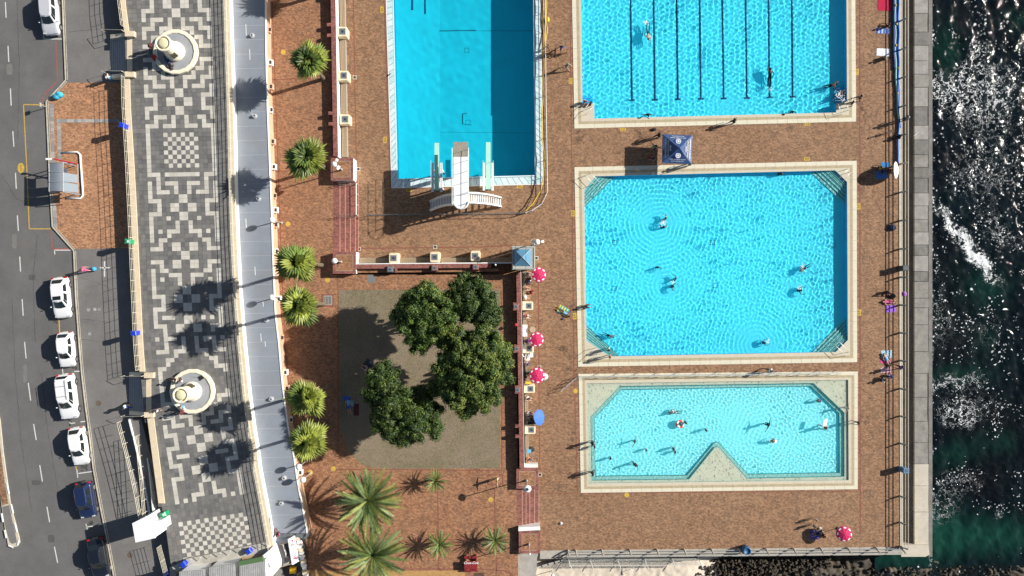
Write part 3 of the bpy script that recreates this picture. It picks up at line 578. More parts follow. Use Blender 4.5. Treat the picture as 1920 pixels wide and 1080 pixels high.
def water(name,poly,z,mat,waves,rings,step,amp,seed,lam=(.42,1.05),label=None):
    pts=px(poly,z); xs=[p[0] for p in pts]; ys=[p[1] for p in pts]
    x0,x1,y0,y1=min(xs),max(xs),min(ys),max(ys); nx=int((x1-x0)/step)+1; ny=int((y1-y0)/step)+1
    X,Y=np.meshgrid(np.linspace(x0,x1,nx),np.linspace(y0,y1,ny)); rng=np.random.default_rng(seed); Z=np.zeros_like(X)
    env=np.ones_like(X)
    for k in range(waves):
        a=rng.uniform(0,6.283); l=math.exp(rng.uniform(math.log(lam[0]),math.log(lam[1]))); kk=6.283/l
        wx=.9*np.sin(.23*X+k)+.7*np.sin(.31*Y-k*1.7)
        Z+=.0016*l*np.sin(kk*(X*np.cos(a)+Y*np.sin(a))+wx+rng.uniform(0,6.28))
    ringz=np.zeros_like(X)
    for (rx,ry,rad,st) in rings:
        c=P(rx,ry,z); d=np.sqrt((X-c[0])**2+(Y-c[1])**2); l=.48; 
        th=np.arctan2(Y-c[1],X-c[0]); dd=d+.07*np.sin(3*th+rx)+.04*np.sin(7*th+ry)+.05*np.sin(1.9*X+ry)*np.sin(2.3*Y); ringz+=.0034*st*np.sin(6.283*dd/l)*np.exp(-((d-rad)/(rad*.75+.6))**2)*(.55+.45*np.sin(2*th+rx)*np.sin(5*th+ry))
        env*=1-.85*np.exp(-(d/(rad*.62+.3))**2)
    Z=(Z*amp*env*(.86+.14*np.sin(.42*X+1.3*np.sin(.3*Y))*np.sin(.5*Y+seed+np.sin(.37*X)))+ringz*amp*.9)
    v=np.stack([X,Y,Z+z],-1).reshape(-1,3); idx=np.arange(nx*ny).reshape(ny,nx); q=np.stack([idx[:-1,:-1],idx[:-1,1:],idx[1:,1:],idx[1:,:-1]],-1).reshape(-1,4)
    # keep faces inside the polygon
    cx=v[q].mean(1); P2=np.array(pts); inside=np.zeros(len(q),bool); n=len(P2)
    for i in range(n):
        a,b=P2[i],P2[i-1]; 
        with np.errstate(divide='ignore',invalid='ignore'):
            c=((a[1]>cx[:,1])!=(b[1]>cx[:,1]))&(cx[:,0]<(b[0]-a[0])*(cx[:,1]-a[1])/(b[1]-a[1]+1e-12)+a[0])
        inside^=c
    q=q[inside]
    me=bpy.data.meshes.new(name); me.vertices.add(len(v)); me.vertices.foreach_set('co',v.astype(np.float32).ravel()); me.loops.add(q.size); me.loops.foreach_set('vertex_index',q.ravel().astype(np.int32))
    me.polygons.add(len(q)); me.polygons.foreach_set('loop_start',(np.arange(len(q))*4).astype(np.int32)); me.polygons.foreach_set('loop_total',np.full(len(q),4,np.int32)); me.update(calc_edges=True)
    bm=bmesh.new(); bm.from_mesh(me); bmesh.ops.delete(bm,geom=[x for x in bm.verts if not x.link_faces],context='VERTS'); bm.to_mesh(me); bm.free()
    me.shade_smooth(); me.materials.append(mat); o=bpy.data.objects.new(name,me); COL.objects.link(o); o['kind']='structure'; o.cycles.is_caustics_caster=True; return o
def receiver(o): o.cycles.is_caustics_receiver=True; return o
def basin(t,poly,zf,fm,wm,top=0.):
    pts=px(poly); n=len(pts); f=MB(); f.keep=True
    f.add([(p[0],p[1],top) for p in pts]+[(p[0],p[1],zf) for p in pts],[(i,n+i,n+(i+1)%n,(i+1)%n) for i in range(n)]); receiver(f.build('basin_wall',wm,t))
    f=MB(); f.quadsheet(pts,zf); return receiver(f.build('basin_floor',fm,t))
def coping(t,outer,wat,strips,zc=.03):
    me=filled(px(outer),[px(wat)],zc); me.materials.append(COPE); o=child('coping',me,t,-Vector(WL[t.name]))
    f=MB(); op=px(outer); n=len(op); f.add([(p[0],p[1],0) for p in op]+[(p[0],p[1],zc) for p in op],[(i,(i+1)%n,n+(i+1)%n,n+i) for i in range(n)]); f.build('coping_edge',COPE,t)
    for k,(a,b,mm,nm) in enumerate(strips):
        f=MB(); ring(f,inset(op,a),inset(op,b),zc+.004); f.build(nm,mm,t)
# ---- 1 diving pool
p1=thing('diving_pool','deep rectangular diving pool with pale blue tiled border and dark blue shaded side','swimming pool',P3(870,135,0))
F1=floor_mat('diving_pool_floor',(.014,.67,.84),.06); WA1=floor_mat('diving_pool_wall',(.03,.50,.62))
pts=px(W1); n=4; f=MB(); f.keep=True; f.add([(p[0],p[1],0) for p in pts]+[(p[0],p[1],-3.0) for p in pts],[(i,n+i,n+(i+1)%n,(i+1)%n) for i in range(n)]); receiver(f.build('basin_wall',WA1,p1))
a,b,c,d=px([(736,-80),(746,335),(822.5,333.5),(821,-80)])
f=MB(); f.add([(a[0],a[1],-1.5),(b[0],b[1],-1.5),(c[0],c[1],-2.95),(d[0],d[1],-2.95)],[(0,1,2,3)]); receiver(f.build('sloping_floor',F1,p1))
f=MB(); f.quadsheet(px([(821,-80),(822.5,333.5),(1003,328.5),(999,-80)]),-2.95); receiver(f.build('basin_floor',F1,p1))
f=MB(); line(f,[(821,-80),(823,335)],.05,-2.94); line(f,[(823,62),(1000,62)],.04,-2.94); line(f,[(823,250),(1000,252)],.03,-2.94); receiver(f.build('floor_joint',M('dark_joint',(.01,.16,.24),.9,.2,4),p1))
f=MB()
for x in (772,796):
    z=lerp(-1.5,-2.95,(x-738)/84)+.06; line(f,[(x,-80),(x+1,22 if x<780 else 30)],.34,z)
receiver(f.build('lane_mark',M('pool_line_navy',(.012,.10,.26),.8,.1,4),p1))
f=MB(); line(f,[(821,62),(893,61)],.10,-2.93); line(f,[(868,216),(868,235)],.12,-2.93); line(f,[(868,216),(876,215)],.08,-2.93); line(f,[(868,235),(885,237)],.05,-2.93)
for (a,b) in ((872,94),(874,228)): line(f,[(a,b),(a+8,b),(a+8,b+8),(a,b+8),(a,b)],.04,-2.93)
receiver(f.build('floor_cracks',MATS['dark_joint'],p1,kind='stuff'))
me=filled(px(POOL1),[px(W1)],.012); me.materials.append(M('pale_grout',(.13,.21,.24),.8,.1,4)); child('border_bed',me,p1,-Vector(WL[p1.name]))
rr=random.Random(4)
def tile_quad(par,q,z,mats,nm='tile',g=.022,t=.014):
    pts=inset([tuple(p) for p in q],g); f=MB(); f.prism(pts,z,z+t); return f.build(nm,rr.choice(mats),par)
def edgept(poly,i,t): a,b=poly[i],poly[(i+1)%4]; return (lerp(a[0],b[0],t),lerp(a[1],b[1],t))
def run(i,n,mid=None,rev=None):
    for k in range(n):
        t0,t1=k/n,(k+1)/n
        q=[edgept(POOL1,i,t0),edgept(POOL1,i,t1),edgept(W1,i,t1),edgept(W1,i,t0)]
        q=px(q); c0=[(lerp(q[0][0],q[3][0],.02),lerp(q[0][1],q[3][1],.02)),(lerp(q[1][0],q[2][0],.02),lerp(q[1][1],q[2][1],.02)),(lerp(q[1][0],q[2][0],.84),lerp(q[1][1],q[2][1],.84)),(lerp(q[0][0],q[3][0],.84),lerp(q[0][1],q[3][1],.84))]
        tile_quad(p1,c0,.012,[TILEW,TILEW2])
run(0,36); run(1,23); run(2,36)
f=MB(); ring(f,inset(px(POOL1),-.06),inset(px(POOL1),0.03),.03); f.build('white_outer_edge',WHITEP,p1)
f=MB(); ring(f,inset(px(W1),-.12),inset(px(W1),0.0),.034); f.build('white_inner_edge',M('wet_white_edge',(.66,.80,.82),.4,.05,3),p1)
WM1=water_mat('deep_pool_water',(.66,.97,.99)); water('diving_pool_water',W1,-.10,WM1,26,[],.16,.22,11,lam=(.8,2.4))
# ---- 2 lap pool
p2=thing('lap_pool','long lane swimming pool with seven dark floor lines and cream coping','swimming pool',P3(1340,60,0))
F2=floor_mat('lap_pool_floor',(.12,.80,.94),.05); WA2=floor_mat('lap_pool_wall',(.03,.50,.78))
ST=[(.0,.42,COPEL,'outer_tile_band'),(.46,.74,GRATE,'gutter_grating')]
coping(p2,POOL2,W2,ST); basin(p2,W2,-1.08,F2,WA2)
LN=M('lane_line_navy',(.010,.05,.13),.8,.1,4)
for x0,x1,ye in ((1181.5,1184,189),(1224.5,1227,188.5),(1267.5,1270,187.5),(1310.5,1313,186.5),(1353,1355.5,186),(1396.5,1398.7,185),(1439.3,1441.2,184),(1482.6,1484.6,183)):
    f=MB(); s=(x1-x0)/ye; line(f,[(x0-80*s,-80),(x1,ye)],.22,-1.074); line(f,[(x1-5.5,ye),(x1+5.5,ye-.5)],.20,-1.070); receiver(f.build('lane_line',LN,p2))
f=MB()
for i in range(3): 
    for (a,b,c,d) in ((1092,178+i*5,1112-i*0,182+i*5),(1568,160+i*9,1587,166+i*9)): f.prism(px([(a,b),(c,b),(c,d),(a,d)]),-1.07,-.85+i*.22)
receiver(f.build('corner_steps',WA2,p2))
WM2=water_mat('lap_pool_water_surface',(.78,.98,1.)); water('lap_pool_water',W2,-.10,WM2,44,[(1215,70,1.0,.4),(1215,40,.8,.3),(1380,190,2.2,.5),(1578,182,1.2,.8)],.066,1.66,5,lam=(.34,.80))
# ---- 3 big square pool
p3=thing('leisure_pool','large square leisure pool with stepped corners and bright caustic ripples','swimming pool',P3(1340,495,0))
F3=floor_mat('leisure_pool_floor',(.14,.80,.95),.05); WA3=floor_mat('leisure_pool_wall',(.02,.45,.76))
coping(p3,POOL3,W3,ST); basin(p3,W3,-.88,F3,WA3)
STEPM=M('pale_green_step_tile',(.42,.60,.56),.6,.1,3,world=True); STEPE=M('step_edge_green',(.03,.20,.18),.7,.1,4)
for (a0,a1,b0,b1) in (((1095.6,357),(1116,330.7),(1095.6,388),(1152.7,330.9)),((1565.7,319.5),(1588,341),(1524.3,321.3),(1587.5,381)),((1589.5,637.5),(1566.7,660),(1588.5,598),(1526.4,661)),((1143.5,668),(1099.7,638.5),(1160.5,667.5),(1099.7,611))):
    N=5
    for i in range(N):
        t0,t1=i/N,(i+1)/N
        q=[(lerp(a0[0],b0[0],t0),lerp(a0[1],b0[1],t0)),(lerp(a1[0],b1[0],t0),lerp(a1[1],b1[1],t0)),(lerp(a1[0],b1[0],t1),lerp(a1[1],b1[1],t1)),(lerp(a0[0],b0[0],t1),lerp(a0[1],b0[1],t1))]
        zt=-.22-i*.13; f=MB(); f.prism(px(q),-.87,zt); receiver(f.build('pool_step',STEPM,p3))
        f=MB(); line(f,[q[3],q[2]],.07,zt+.006); receiver(f.build('step_nosing',STEPE,p3))
WM3=water_mat('leisure_pool_water_surface',(.80,.99,1.))
R3=[(1246,418,2.9,1.0),(1246,418,5.4,.55),(1263,530,1.8,.7),(1263,530,4.5,.4),(1236,500,1.2,.5),(1503,545,1.6,.5),(1432,643,3.0,.8),(1432,643,5.0,.4),(1510,500,1.0,.5),(1141,630,1.4,.6),(1464,328,1.,.6)]
water('leisure_pool_water',W3,-.10,WM3,44,R3,.062,1.68,8,lam=(.30,.74))
f=MB()
for (a,b) in ((1151,541),(1340,535),(1335,455),(1152,455),(1560,460)): line(f,[(a-4,b-4),(a+4,b-4),(a+4,b+4),(a-4,b+4),(a-4,b-4)],.07,-.872)
receiver(f.build('floor_outlet_frames',M('outlet_grey',(.06,.30,.38),.8,.1,4),p3))
# ---- 4 children's pool
p4=thing('paddling_pool','shallow children pool with pale green beach rim and pointed peninsula','swimming pool',P3(1345,810,0))
D1=[(1163,725),(1525.5,719.3),(1583.3,774.4),(1583.3,893.3),(1401,896.7),(1350,840),(1345.5,837.3),(1340,839),(1292,898.4),(1110.7,900.5),(1108.4,782)]
D2=[(1166,731.5),(1522,725),(1575,776),(1576,887),(1404,889.8),(1351,832),(1345.5,829),(1340,831),(1289,891.8),(1117.5,893.5),(1115.5,785)]
coping(p4,POOL4,W4,[(.0,.36,COPEL,'outer_tile_band'),(.40,.66,GRATE,'gutter_grating')])
BEACH=M('beach_rim_tile',(.80,.70,.56),.7,.06,2,world=True,fine=.05); F4=floor_mat('paddling_pool_floor',(.36,.90,.95),.05)
me=filled(px(W4),[px(D1)],-.13); me.materials.append(BEACH); receiver(child('beach_rim',me,p4,-Vector(WL[p4.name])))
f=MB(); ring(f,px(D1),px(D2),-.32); receiver(f.build('underwater_step',M('underwater_step_tile',(.40,.62,.56),.7,.06,2,world=True),p4))
f=MB()
for A,z0,z1 in ((W4,0,-.13),(D1,-.13,-.32),(D2,-.32,-.62)):
    q=px(A); n=len(q); f.add([(p[0],p[1],z0) for p in q]+[(p[0],p[1],z1) for p in q],[(i,n+i,n+(i+1)%n,(i+1)%n) for i in range(n)])
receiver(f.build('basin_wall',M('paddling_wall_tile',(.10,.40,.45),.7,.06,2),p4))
f=MB()
for A,z in ((D1,-.126),(D2,-.316)):
    q=px(A); ring(f,inset(q,-.05),inset(q,.0),z)
receiver(f.build('edge_line',STEPE,p4))
f=MB(); f.quadsheet(px(D2),-.62); receiver(f.build('basin_floor',F4,p4))
WM4=water_mat('paddling_pool_water_surface',(.90,.99,1.))
water('paddling_pool_water',W4,-.065,WM4,44,[(1265,770,1.6,.9),(1275,795,1.4,.7),(1188,824,1.3,.8),(1210,840,1.2,.6),(1260,838,1.6,.8),(1188,866,1.6,.7),(1143,858,1.2,.6),(1435,793,1.7,.9),(1448,824,2.0,1.),(1540,797,1.8,.8),(1533,749,1.2,.7),(1320,803,1.2,.8),(1400,800,3.5,.5)],.06,2.0,21,lam=(.26,.62))
JT=M('coping_joint',(.36,.31,.23),.9,.2,5)
for t,outer in ((p2,POOL2),(p3,POOL3),(p4,POOL4)):
    f=MB(); q=px(outer)
    for i in range(len(q)):
        a,b=Vector(q[i]),Vector(q[(i+1)%len(q)]); d=(b-a); L=d.length; d=d/L; n=Vector((-d.y,d.x)); c=sum((Vector(p) for p in q),Vector((0,0)))/len(q)
        if (c-a).dot(n)<0: n=-n
        for k in range(1,int(L/1.1)):
            if k*1.1<1.4 or L-k*1.1<1.4: continue
            p0=a+d*k*1.1; e=p0+n*.74; w=d*.012; f.add([(*(p0-w),.037),(*(p0+w),.037),(*(e+w),.037),(*(e-w),.037)],[(0,1,2,3)])
    f.build('coping_joints',JT,t,kind='stuff')
# painted depth signs
dm=[(716,18,'5m',90),(722,262,'5m',90),(767,356.5,'5m',0),(974.5,350,'5m',0),(1070,152,'1.2',90),(1168,243,'1.2',0),(1514,232.5,'1.2',0),(1607,135,'1.2',90),(1074.5,400,'0.9',90),(1077.5,593,'0.9',90),(1513,298,'0.9',0),(1610,387,'0.9',90),(1611,586,'0.9',90)]
where=['by the diving pool top left corner', 'by the diving pool, above the platform', 'below the left springboard', 'below the right springboard', 'on the left of the lane pool', 'under the left corner of the lane pool', 'under the right corner of the lane pool', 'on the right of the lane pool', 'upper left of the square pool', 'lower left of the square pool', 'above the square pool', 'upper right of the square pool', 'lower right of the square pool']
for (x,y,s,r),wh in zip(dm,where):
    t=thing('depth_marking','yellow painted depth sign reading %s %s'%(s,wh),'depth sign',P3(x,y,.004),0,'painted depth signs around the pools')
    f=MB(); a=P(x,y); k=1/PPM; sx,sy=(5.5*k,3.2*k) if r==0 else (3.4*k,5.8*k); f.quadsheet([(a[0]-sx,a[1]-sy),(a[0]+sx,a[1]-sy),(a[0]+sx,a[1]+sy),(a[0]-sx,a[1]+sy)],.005); f.build('yellow_field',PAINT_Y,t)
    text_obj('figure',s,.34,(a[0],a[1],.007),(0,0,R(r)),M('dark_marking_paint',(.10,.07,.02),.8,.1,5),t)
for x,y,l in ((531,98,'left of the uppermost fan palm'),(540,420,'between the promenade building and the red steps'),(614,525,'beside the second square pedestal'),(625,879,'above the upper date palm'),(582,886,'next to the white lamp by the building'),(920,937,'beside the small terrace palms'),(1175,928,'below the paddling pool'),(1079,733,'left of the paddling pool')):
    z=ZTER if x<1000 else 0; f=MB(); a=P(x,y,z); f.lathe(a[0],a[1],[(.27,z+.003),(.27,z+.006)],14); tag(f.build('yellow_spot',PAINT_Y),'worn yellow spot painted on the brick paving '+l,'floor marking','yellow spots')
# pool hand rails
def rail_thing(label,paths,r=.025,mat=STEEL,name='pool_handrail',cat='handrail',z=0):
    t=thing(name,label,cat,P3(paths[0][0][0],paths[0][0][1],z))
    for p in paths:
        f=MB(); f.tube([P3(a,b,0)[:2]+(c,) if False else (*P(a,b,c),c) for a,b,c in p],r,6); f.build('rail',mat,t,smooth=True)
    return t
HR=M('dark_handrail',(.10,.09,.08),.5,.1,5,metal=.4)
def loop(x0,y0,x1,y1,h=.85): return [(x0,y0,0.03),(x0,y0,h),(x1,y1,h),(x1,y1,-.6)]
rail_thing('pair of steel hand rails over the top left corner steps of the square pool',[loop(1098,330,1114,346),loop(1108,325,1124,342)])
rail_thing('pair of steel hand rails over the top right corner steps of the square pool',[loop(1592,316,1573,334),loop(1596,322,1580,341)])
rail_thing('pair of steel hand rails over the lower right corner steps of the square pool',[loop(1592,660,1573,640),loop(1586,667,1567,648)])
rail_thing('pair of steel hand rails over the lower left corner steps of the square pool',[loop(1101,667,1120,652),loop(1110,673,1128,658)])
rail_thing('steel hand rails at the left corner ladder of the lane pool',[loop(1100,214,1112,200),loop(1094,208,1104,194)])
rail_thing('steel hand rails at the right corner ladder of the lane pool',[loop(1578,214,1572,196),loop(1592,206,1584,192)])
# ================= promenade =================
CENT=[(0,329.2),(20,335.3),(44,342.9),(57,347.2),(65,349.8),(74,353.5),(86,362),(98,370.7),(105,380.2),(109,385.3),(119,398.7),(131,412)]
CENY=[(0,-.9),(20,165.7),(44,364.2),(57,470.4),(65,536),(74,607.2),(86,700.5),(98,798),(105,854.8),(109,886.7),(119,969.6),(131,1069)]
SLO=[(0,-.018),(40,-.015),(57,-.020),(65,-.012),(74,-.02),(80,-.045),(90,-.08),(98,-.125),(105,-.14),(119,-.155),(131,-.16)]
def cellpt(c,r):
    """c columns right of the pattern's middle, r rows down: survey point"""
    x,y,s=interp(CENT,r),interp(CENY,r),interp(SLO,r); w=8.16/math.sqrt(1+s*s)
    return (x+c*w,y+c*w*s)
PAT={}
def row(r,*cs): PAT.setdefault(r,set()).update(cs)
A3=(0,1,2); Z3=(13,14,15); L3=(4,5,6); N3=(9,10,11); C2=(7,8)
for r in (-9,-8,-7): row(r,0,15,6,9)
row(-6,0,1,2,4,5,6,9,10,11,13,14,15); row(-5,2,13); row(-4,2,5,13,10); row(-3,0,1,2,7,8,13,14,15); row(-2,0,7,8,15); row(-1,0,1,2,13,14,15)
row(0,2,5,6,9,10,13); row(1,2,5,6,9,10,13); row(2,*A3,*C2,*Z3); row(3,0,*C2,15); row(4,0,2,3,4,6,9,11,12,13,15)
row(5,2,6,9,13); row(6,*A3,*L3,*N3,*Z3); row(7,0,4,11,15); row(8,0,2,3,12,13,15); row(9,2,13); row(10,*A3,*Z3)
for r in range(0,11): PAT.setdefault(23-r,set()).update(PAT[r])
PAT[20]={0,7,8,15}; PAT[21]={0,1,2,7,8,13,14,15}
row(22,2,5,6,9,10,13); row(23,2,5,6,9,10,13); row(24,*A3,*C2,*Z3); row(25,0,*C2,15); row(26,0,2,3,4,6,9,12,13,15); row(27,2,6,9,13); row(28,*A3,*L3,*N3,*Z3); row(29,0,15)
for r in range(30,38): row(r,0,15,*((4,6,8,10) if r%2==0 else (5,7,9,11)))
row(38,0,15); row(39,*A3,*range(4,12),*Z3); row(40,2,13); row(41,0,2,*L3,*N3,13,15); row(42,0,2,6,9,13,15); row(43,0,2,3,4,6,9,11,12,13,15); row(44,0,*C2,15); row(45,*A3,*C2,*Z3)
row(46,2,5,6,9,10,13); row(47,2,5,6,9,10,13); row(48,*A3,*C2,*Z3); row(49,0,4,*C2,11,15); row(50,0,6,9,15); row(51,0,6,9,15); row(52,0,2,*L3,*N3,13,15); row(53,0,4,11,15); row(54,0,2,3,12,13,15); row(55,2,5,6,9,10,13); row(56,*A3,5,6,9,10,*Z3); row(57,*C2); row(58,*C2)
row(59,*A3,5,6,9,10,*Z3); row(60,2,5,6,9,10,13); row(61,0,2,3,12,13,15); row(62,0,*L3,*N3,15); row(63,0,2,6,9,13,15); row(64,0,6,9,15); row(65,0,*C2,15); row(66,0,*C2,15); row(67,*A3,5,6,9,10,*Z3); row(68,2,5,6,9,10,13); row(69,2,*C2,13); row(70,*A3,*C2,*Z3); row(71,0,15)
row(72,0,2,3,4,*C2,11,13,15); row(73,0,*C2,15); row(74,*A3,5,6,9,10,*Z3); row(75,2,5,6,9,10,13); row(76,2); row(77,0,2,3,4,6,9,11,12,13,15); row(78,2,6,9,13); row(79,2,6,9,13); row(80,*A3,*L3,*N3,*Z3); row(81,4,11); row(82,2,3,12,13); row(83,2,13); row(84,0,1,13,14,15); row(85,0,15)
for r in range(86,92): row(r,0)
row(90,15); row(91,*Z3); row(92,*A3,13); row(93,11,12); row(94,11,15)
A=98
row(A-3,*A3,*L3,*N3,*Z3); row(A-2,2,6,9,13); row(A-1,0,2,3,4,6,9,11,12,13,15); row(A,0,*C2,15); row(A+1,*A3,*C2,*Z3); row(A+2,2,5,6,9,10,13); row(A+3,2,5,6,9,10,13); row(A+4,*A3,*C2,*Z3); row(A+5,0,*C2,15); row(A+6,0,2,3,4,11,12,13,15); row(A+7,0,*C2,15); row(A+8,*A3,*C2,*Z3); row(A+9,2,5,6,9,10,13); row(A+10,2,5,6,9,10,13); row(A+11,*A3,*C2,*Z3); row(A+12,0,*C2,15); row(A+13,0,6,9,15); row(A+14,0,6,9,15); row(A+15,0,*L3,*N3,15); row(A+16,0,2,4,11,13,15)
for i in range(10): row(A+21+i,*[c for c in range(16) if (c+i)%2==0])
# coping centre line of the inland wall (CL) and the seaward wall (WR: left edge of its coping)
WR=[(-80,421.5),(0,423),(100,426),(150,428),(250,431),(345,433),(440,436),(540,441),(640,449),(740,459),(800,467),(842,474),(877,478),(955,493),(1000,501),(1060,512),(1160,532)]
prl=[(interp(CL,y)+.5,y) for y in range(-80,1121,20)]; prr=[(interp(WR,y)+1,y) for y in range(1120,-81,-20)]
# keep the floor clear of the ramp notch: promenade slab
f=MB(); f.prism(px(prl+prr,ZPROM),1.2,ZPROM-.02); prom=f.build('promenade',M('paving_joint_mortar',(.15,.145,.135),.95,.15,5,world=True),kind='structure')
LT=[M('light_paving_tile_%s'%n,c,.85,.06,3,world=True,fine=.07,dirt=.2,dirt_col=(.35,.31,.25),dscale=1.2) for n,c in (('a',(.53,.50,.44)),('b',(.49,.465,.405)),('c',(.57,.54,.475)))]
DT=[M('dark_paving_tile_%s'%n,c,.9,.16,2,world=True,fine=.14,dirt=.3,dirt_col=(.17,.155,.135),dscale=.5) for n,c in (('a',(.160,.154,.146)),('b',(.140,.136,.130)),('c',(.182,.175,.165)),('d',(.120,.118,.117)))]
DTB=[M('brown_paving_tile',(.21,.185,.17),.9,.12,2,world=True,fine=.1),DT[0],M('grey_paving_tile_mid',(.155,.15,.145),.9,.12,2,world=True,fine=.1)]
rr=random.Random(12)
tk=8.16*(HC-ZPROM)/HC/PPM
tiles={}
for k,mm in enumerate(LT):
    f=MB(); h=tk/2-.006; f.bbox(-h,-h,-.02,h,h,.008,.004); o=f.build('tile_source_%d'%k,mm); tiles[k]=o.data; o.data.name='tile'; bpy.data.objects.remove(o)
light=MB(); darkm=MB(); cnt=0
lights=[(r,c) for r in sorted(PAT) for c in PAT[r] if -9<=r<=128]
near=sorted(lights,key=lambda rc:(abs(cellpt(rc[1]-7.5,rc[0]+.5)[1]-520)))
single=set(near[:300])
def quad(mb,c,r,g,z0,z1,w=1,hh=1):
    q=px([cellpt(c-8+g,r+g),cellpt(c-8+w-g,r+g),cellpt(c-8+w-g,r+hh-g),cellpt(c-8+g,r+hh-g)],ZPROM); mb.prism(q,z0,z1)
for r,c in lights:
    if (r,c) in single:
        q=cellpt(c-7.5,r+.5); a=P(*q,ZPROM); s=interp(SLO,r)
        o=bpy.data.objects.new('tile',tiles[rr.randrange(3)]); COL.objects.link(o); o.parent=prom; o.location=(a[0],a[1],ZPROM); o.rotation_euler=(0,0,-math.atan(s))
    else:
        light.cur=rr.randrange(3); quad(light,c,r,.012,ZPROM-.02,ZPROM+.008)
light.build('tile_field',LT,prom,kind='stuff')
for r in range(-10,129):
    c=-16
    while c<30:
        w=1
        if c in PAT.get(r,()): c+=1; continue
        q=cellpt(c-7.5,r+.5)
        if not(interp(CL,q[1])-2<q[0]<interp(WR,q[1])+6): c+=1; continue
        rl=interp(CL,q[1])+4; 
        darkm.cur=rr.choice((0,0,0,1,1,2,2,3))
        if r>118: darkm.cur=rr.choice((0,2,2,4,5,5))
        quad(darkm,c,r,.016,ZPROM-.02,ZPROM+.004+rr.uniform(0,.004),w); c+=w
darkm.build('dark_tile_field',DT+DTB[:1]+DTB[2:],prom,kind='stuff')
# ---- walls with rails along the promenade
def wall_along(name,label,ys,xf,wd,z0,z1,mats,joint=17,over=0.0,base_name='wall_body'):
    """xf(y)=left edge in survey points at height z1; coping stones as pieces"""
    t=thing(name,label,'wall',P3(xf(ys[0]),(ys[0]+ys[1])/2,z0)); y=ys[0]
    pts=[(xf(v),v) for v in np.linspace(ys[0],ys[1],max(2,int(abs(ys[1]-ys[0])/20)))]
    A=px(pts,z1); B=px([(a+wd,b) for a,b in pts],z1)
    ins=.03
    f=MB(); f.prism([(a[0]+ins,a[1]) for a in A]+[(b[0]-ins,b[1]) for b in reversed(B)],z0,z1-.10); f.build(base_name,mats[1],t)
    pp=poly_pts(pts,joint)
    for a,b in zip(pp[:-1],pp[1:]):
        g=.25
        f=MB(); q=px([(a[0],a[1]+g*.3),(a[0]+wd,a[1]+g*.3),(b[0]+wd,b[1]-g*.3),(b[0],b[1]-g*.3)],z1); f.prism(q,z1-.10,z1,True); f.build('coping_stone',mats[0],t)
    return t
COPS=M('sandy_coping_stone',(.66,.545,.385),.8,.08,2,world=True,fine=.06,dirt=.25,dirt_col=(.4,.33,.24),dscale=1.5)
WHW=M('white_wall_render',(.84,.83,.80),.7,.04,1,world=True,dirt=.3,dirt_col=(.5,.48,.42),dscale=.8)
zc=ZPROM+.18
wl1=wall_along('promenade_wall','cream inland wall of the promenade above the upper steps',(-80,58),lambda y:interp(CL,y)-0,9,ZWALK-1,zc,(COPS,CREAM))
wl2=wall_along('promenade_wall','long cream inland wall of the promenade between the two flights of steps',(143,697),lambda y:interp(CL,y)-6+min(2,(y-143)*.004),10,ZWALK-1,zc,(COPS,CREAM))
wl3=wall_along('promenade_wall','sand coloured inland wall of the promenade beside the ramp',(784,944),lambda y:interp([(784,277),(860,287),(944,298)],y)-1,12,ZWALK-1,zc,(COPS,CREAM))
wr_=wall_along('parapet_wall','white seaward parapet wall of the promenade with sandy coping stones',(-80,1062),lambda y:interp(WR,y),7,ZROOF-1,zc,(COPS,WHW))
f=MB()
# white ledge at the foot of the parapet
pts=[(interp(WR,y)+7.2,y) for y in range(-80,961,20)]
f.prism(px(pts,3.35)+px([(x+3.4,y) for x,y in reversed(pts)],3.35),ZROOF-.2,3.35); f.build('white_ledge',WHW,wr_)
def railing(name,label,pts,z,heights,post_step,mat,r=.018,rp=.020,lean=0,group=None,extra=None):
    """pts: survey points at height z. posts as parts, long rails as parts"""
    base=[Vector((*P(a,b,z),z)) for a,b in pts]; c=sum(base,Vector())/len(base)
    t=thing(name,label,'railing',c,0,group)
    # resample for posts
    segs=[]; 
    for a,b in zip(base[:-1],base[1:]):
        n=max(1,round((b-a).length/post_step)); segs+=[a.lerp(b,i/n) for i in range(n)]
    segs.append(base[-1])
    for q,p in enumerate(segs):
        d=(segs[min(q+1,len(segs)-1)]-segs[max(q-1,0)]).normalized(); nrm=Vector((d.y,-d.x,0))
        f=MB(); top=p+Vector((0,0,max(heights)))+nrm*lean
        f.tube([p,p+Vector((0,0,max(heights)*.55)),top],rp,6); f.build('post',mat,t)
    for h in heights:
        f=MB(); pth=[]
        for q,p in enumerate(segs):
            d=(segs[min(q+1,len(segs)-1)]-segs[max(q-1,0)]).normalized(); nrm=Vector((d.y,-d.x,0)); k=max(0,(h/max(heights)-.55)/.45)
            pth.append(p+Vector((0,0,h))+nrm*lean*k)
        f.tube(pth,r,5); f.build('rail',mat,t)
    return t
H4=(.22,.46,.70,.95)
railing('promenade_railing','cream rail with four bars on the inland wall above the upper steps',[(interp(CL,y)+3,y) for y in range(-80,54,20)]+[(interp(CL,52)+3,52)],zc,(.30,.62,.95),1.12,RAILC)
railing('promenade_railing','long cream rail on the inland wall between the two flights of steps',[(interp(CL,y)-3,y) for y in range(146,690,20)]+[(interp(CL,693)-3,693)],zc,(.30,.62,.95),1.12,RAILC)
railing('parapet_railing','long rail with four bars on the seaward parapet of the promenade',[(interp(WR,y)+2.5,y) for y in range(-80,1061,20)],zc,H4,1.15,RAILC,r=.024)
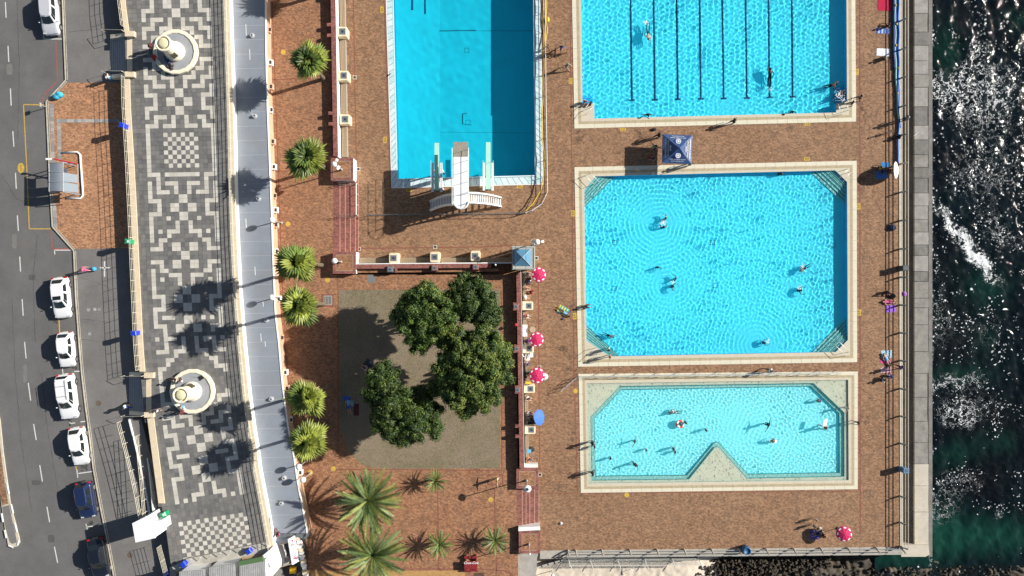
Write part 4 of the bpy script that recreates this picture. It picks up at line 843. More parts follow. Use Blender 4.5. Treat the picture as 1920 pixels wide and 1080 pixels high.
# ---- steps down to the pavement
STST=M('grey_concrete_step',(.33,.33,.335),.85,.15,2,world=True,fine=.1,dirt=.3,dirt_col=(.2,.19,.18))
STNO=M('pale_step_nosing',(.62,.58,.48),.8,.1,3,world=True)
def side_steps(label,y0,y1,xr,xl,n=8):
    t=thing('concrete_steps',label,'steps',P3((xr+xl)/2,(y0+y1)/2,ZWALK)); dz=(ZPROM-ZWALK)/n
    for i in range(n):
        xa=lerp(xr,xl,i/n); xb=lerp(xr,xl,(i+1)/n); z=ZPROM-(i+.999)*dz if i<n-1 else ZWALK+.0
        z=ZPROM-dz*(i+1)+.0
        if z<ZWALK+.03: z=ZWALK+.02
        f=MB(); f.prism(px([(xb,y0),(xa,y0),(xa,y1),(xb,y1)],z),ZWALK-.1,z); f.build('step',STST,t)
        f=MB(); f.prism(px([(xb,y0),(xb+.8,y0),(xb+.8,y1),(xb,y1)],z),z+.001,z+.012); f.build('nosing',STNO,t)
    for yy,(za) in ((y0-7,0),(y1,0)):
        f=MB(); f.prism(px([(xl-10,yy),(xr+10,yy),(xr+10,yy+7),(xl-10,yy+7)],ZPROM+.2),ZWALK-.1,[ZWALK+.55,ZPROM+.22,ZPROM+.22,ZWALK+.55] if True else 0); f.build('cheek_wall',CREAM,t)
        f=MB(); f.prism(px([(xr-4,yy-1),(xr+13,yy-1),(xr+13,yy+9),(xr-4,yy+9)],ZPROM+.5),ZPROM-.2,ZPROM+.5); f.build('newel_block',COPS,t)
        a=P3(xl-6,yy+3.5,ZWALK); b=P3(xr,yy+3.5,ZPROM)
        f=MB(); f.tube([a+Vector((0,0,.3)),a+Vector((0,0,1.3)),b+Vector((0,0,1.1)),b+Vector((0,0,.3))],.025,6); f.build('hand_rail',RAILC,t)
    f=MB(); f.prism(px([(xr,y0),(xr+10,y0),(xr+10,y1),(xr,y1)],ZPROM),ZWALK,ZPROM+.012); f.build('sandy_threshold',COPS,t)
    return t
side_steps('upper flight of grey concrete steps from the promenade down to the pavement',66,135,238,207)
side_steps('lower flight of grey concrete steps from the promenade down to the pavement',707,774,274,243)
# ---- ramp with tall rails
rp=thing('access_ramp','narrow concrete access ramp with white edges and tall rails beside the lower wall','ramp',P3(255,870,ZWALK))
def ramp_strip(nm,pts,wd,za,zb,mat,z0=ZWALK-.1):
    n=len(pts); zz=[lerp(za,zb,i/(n-1)) for i in range(n)]
    A=[P(x,y,zz[i]) for i,(x,y) in enumerate(pts)]; B=[P(x+wd,y,zz[i]) for i,(x,y) in enumerate(pts)]
    f=MB(); f.prism(A+B[::-1],z0,zz+zz[::-1]); return f.build(nm,mat,rp)
L1=[(240,786),(250,826),(262,876),(272,925),(281,975)]; L2=[(269,812),(274,850),(279,890),(283,930),(287,975)]
ramp_strip('ramp_surface',[(x+3,y) for x,y in L1],22,ZWALK+.9,ZWALK+.05,ASPHW)
ramp_strip('ramp_edge',L1,2.2,ZWALK+1.1,ZWALK+.2,WHW); ramp_strip('ramp_edge',L2,2.2,ZWALK+.25,ZWALK+1.25,WHW)
for off,L_,za,zb in ((-9,L1,1.1,.9),(3,L2,.9,1.2)):
    for hh in (.45,.75,1.05):
        f=MB(); f.tube([P3(x+off*.2,y,ZWALK)+Vector((0,0,lerp(za,zb,i/4)+hh)) for i,(x,y) in enumerate(L_)],.022,5); f.build('rail',RAILC,rp)
    for i in range(9):
        t=i/8*4; k=min(3,int(t)); u=t-k; x=lerp(L_[k][0],L_[k+1][0],u); y=lerp(L_[k][1],L_[k+1][1],u)
        a=P3(x+off*.2,y,ZWALK)+Vector((0,0,lerp(za,zb,t/4))); f=MB(); f.tube([a,a+Vector((0,0,1.05))],.024,5); f.build('post',RAILC,rp)
railing('pavement_railing','white barred railing between the white cabin and the green bin corner',[(302,1022),(309,1048),(316,1075)],ZPROM,(.1,.32,.54,.76,1.0),1.1,RAILC)
# ---- round benches with columns
CREAML=M('round_bench_cream',(.80,.735,.57),.7,.05,2,dirt=.15,dirt_col=(.5,.4,.28),dscale=2)
GREYT=M('round_terrace_grey',(.30,.31,.33),.9,.1,2,fine=.08)
def round_bench(label,cx,cy,slot):
    c=P3(cx,cy,ZPROM); t=thing('round_bench',label,'bench',c,0,'round benches with a column on the promenade')
    f=MB(); n=18
    f.lathe(0,0,[(2.30,-.02),(2.33,.40),(2.25,.46),(1.98,.46),(1.92,.40),(1.92,.3)],n,cap=False); f.build('seat_ring',CREAML,t,rel=False)
    f=MB(); f.lathe(0,0,[(1.93,-.02),(1.93,.36)],n); f.build('raised_floor',GREYT,t,rel=False)
    f=MB(); f.lathe(0,0,[(1.02,.36),(1.02,.65),(.92,.75),(.86,.8),(.68,2.7),(.68,3.0)],24,cap=False); f.build('column',CREAML,t,smooth=True,rel=False)
    f=MB(); f.lathe(0,0,[(.68,2.8),(.80,3.0),(.83,3.22),(.78,3.30),(.66,3.30),(.61,3.22),(.61,3.10)],24); f.build('column_ring',CREAML,t,smooth=True,rel=False)
    f=MB(); f.lathe(0,0,[(.50,3.08),(.52,3.28),(.30,3.34),(.05,3.35)],20); f.build('lid',M('lid_ochre',(.66,.60,.36),.7,.06,3),t,smooth=True,rel=False)
    a=R(slot); f=MB(); x,y=1.02*math.cos(a),1.02*math.sin(a)
    f.box(-.16,-.28,.0,.10,.28,.75); o=f.build('plaque_opening',M('bronze_plaque',(.08,.065,.04),.5,.1,5),t,rel=False); o.location=(.82*math.cos(a),.82*math.sin(a),1.15); o.rotation_euler=(0,0,a)
    return t
rb1=round_bench('upper round cream bench with a central column, two people in dark clothes beside it',331.5,99,-62)
rb2=round_bench('lower round cream bench with a central column, near the pushchair and seated group',363,733,62)
# ---- roof of the changing rooms
ROOFM=M('pale_roof_sheet',(.23,.255,.295),.6,.12,.25,world=True,dirt=.6,dirt_col=(.22,.215,.21),dscale=.3,fine=.07)
cb=thing('changing_rooms','long curved flat roofed building with pale grey roof between promenade and palms','building',P3(470,500,0))
rl=[(interp(WR,y)+9,y) for y in range(-80,1001,20)]; rrr=[(interp(ROOF_R,y),y) for y in range(1000,-81,-20)]
f=MB(); f.prism(px(rl+rrr,ZROOF),0,ZROOF); f.build('roof',ROOFM,cb)
f=MB(); A=[P(x-.2,y,ZROOF+.06) for x,y in rrr]; B=[P(x+1.3,y,ZROOF+.06) for x,y in rrr]; f.prism(A+B[::-1],ZROOF-.25,ZROOF+.06); f.build('eaves_gutter',WHW,cb)
f=MB(); k0=[(x+.4,y) for x,y in rrr]; f.prism(px([(x-30,y) for x,y in rrr],ZROOF)+px(k0[::-1],ZROOF),0,ZROOF-.3); f.build('outer_wall',M('building_wall_tan',(.55,.36,.24),.85,.15,1,world=True),cb)
rr=random.Random(8)
for y in range(-60,1000,27):
    xa,xb=interp(WR,y)+11,interp(ROOF_R,y)-1; f=MB(); line(f,[(xa,y),(xb,y-1)],.035,ZROOF+.004); f.build('roof_seam',M('roof_seam_grey',(.36,.38,.40),.7,.1,3),cb)
for x,y in ((473,67),(478,218),(485,373),(500,600),(509,748),(533,896),(528,943)):
    f=MB(); a=P3(x,y,ZROOF); f.lathe(a.x,a.y,[(.26,ZROOF-.02),(.26,ZROOF+.1),(.17,ZROOF+.12),(.17,ZROOF+.3),(.10,ZROOF+.3),(.09,ZROOF+.1)],12); f.build('roof_vent',M('vent_grey',(.42,.43,.44),.6,.1,4),cb)
for i,y in enumerate((50,112,158,202,262,310,365,392,420,470,500,560,634,700,730,790,840,890)):
    x=interp(ROOF_R,y); a=P3(x,y,ZROOF)
    f=MB(); f.box(a.x-.02,a.y-.3,1.5,a.x+(.42 if i%3 else .25),a.y+.3,2.0); w=f.build('window_box',WHW if i%2 else M('window_box_tan',(.6,.42,.3),.8,.1,3),cb)
    f=MB(); f.box(a.x+.12,a.y-.18,2.001,a.x+.36,a.y+.18,2.02); o=f.build('grille',DARK,w)
# long scars of old fixings on the roof
for x,y,l in ((461,45,22),(468,92,20),(472,205,14),(461,410,17),(478,500,16),(489,625,15),(493,565,10),(497,640,10)):
    f=MB(); line(f,[(x,y),(x+.8,y+l)],.06,ZROOF+.006); f.build('pipe_clip_mark',WHITEP,cb)
# ================= bench walls, pedestals and brick steps around the garden terrace =================
def brick_cap(mb,pts,z0,z1): mb.prism(px(pts,z1),z0,z1)
def pedestal(label,x0,y0,x1,y1,z,zb=0.,white=True,frame=3.4,cat='pedestal'):
    t=thing('brick_pedestal',label,cat,P3((x0+x1)/2,(y0+y1)/2,zb))
    a=P(x0,y0,z); b=P(x1,y1,z)
    f=MB(); f.box(a[0],b[1],zb-.2,b[0],a[1],z-.07); f.build('pedestal_body',WHW if white else BR_RED,t)
    f=MB(); fr=.26; X0,Y0,X1,Y1=a[0]-.02,b[1]-.02,b[0]+.02,a[1]+.02
    for (p,q,r_,s) in ((X0,Y0,X1,Y0+fr),(X0,Y1-fr,X1,Y1)): 
        g=MB(); g.box(p,q,z-.07,r_,s,z); g.build('brick_border',BR_REDV,t)
    for (p,q,r_,s) in ((X0,Y0+fr+.004,X0+fr,Y1-fr-.004),(X1-fr,Y0+fr+.004,X1,Y1-fr-.004)):
        g=MB(); g.box(p,q,z-.07,r_,s,z); g.build('brick_border',BR_RED,t)
    g=MB(); e=fr+.03
    for (p,q,r_,s) in ((X0+e,Y0+e,X1-e,Y0+e+.06),(X0+e,Y1-e-.06,X1-e,Y1-e),(X0+e,Y0+e+.07,X0+e+.06,Y1-e-.07),(X1-e-.06,Y0+e+.07,X1-e,Y1-e-.07)):
        g=MB(); g.box(p,q,z-.07,r_,s,z-.004); g.build('pale_joint_line',M('pale_pink_joint',(.46,.27,.2),.9,.1,4,world=True),t)
    g=MB(); e=fr+.10; g.box(X0+e,Y0+e,z-.07,X1-e,Y1-e,z-.012); g.build('paved_top',BR_TER,t)
    return t
pd1=pedestal('square brick topped pedestal at the upper end of the red steps, white outer face',620.5,296.5,662,337.5,1.85)
pd2=pedestal('square brick topped pedestal at the lower end of the red steps',624.5,472.5,667,513,1.85)
pd4=pedestal('square brick topped pedestal above the lower right steps, with a tall lamp',968.5,878.5,1009,916,1.5,white=False)
pd5=pedestal('square brick topped pedestal below the lower right steps at the beach corner',973,996,1012.5,1037.5,1.5,white=False)
f=MB(); f.prism(px([(972,989),(1012,987),(1013,994),(972,996)],1.6),0,1.6); f.build('white_end_face',WHW,pd5)
f=MB(); f.prism(px([(983,871),(1008.5,871),(1008.5,878),(983,878)],1.0),0,1.0); f.build('white_end_face',WHW,pd4)
def brick_steps(label,xs,y0,y1,zt):
    t=thing('brick_steps',label,'steps',P3((xs[0]+xs[-1])/2,(y0+y1)/2,0)); n=len(xs)-1
    for i in range(n):
        z=zt*(1-i/n)
        if i==n-1: z=zt/n
        f=MB(); f.prism(px([(xs[i],y0),(xs[i+1],y0),(xs[i+1],y1),(xs[i],y1)],z),-.3,z+ (.004 if i==0 else 0)); f.build('step',BR_RED,t)
        f=MB(); q=px([(xs[i+1]-1.3,y0),(xs[i+1],y0),(xs[i+1],y1),(xs[i+1]-1.3,y1)],z); f.prism([(p[0]-.004,p[1]) for p in q],z+.002,z+.010); f.build('step_nosing',MATS['pale_pink_joint'],t)
    return t
brick_steps('wide flight of dark red brick steps between the two square pedestals',[625,638,648,657.5,667,672.5],338,472,ZTER)
brick_steps('lower right flight of dark red brick steps between two pedestals near the beach',[969,980,987,994,1003,1011],917,988,ZTER)
CREAMB=M('planter_cream',(.74,.62,.42),.75,.06,3,dirt=.2,dirt_col=(.45,.33,.2),dscale=2)
GRILL=M('grey_lamp_grille',(.12,.14,.17),.5,.2,6)
def rounded(x0,y0,x1,y1,r,n=4,sides=(1,1,1,1)):
    out=[]
    for i,(cx,cy,a0) in enumerate(((x1-r,y1-r,0),(x0+r,y1-r,90),(x0+r,y0+r,180),(x1-r,y0+r,270))):
        if sides[i]: out+=[(cx+r*math.cos(R(a0+90*k/n)),cy+r*math.sin(R(a0+90*k/n))) for k in range(n+1)]
        else: out.append(((x1,x0,x0,x1)[i],(y1,y1,y0,y0)[i]))
    return out
def light_box(label,cx,cy,wx,wy,z,zb,body,group,sides=(1,1,1,1),gx=0,cat='light box',hh=None):
    a=P(cx-wx/2,cy-wy/2,z); b=P(cx+wx/2,cy+wy/2,z); x0,y0,x1,y1=a[0],b[1],b[0],a[1]
    t=thing('light_box',label,cat,((x0+x1)/2,(y0+y1)/2,zb),0,group)
    f=MB(); o=rounded(x0,y0,x1,y1,.16,4,sides); f.prism(o,zb,z-.08); i2=rounded(x0+.05,y0+.05,x1-.05,y1-.05,.13,4,sides); n=len(o)
    f.add([(p[0],p[1],z-.08) for p in o]+[(p[0],p[1],z) for p in i2],[(i,(i+1)%n,n+(i+1)%n,n+i) for i in range(n)]+[tuple(range(n,2*n))]); f.build('box_body',body,t)
    s=min(x1-x0,y1-y0)*.27; mx,my=(x0+x1)/2+gx,(y0+y1)/2
    f=MB(); f.box(mx-s-.04,my-s-.04,z-.02,mx+s+.04,my+s+.04,z+.03); f.build('grille_frame',M('frame_grey',(.30,.31,.31),.5,.1,6,metal=.3),t)
    f=MB(); f.box(mx-s,my-s,z+.02,mx+s,my+s,z+.034); g=f.build('grille',GRILL,t)
    f=MB(); f.cbox(mx+.02,my,z+.03,s*.7,s*.7,.03); f.build('lamp_cover',DARK,g)
    return t
def timber_bench(par,pts,z,n=4,across='x'):
    """pts: quad in survey points, boards run along the long side"""
    for i in range(n):
        t0,t1=(i+.08)/n,(i+.92)/n
        q=[(lerp(pts[0][0],pts[1][0],t0),lerp(pts[0][1],pts[1][1],t0)),(lerp(pts[0][0],pts[1][0],t1),lerp(pts[0][1],pts[1][1],t1)),(lerp(pts[3][0],pts[2][0],t1),lerp(pts[3][1],pts[2][1],t1)),(lerp(pts[3][0],pts[2][0],t0),lerp(pts[3][1],pts[2][1],t0))]
        f=MB(); f.prism(px(q,z),z-.05,z,True); f.build('bench_board',WOODB,par)
    f=MB(); f.prism(px(pts,z),0,z-.08); f.build('bench_plinth',M('bench_plinth_grey',(.34,.32,.29),.9,.15,2,world=True),par)
# wall 1 (vertical, top)
t1=thing('bench_wall','brick topped white wall with timber bench along the terrace left of the diving pool','wall',P3(632,120,0))
def qx(x,y): return x+(y*.017)
f=MB(); f.prism(px([(qx(620,-80),-80),(qx(629,-80),-80),(qx(629,292),292),(qx(620,292),292)],1.7),.5,1.7); f.build('brick_coping',BR_REDV,t1)
f=MB(); f.prism(px([(qx(617,-80),-80),(qx(619.6,-80),-80),(qx(619.6,292),292),(qx(617,292),292)],1.45),.5,1.45); f.build('brick_ledge',BR_REDV,t1)
f=MB(); f.prism([(p[0]+.004,p[1]) for p in px([(qx(628,-80),-80),(qx(629.3,-80),-80),(qx(629.3,294),294),(qx(628,294),294)],1.69)],0,1.69); f.build('white_face',WHW,t1)
for y in (-10,46,66,212,232):
    f=MB(); f.prism(px([(qx(612,y),y-3),(qx(620,y),y-3),(qx(620,y),y+3),(qx(612,y),y+3)],1.72),.8,1.72); f.build('brick_buttress',BR_RED,t1)
for ya,yb in ((-80,49),(72,131),(153,214),(236,294)): timber_bench(t1,[(qx(636,ya),ya),(qx(646.5,ya),ya),(qx(646.5,yb),yb),(qx(636,yb),yb)],.45)
lbn=['cream light box on the left bench wall, uppermost of three','cream light box on the left bench wall, middle of three','cream light box on the left bench wall, lowest of three, near the brick pedestal']
for (x,y),lb in zip(((641,59),(643.5,141.5),(646,223.5)),lbn): light_box(lb,x,y,19,19,1.25,0,CREAMB,'cream light boxes on the bench walls',(1,0,0,1),.05)
# wall 2 (horizontal, middle)
t2=thing('bench_wall','brick topped wall with timber bench below the diving platform','wall',P3(800,500,0))
f=MB(); f.prism(px([(667.5,496),(921,494),(921,502),(667.5,504)],1.7),0,1.7); f.build('brick_coping',BR_RED,t2)
f=MB(); f.prism(px([(667.5,494),(960,491.6),(960,493.6),(667.5,495.6)],1.66),0,1.66); f.build('white_face',WHW,t2)
f=MB(); f.prism(px([(668,505),(935,503),(935,509),(668,511.5)],1.2),.5,1.2); f.build('planter_ledge',BR_TER,t2)
for x in (742,): f=MB(); f.prism(px([(x-2,503),(x+2,503),(x+2,511),(x-2,511)],1.72),.6,1.72); f.build('brick_buttress',BR_RED,t2)
for xa,xb in ((672,727),(749,805),(827,881),(902,958)): timber_bench(t2,[(xa,493),(xa,483.5),(xb,483),(xb,492.5)],.45)
for (x,y),lb in zip(((738,484),(815,482),(891,480)),('cream light box under the diving pool, left of three on the middle bench wall','cream light box under the diving pool, centre of three on the middle bench wall','cream light box under the diving pool, right of three on the middle bench wall')): light_box(lb,x,y,18,20,1.45,0,CREAMB,'cream light boxes on the bench walls')
for (x,y),lb,mm in zip(((731,505),(814.5,502.5),(891.5,500.5)),('dark grey light box on the garden side of the middle wall, leftmost','red brick light box on the garden side of the middle wall, in the middle','red brick light box on the garden side of the middle wall, nearest the pavilion'),(GRILL,BR_RED,BR_RED)): light_box(lb,x,y,12,11,1.9,.8,mm,'brick light boxes on the garden side',(0,0,0,0))
# wall 3 (vertical, right of lawn)
t3=thing('bench_wall','brick topped wall with timber bench and sunbathers right of the lawn','wall',P3(975,700,0))
def q3(x,y): return x+(y-510)*.0175
f=MB(); f.prism(px([(q3(968,510),511),(q3(976.5,510),511),(q3(976.5,880),878),(q3(968,880),878)],1.8),.5,1.8); f.build('brick_coping',BR_REDV,t3)
f=MB(); f.prism([(p[0]+.004,p[1]) for p in px([(q3(975.5,510),506),(q3(977,510),506),(q3(977,880),876),(q3(975.5,880),876)],1.79)],0,1.79); f.build('white_face',WHW,t3)
for y in (799,818): f=MB(); f.prism(px([(q3(961,y),y-3),(q3(968,y),y-3),(q3(968,y),y+3),(q3(961,y),y+3)],1.82),.8,1.82); f.build('brick_buttress',BR_RED,t3)
for ya,yb in ((507,563),(584,648),(662,720),(740,797),(816,870)): timber_bench(t3,[(q3(979.5,ya),ya),(q3(985.5,ya),ya),(q3(985.5,yb),yb),(q3(979.5,yb),yb)],.45,3)
for (x,y),lb in zip(((989.5,573.5),(990.5,654),(992.5,729),(994,806)),('cream light box on the right bench wall, uppermost of four','cream light box on the right bench wall beside the middle pink umbrella','cream light box on the right bench wall below the yellow towel','cream light box on the right bench wall below the blue umbrella')): light_box(lb,x,y,20,16.5,1.15,0,CREAMB,'cream light boxes on the bench walls',(1,0,0,1),.12)
for (x,y),lb in zip(((967,575),(968.5,654),(970,731)),('red brick light box on the garden side of the right wall, uppermost','red brick light box on the garden side of the right wall, middle','red brick light box on the garden side of the right wall, lowest')): light_box(lb,x,y,10.5,15.5,1.95,.8,BR_RED,'brick light boxes on the garden side',(0,0,0,0))
# pavilion with glazed pyramid
pv=thing('pavilion','small square pavilion with concrete roof and blue glazed pyramid at the wall corner','pavilion',P3(981,484,0))
PVR=M('pavilion_roof_concrete',(.40,.41,.37),.85,.12,1.5,world=True,fine=.08,dirt=.3,dirt_col=(.25,.26,.24))
z=3.2; a=P(959.5,461.5,z); b=P(1003.5,505.5,z)
f=MB(); f.box(a[0],b[1],z-.35,b[0],a[1],z); f.build('roof_slab',PVR,pv)
f=MB(); 
for p in ((a[0]+.06,a[1]-.06,b[0]-.06,a[1]-.16),(a[0]+.06,b[1]+.06,b[0]-.06,b[1]+.16)): g=MB(); g.box(p[0],p[1],z,p[2],p[3],z+.06); g.build('roof_upstand',PVR,pv)
for X in (a[0]+.06,b[0]-.16): g=MB(); g.box(X,b[1]+.17,z,X+.1,a[1]-.17,z+.06); g.build('roof_upstand',PVR,pv)
for X in (a[0]+.15,b[0]-.35):
    for Y in (b[1]+.15,a[1]-.35): g=MB(); g.box(X,Y,0,X+.2,Y+.2,z-.35); g.build('corner_post',PVR,pv)
g=MB(); g.box(a[0]+.4,b[1]+.4,0,b[0]-.4,a[1]-.4,z-.36); g.build('kiosk_walls',CREAM,pv)
c=P3(979.5,483,z); s=.86; GLB=M('blue_glazing',(.10,.25,.38),.12,.1,2,coat=.6)
for i in range(4):
    a0,a1=R(45+90*i),R(135+90*i); q=s*1.414
    g=MB(); g.add([(c.x+q*math.cos(a0),c.y+q*math.sin(a0),z+.05),(c.x+q*math.cos(a1),c.y+q*math.sin(a1),z+.05),(c.x,c.y,z+.75)],[(0,1,2)]); g.build('glass_pane',GLB,pv)
    g=MB(); g.tube([(c.x+q*math.cos(a0),c.y+q*math.sin(a0),z+.05),(c.x,c.y,z+.77)],.022,5); g.build('glazing_bar',M('glazing_bar_pale',(.45,.52,.56),.5,.1,5),pv)
for dx,dy in ((-.75,0),(.35,0)): g=MB(); g.tube([(c.x+dx,c.y-1.3,z+.9),(c.x+dx,c.y+1.2,z+.9)],.018,5); g.build('roof_rail',DARK,pv)
# small drains and grates along the walls
for x,y,l in ((665,145,'small square drain left of the diving pool beside the middle light box'),(672,317,'small square drain beside the upper brick pedestal'),(673,467,'small square drain at the foot of the lower brick pedestal'),(816,463,'small square drain above the centre light box'),(1006,484,'small square drain right of the pavilion'),(1011,689,'small square drain beside the lowest pink umbrella of the wall'),(1012.5,890,'small square drain beside the lower right pedestal')):
    a=P(x,y); f=MB(); f.cbox(a[0],a[1],-.02,.42,.42,.028); t=thing('floor_drain',l,'drain',(a[0],a[1],0)); f.build('drain_frame',KERB,t); f=MB(); f.cbox(a[0],a[1],0,.26,.26,.014); f.build('drain_grate',DARK,t)
a=P(615,563,ZTER); t=thing('garden_grating','square metal grating framed in brick beside the lower fan palm','drain',(a[0],a[1],ZTER)); f=MB(); f.cbox(a[0],a[1],ZTER-.02,.9,1.,.03); f.build('grate_frame',CONC,t)
for i in range(5): f=MB(); f.cbox(a[0]-.32+i*.16,a[1],ZTER,.05,.84,.03); f.build('grate_bar',DARK,t)
a=P(696,523,ZTER); t=thing('garden_grating','grey grating in the paving under the middle bench wall','drain',(a[0],a[1],ZTER)); f=MB(); f.cbox(a[0],a[1],ZTER-.02,.85,.8,.03); f.build('grate_frame',M('slate_grey_plate',(.17,.18,.18),.7,.1,6),t)
# ---- diving platform
dp=thing('diving_platform','white concrete diving platform with long board deck and two curved side stairs','diving platform',P3(862,380,0))
DPW=M('platform_white_paint',(.80,.80,.79),.6,.04,2,world=True,dirt=.25,dirt_col=(.6,.58,.54),dscale=1.2)
z=4.8; k=(HC-z)/HC/PPM
def pw(pts,z=z): return px(pts,z)
out=[(850.3,290),(877.5,290),(879.3,380)]+[(864.5+14.2*math.cos(R(t)),378+14.2*math.sin(R(t))) for t in range(10,181,17)]+[(850.3,378)]
f=MB(); f.prism(pw(out),z-.25,z,True); f.build('platform_deck',DPW,dp)
f=MB(); f.prism(pw([(850,266.5),(877.5,266),(877.5,293.5),(850,294)]),z-.2,z+.03,True); f.build('worn_front_mat',M('worn_brown_mat',(.30,.27,.22),.95,.2,4,fine=.2),dp)
f=MB(); f.prism(px([(856,345),(873,345),(873,385),(856,385)],2),-.1,z-.25); f.build('central_pier',DPW,dp)
f=MB(); f.prism(px([(857,318),(872,318),(872,322),(857,322)],2),-1.,z-.25); f.build('front_pier',DPW,dp)
PR=M('platform_rail',(.55,.60,.57),.5,.1,5,metal=.3)
for xs_ in (848.8,879.2):
    for h in (.5,1.):
        f=MB(); f.tube([(*P(xs_,280,z),z+h),(*P(xs_,385,z),z+h)],.022,5); f.build('side_rail',PR,dp)
    for y in (280,300,320,340,360,380): f=MB(); f.tube([(*P(xs_,y,z),z),(*P(xs_,y,z),z+1)],.022,5); f.build('rail_post',PR,dp)
f=MB(); f.tube([(*P(864.5+14.6*math.cos(R(t)),378+14.6*math.sin(R(t)),z),z+1.) for t in range(0,181,18)],.025,5); f.build('back_rail',PR,dp)
# parapet on the rounded back
for t in range(0,180,12):
    f=MB(); a0,a1=R(t),R(t+11.5); q=[(864.5+r*math.cos(a),378+r*math.sin(a)) for r,a in ((14.3,a0),(14.3,a1),(13.2,a1),(13.2,a0))]; f.prism(pw(q),z-.6,z+.12); f.build('parapet_block',DPW,dp)
def stair(side):
    # from the platform (inner) down to the ground (outer)
    inner=(850,371) if side<0 else (879,368); n=15
    t_=DPW
    for i in range(n):
        u0,u1=i/n,(i+1)/n
        def pt(u,w):
            x=inner[0]+side*(44 if side<0 else 62)*u; 
            y=inner[1]-6+ (14*u*u if side<0 else 9*u*u) + w*(19 if side<0 else 19)*(1-.12*u)
            return (x,y)
        zz=z-.30-(z-.45)*((i+1)/n)
        f=MB(); f.prism(px([pt(u0,0.08),pt(u1-.026,.08),pt(u1-.026,.92),pt(u0,.92)],zz),zz-.07,zz,True); f.build('stair_tread',t_,dp)
    for w0,w1 in ((-.04,.06),(.93,1.06)):
        for i in range(n):
            u0,u1=i/n,(i+1)/n
            def pt(u,w):
                x=inner[0]+side*(44 if side<0 else 62)*u; y=inner[1]-6+(14*u*u if side<0 else 9*u*u)+w*19*(1-.12*u); return (x,y)
            za=z-.3-(z-.45)*u0; zb=z-.3-(z-.45)*u1; zm=(za+zb)/2
            q=px([pt(u0,w0),pt(u1,w0),pt(u1,w1),pt(u0,w1)],zm); f=MB(); f.prism(q,zm-.55,[za+.28,zb+.28,zb+.28,za+.28],True); f.build('stair_string',t_,dp)
        f=MB(); f.tube([(*P(*pt(i/n,(w0+w1)/2),z-.3-(z-.45)*i/n),z-.3-(z-.45)*i/n+1.0) for i in range(n+1)],.025,5); f.build('stair_rail',PR,dp)
stair(-1); stair(1)
MINT=M('mint_springboard',(.42,.70,.56),.7,.06,3,fine=.05); SBW=M('springboard_frame_white',(.72,.73,.70),.6,.08,4)
def springboard(label,x,y0,y1,zz):
    t=thing('springboard',label,'springboard',P3(x,340,0),0,'mint green springboards')
    f=MB(); f.prism(px([(x-4.2,y0),(x+4.2,y0),(x+4.6,y1),(x-4.6,y1)],zz),zz-.06,zz,True); f.build('board',MINT,t)
    for s in (-1,1):
        f=MB(); f.prism(px([(x+s*8-2,305),(x+s*8+2,305),(x+s*8+2.3,y1+2),(x+s*8-2.3,y1+2)],zz),zz-.35,zz-.02,True); f.build('side_beam',SBW,t)
        for y in (316,350): f=MB(); a=P(x+s*8,y,zz); f.cbox(a[0],a[1],-.2 if y>332 else -2,.16,.16,zz-.35+(.2 if y>332 else 2)); f.build('leg',SBW,t)
        f=MB(); f.tube([(*P(x+s*9.5,303,zz),zz),(*P(x+s*9.5,303,zz),zz+.8),(*P(x+s*9.5,y1-4,zz),zz+.8),(*P(x+s*9.5,y1-4,zz),zz)],.02,5); f.build('hand_rail',PR,t)
    f=MB(); a=P3(x,332,zz-.12); f.tube([a-Vector((.5,0,0)),a+Vector((.5,0,0))],.08,8); f.build('fulcrum_roller',DARK,t)
    f=MB(); f.prism(px([(x-6,y1-3),(x+6,y1-3),(x+6,y1+1),(x-6,y1+1)],zz-.1),zz-.4,zz-.1,True); f.build('anchor_plate',DARK,t)
    return t
springboard('mint green springboard on the left of the diving platform',819,268,357,2.6)
springboard('mint green springboard on the right of the diving platform',915.5,266.5,355,1.3)
# ================= palms and trees =================
def leafmat(name,c,var=.3,rough=.5):
    m=bpy.data.materials.new(name); m.use_nodes=True; nt=m.node_tree; b=nt.nodes['Principled BSDF']; L=nt.links; b.inputs['Roughness'].default_value=rough
    g=_ns(nt,'ShaderNodeNewGeometry'); n=_ns(nt,'ShaderNodeTexNoise'); n.inputs['Scale'].default_value=1.1; n.inputs['Detail'].default_value=5; L.new(g.outputs['Position'],n.inputs['Vector'])
    oi=_ns(nt,'ShaderNodeObjectInfo')
    mr=_ns(nt,'ShaderNodeMapRange'); mr.inputs[1].default_value=.3; mr.inputs[2].default_value=.7; mr.inputs[3].default_value=1-var; mr.inputs[4].default_value=1+var; L.new(n.outputs[0],mr.inputs[0])
    m2=_ns(nt,'ShaderNodeMapRange'); m2.inputs[3].default_value=.75; m2.inputs[4].default_value=1.25; L.new(oi.outputs['Random'],m2.inputs[0])
    mm=_ns(nt,'ShaderNodeMath',operation='MULTIPLY'); L.new(mr.outputs[0],mm.inputs[0]); L.new(m2.outputs[0],mm.inputs[1])
    x=_ns(nt,'ShaderNodeMix',data_type='RGBA',blend_type='MULTIPLY'); x.inputs[0].default_value=1; x.inputs[6].default_value=(*c,1); L.new(mm.outputs[0],x.inputs[7]); L.new(x.outputs[2],b.inputs['Base Color'])
    tr=_ns(nt,'ShaderNodeBsdfTranslucent'); L.new(x.outputs[2],tr.inputs[0]); ms=_ns(nt,'ShaderNodeMixShader'); ms.inputs[0].default_value=.22; L.new(b.outputs[0],ms.inputs[1]); L.new(tr.outputs[0],ms.inputs[2]); L.new(ms.outputs[0],nt.nodes['Material Output'].inputs[0]); return m
BARK=M('palm_bark',(.16,.12,.08),.9,.3,4,bump=.8,bscale=12)
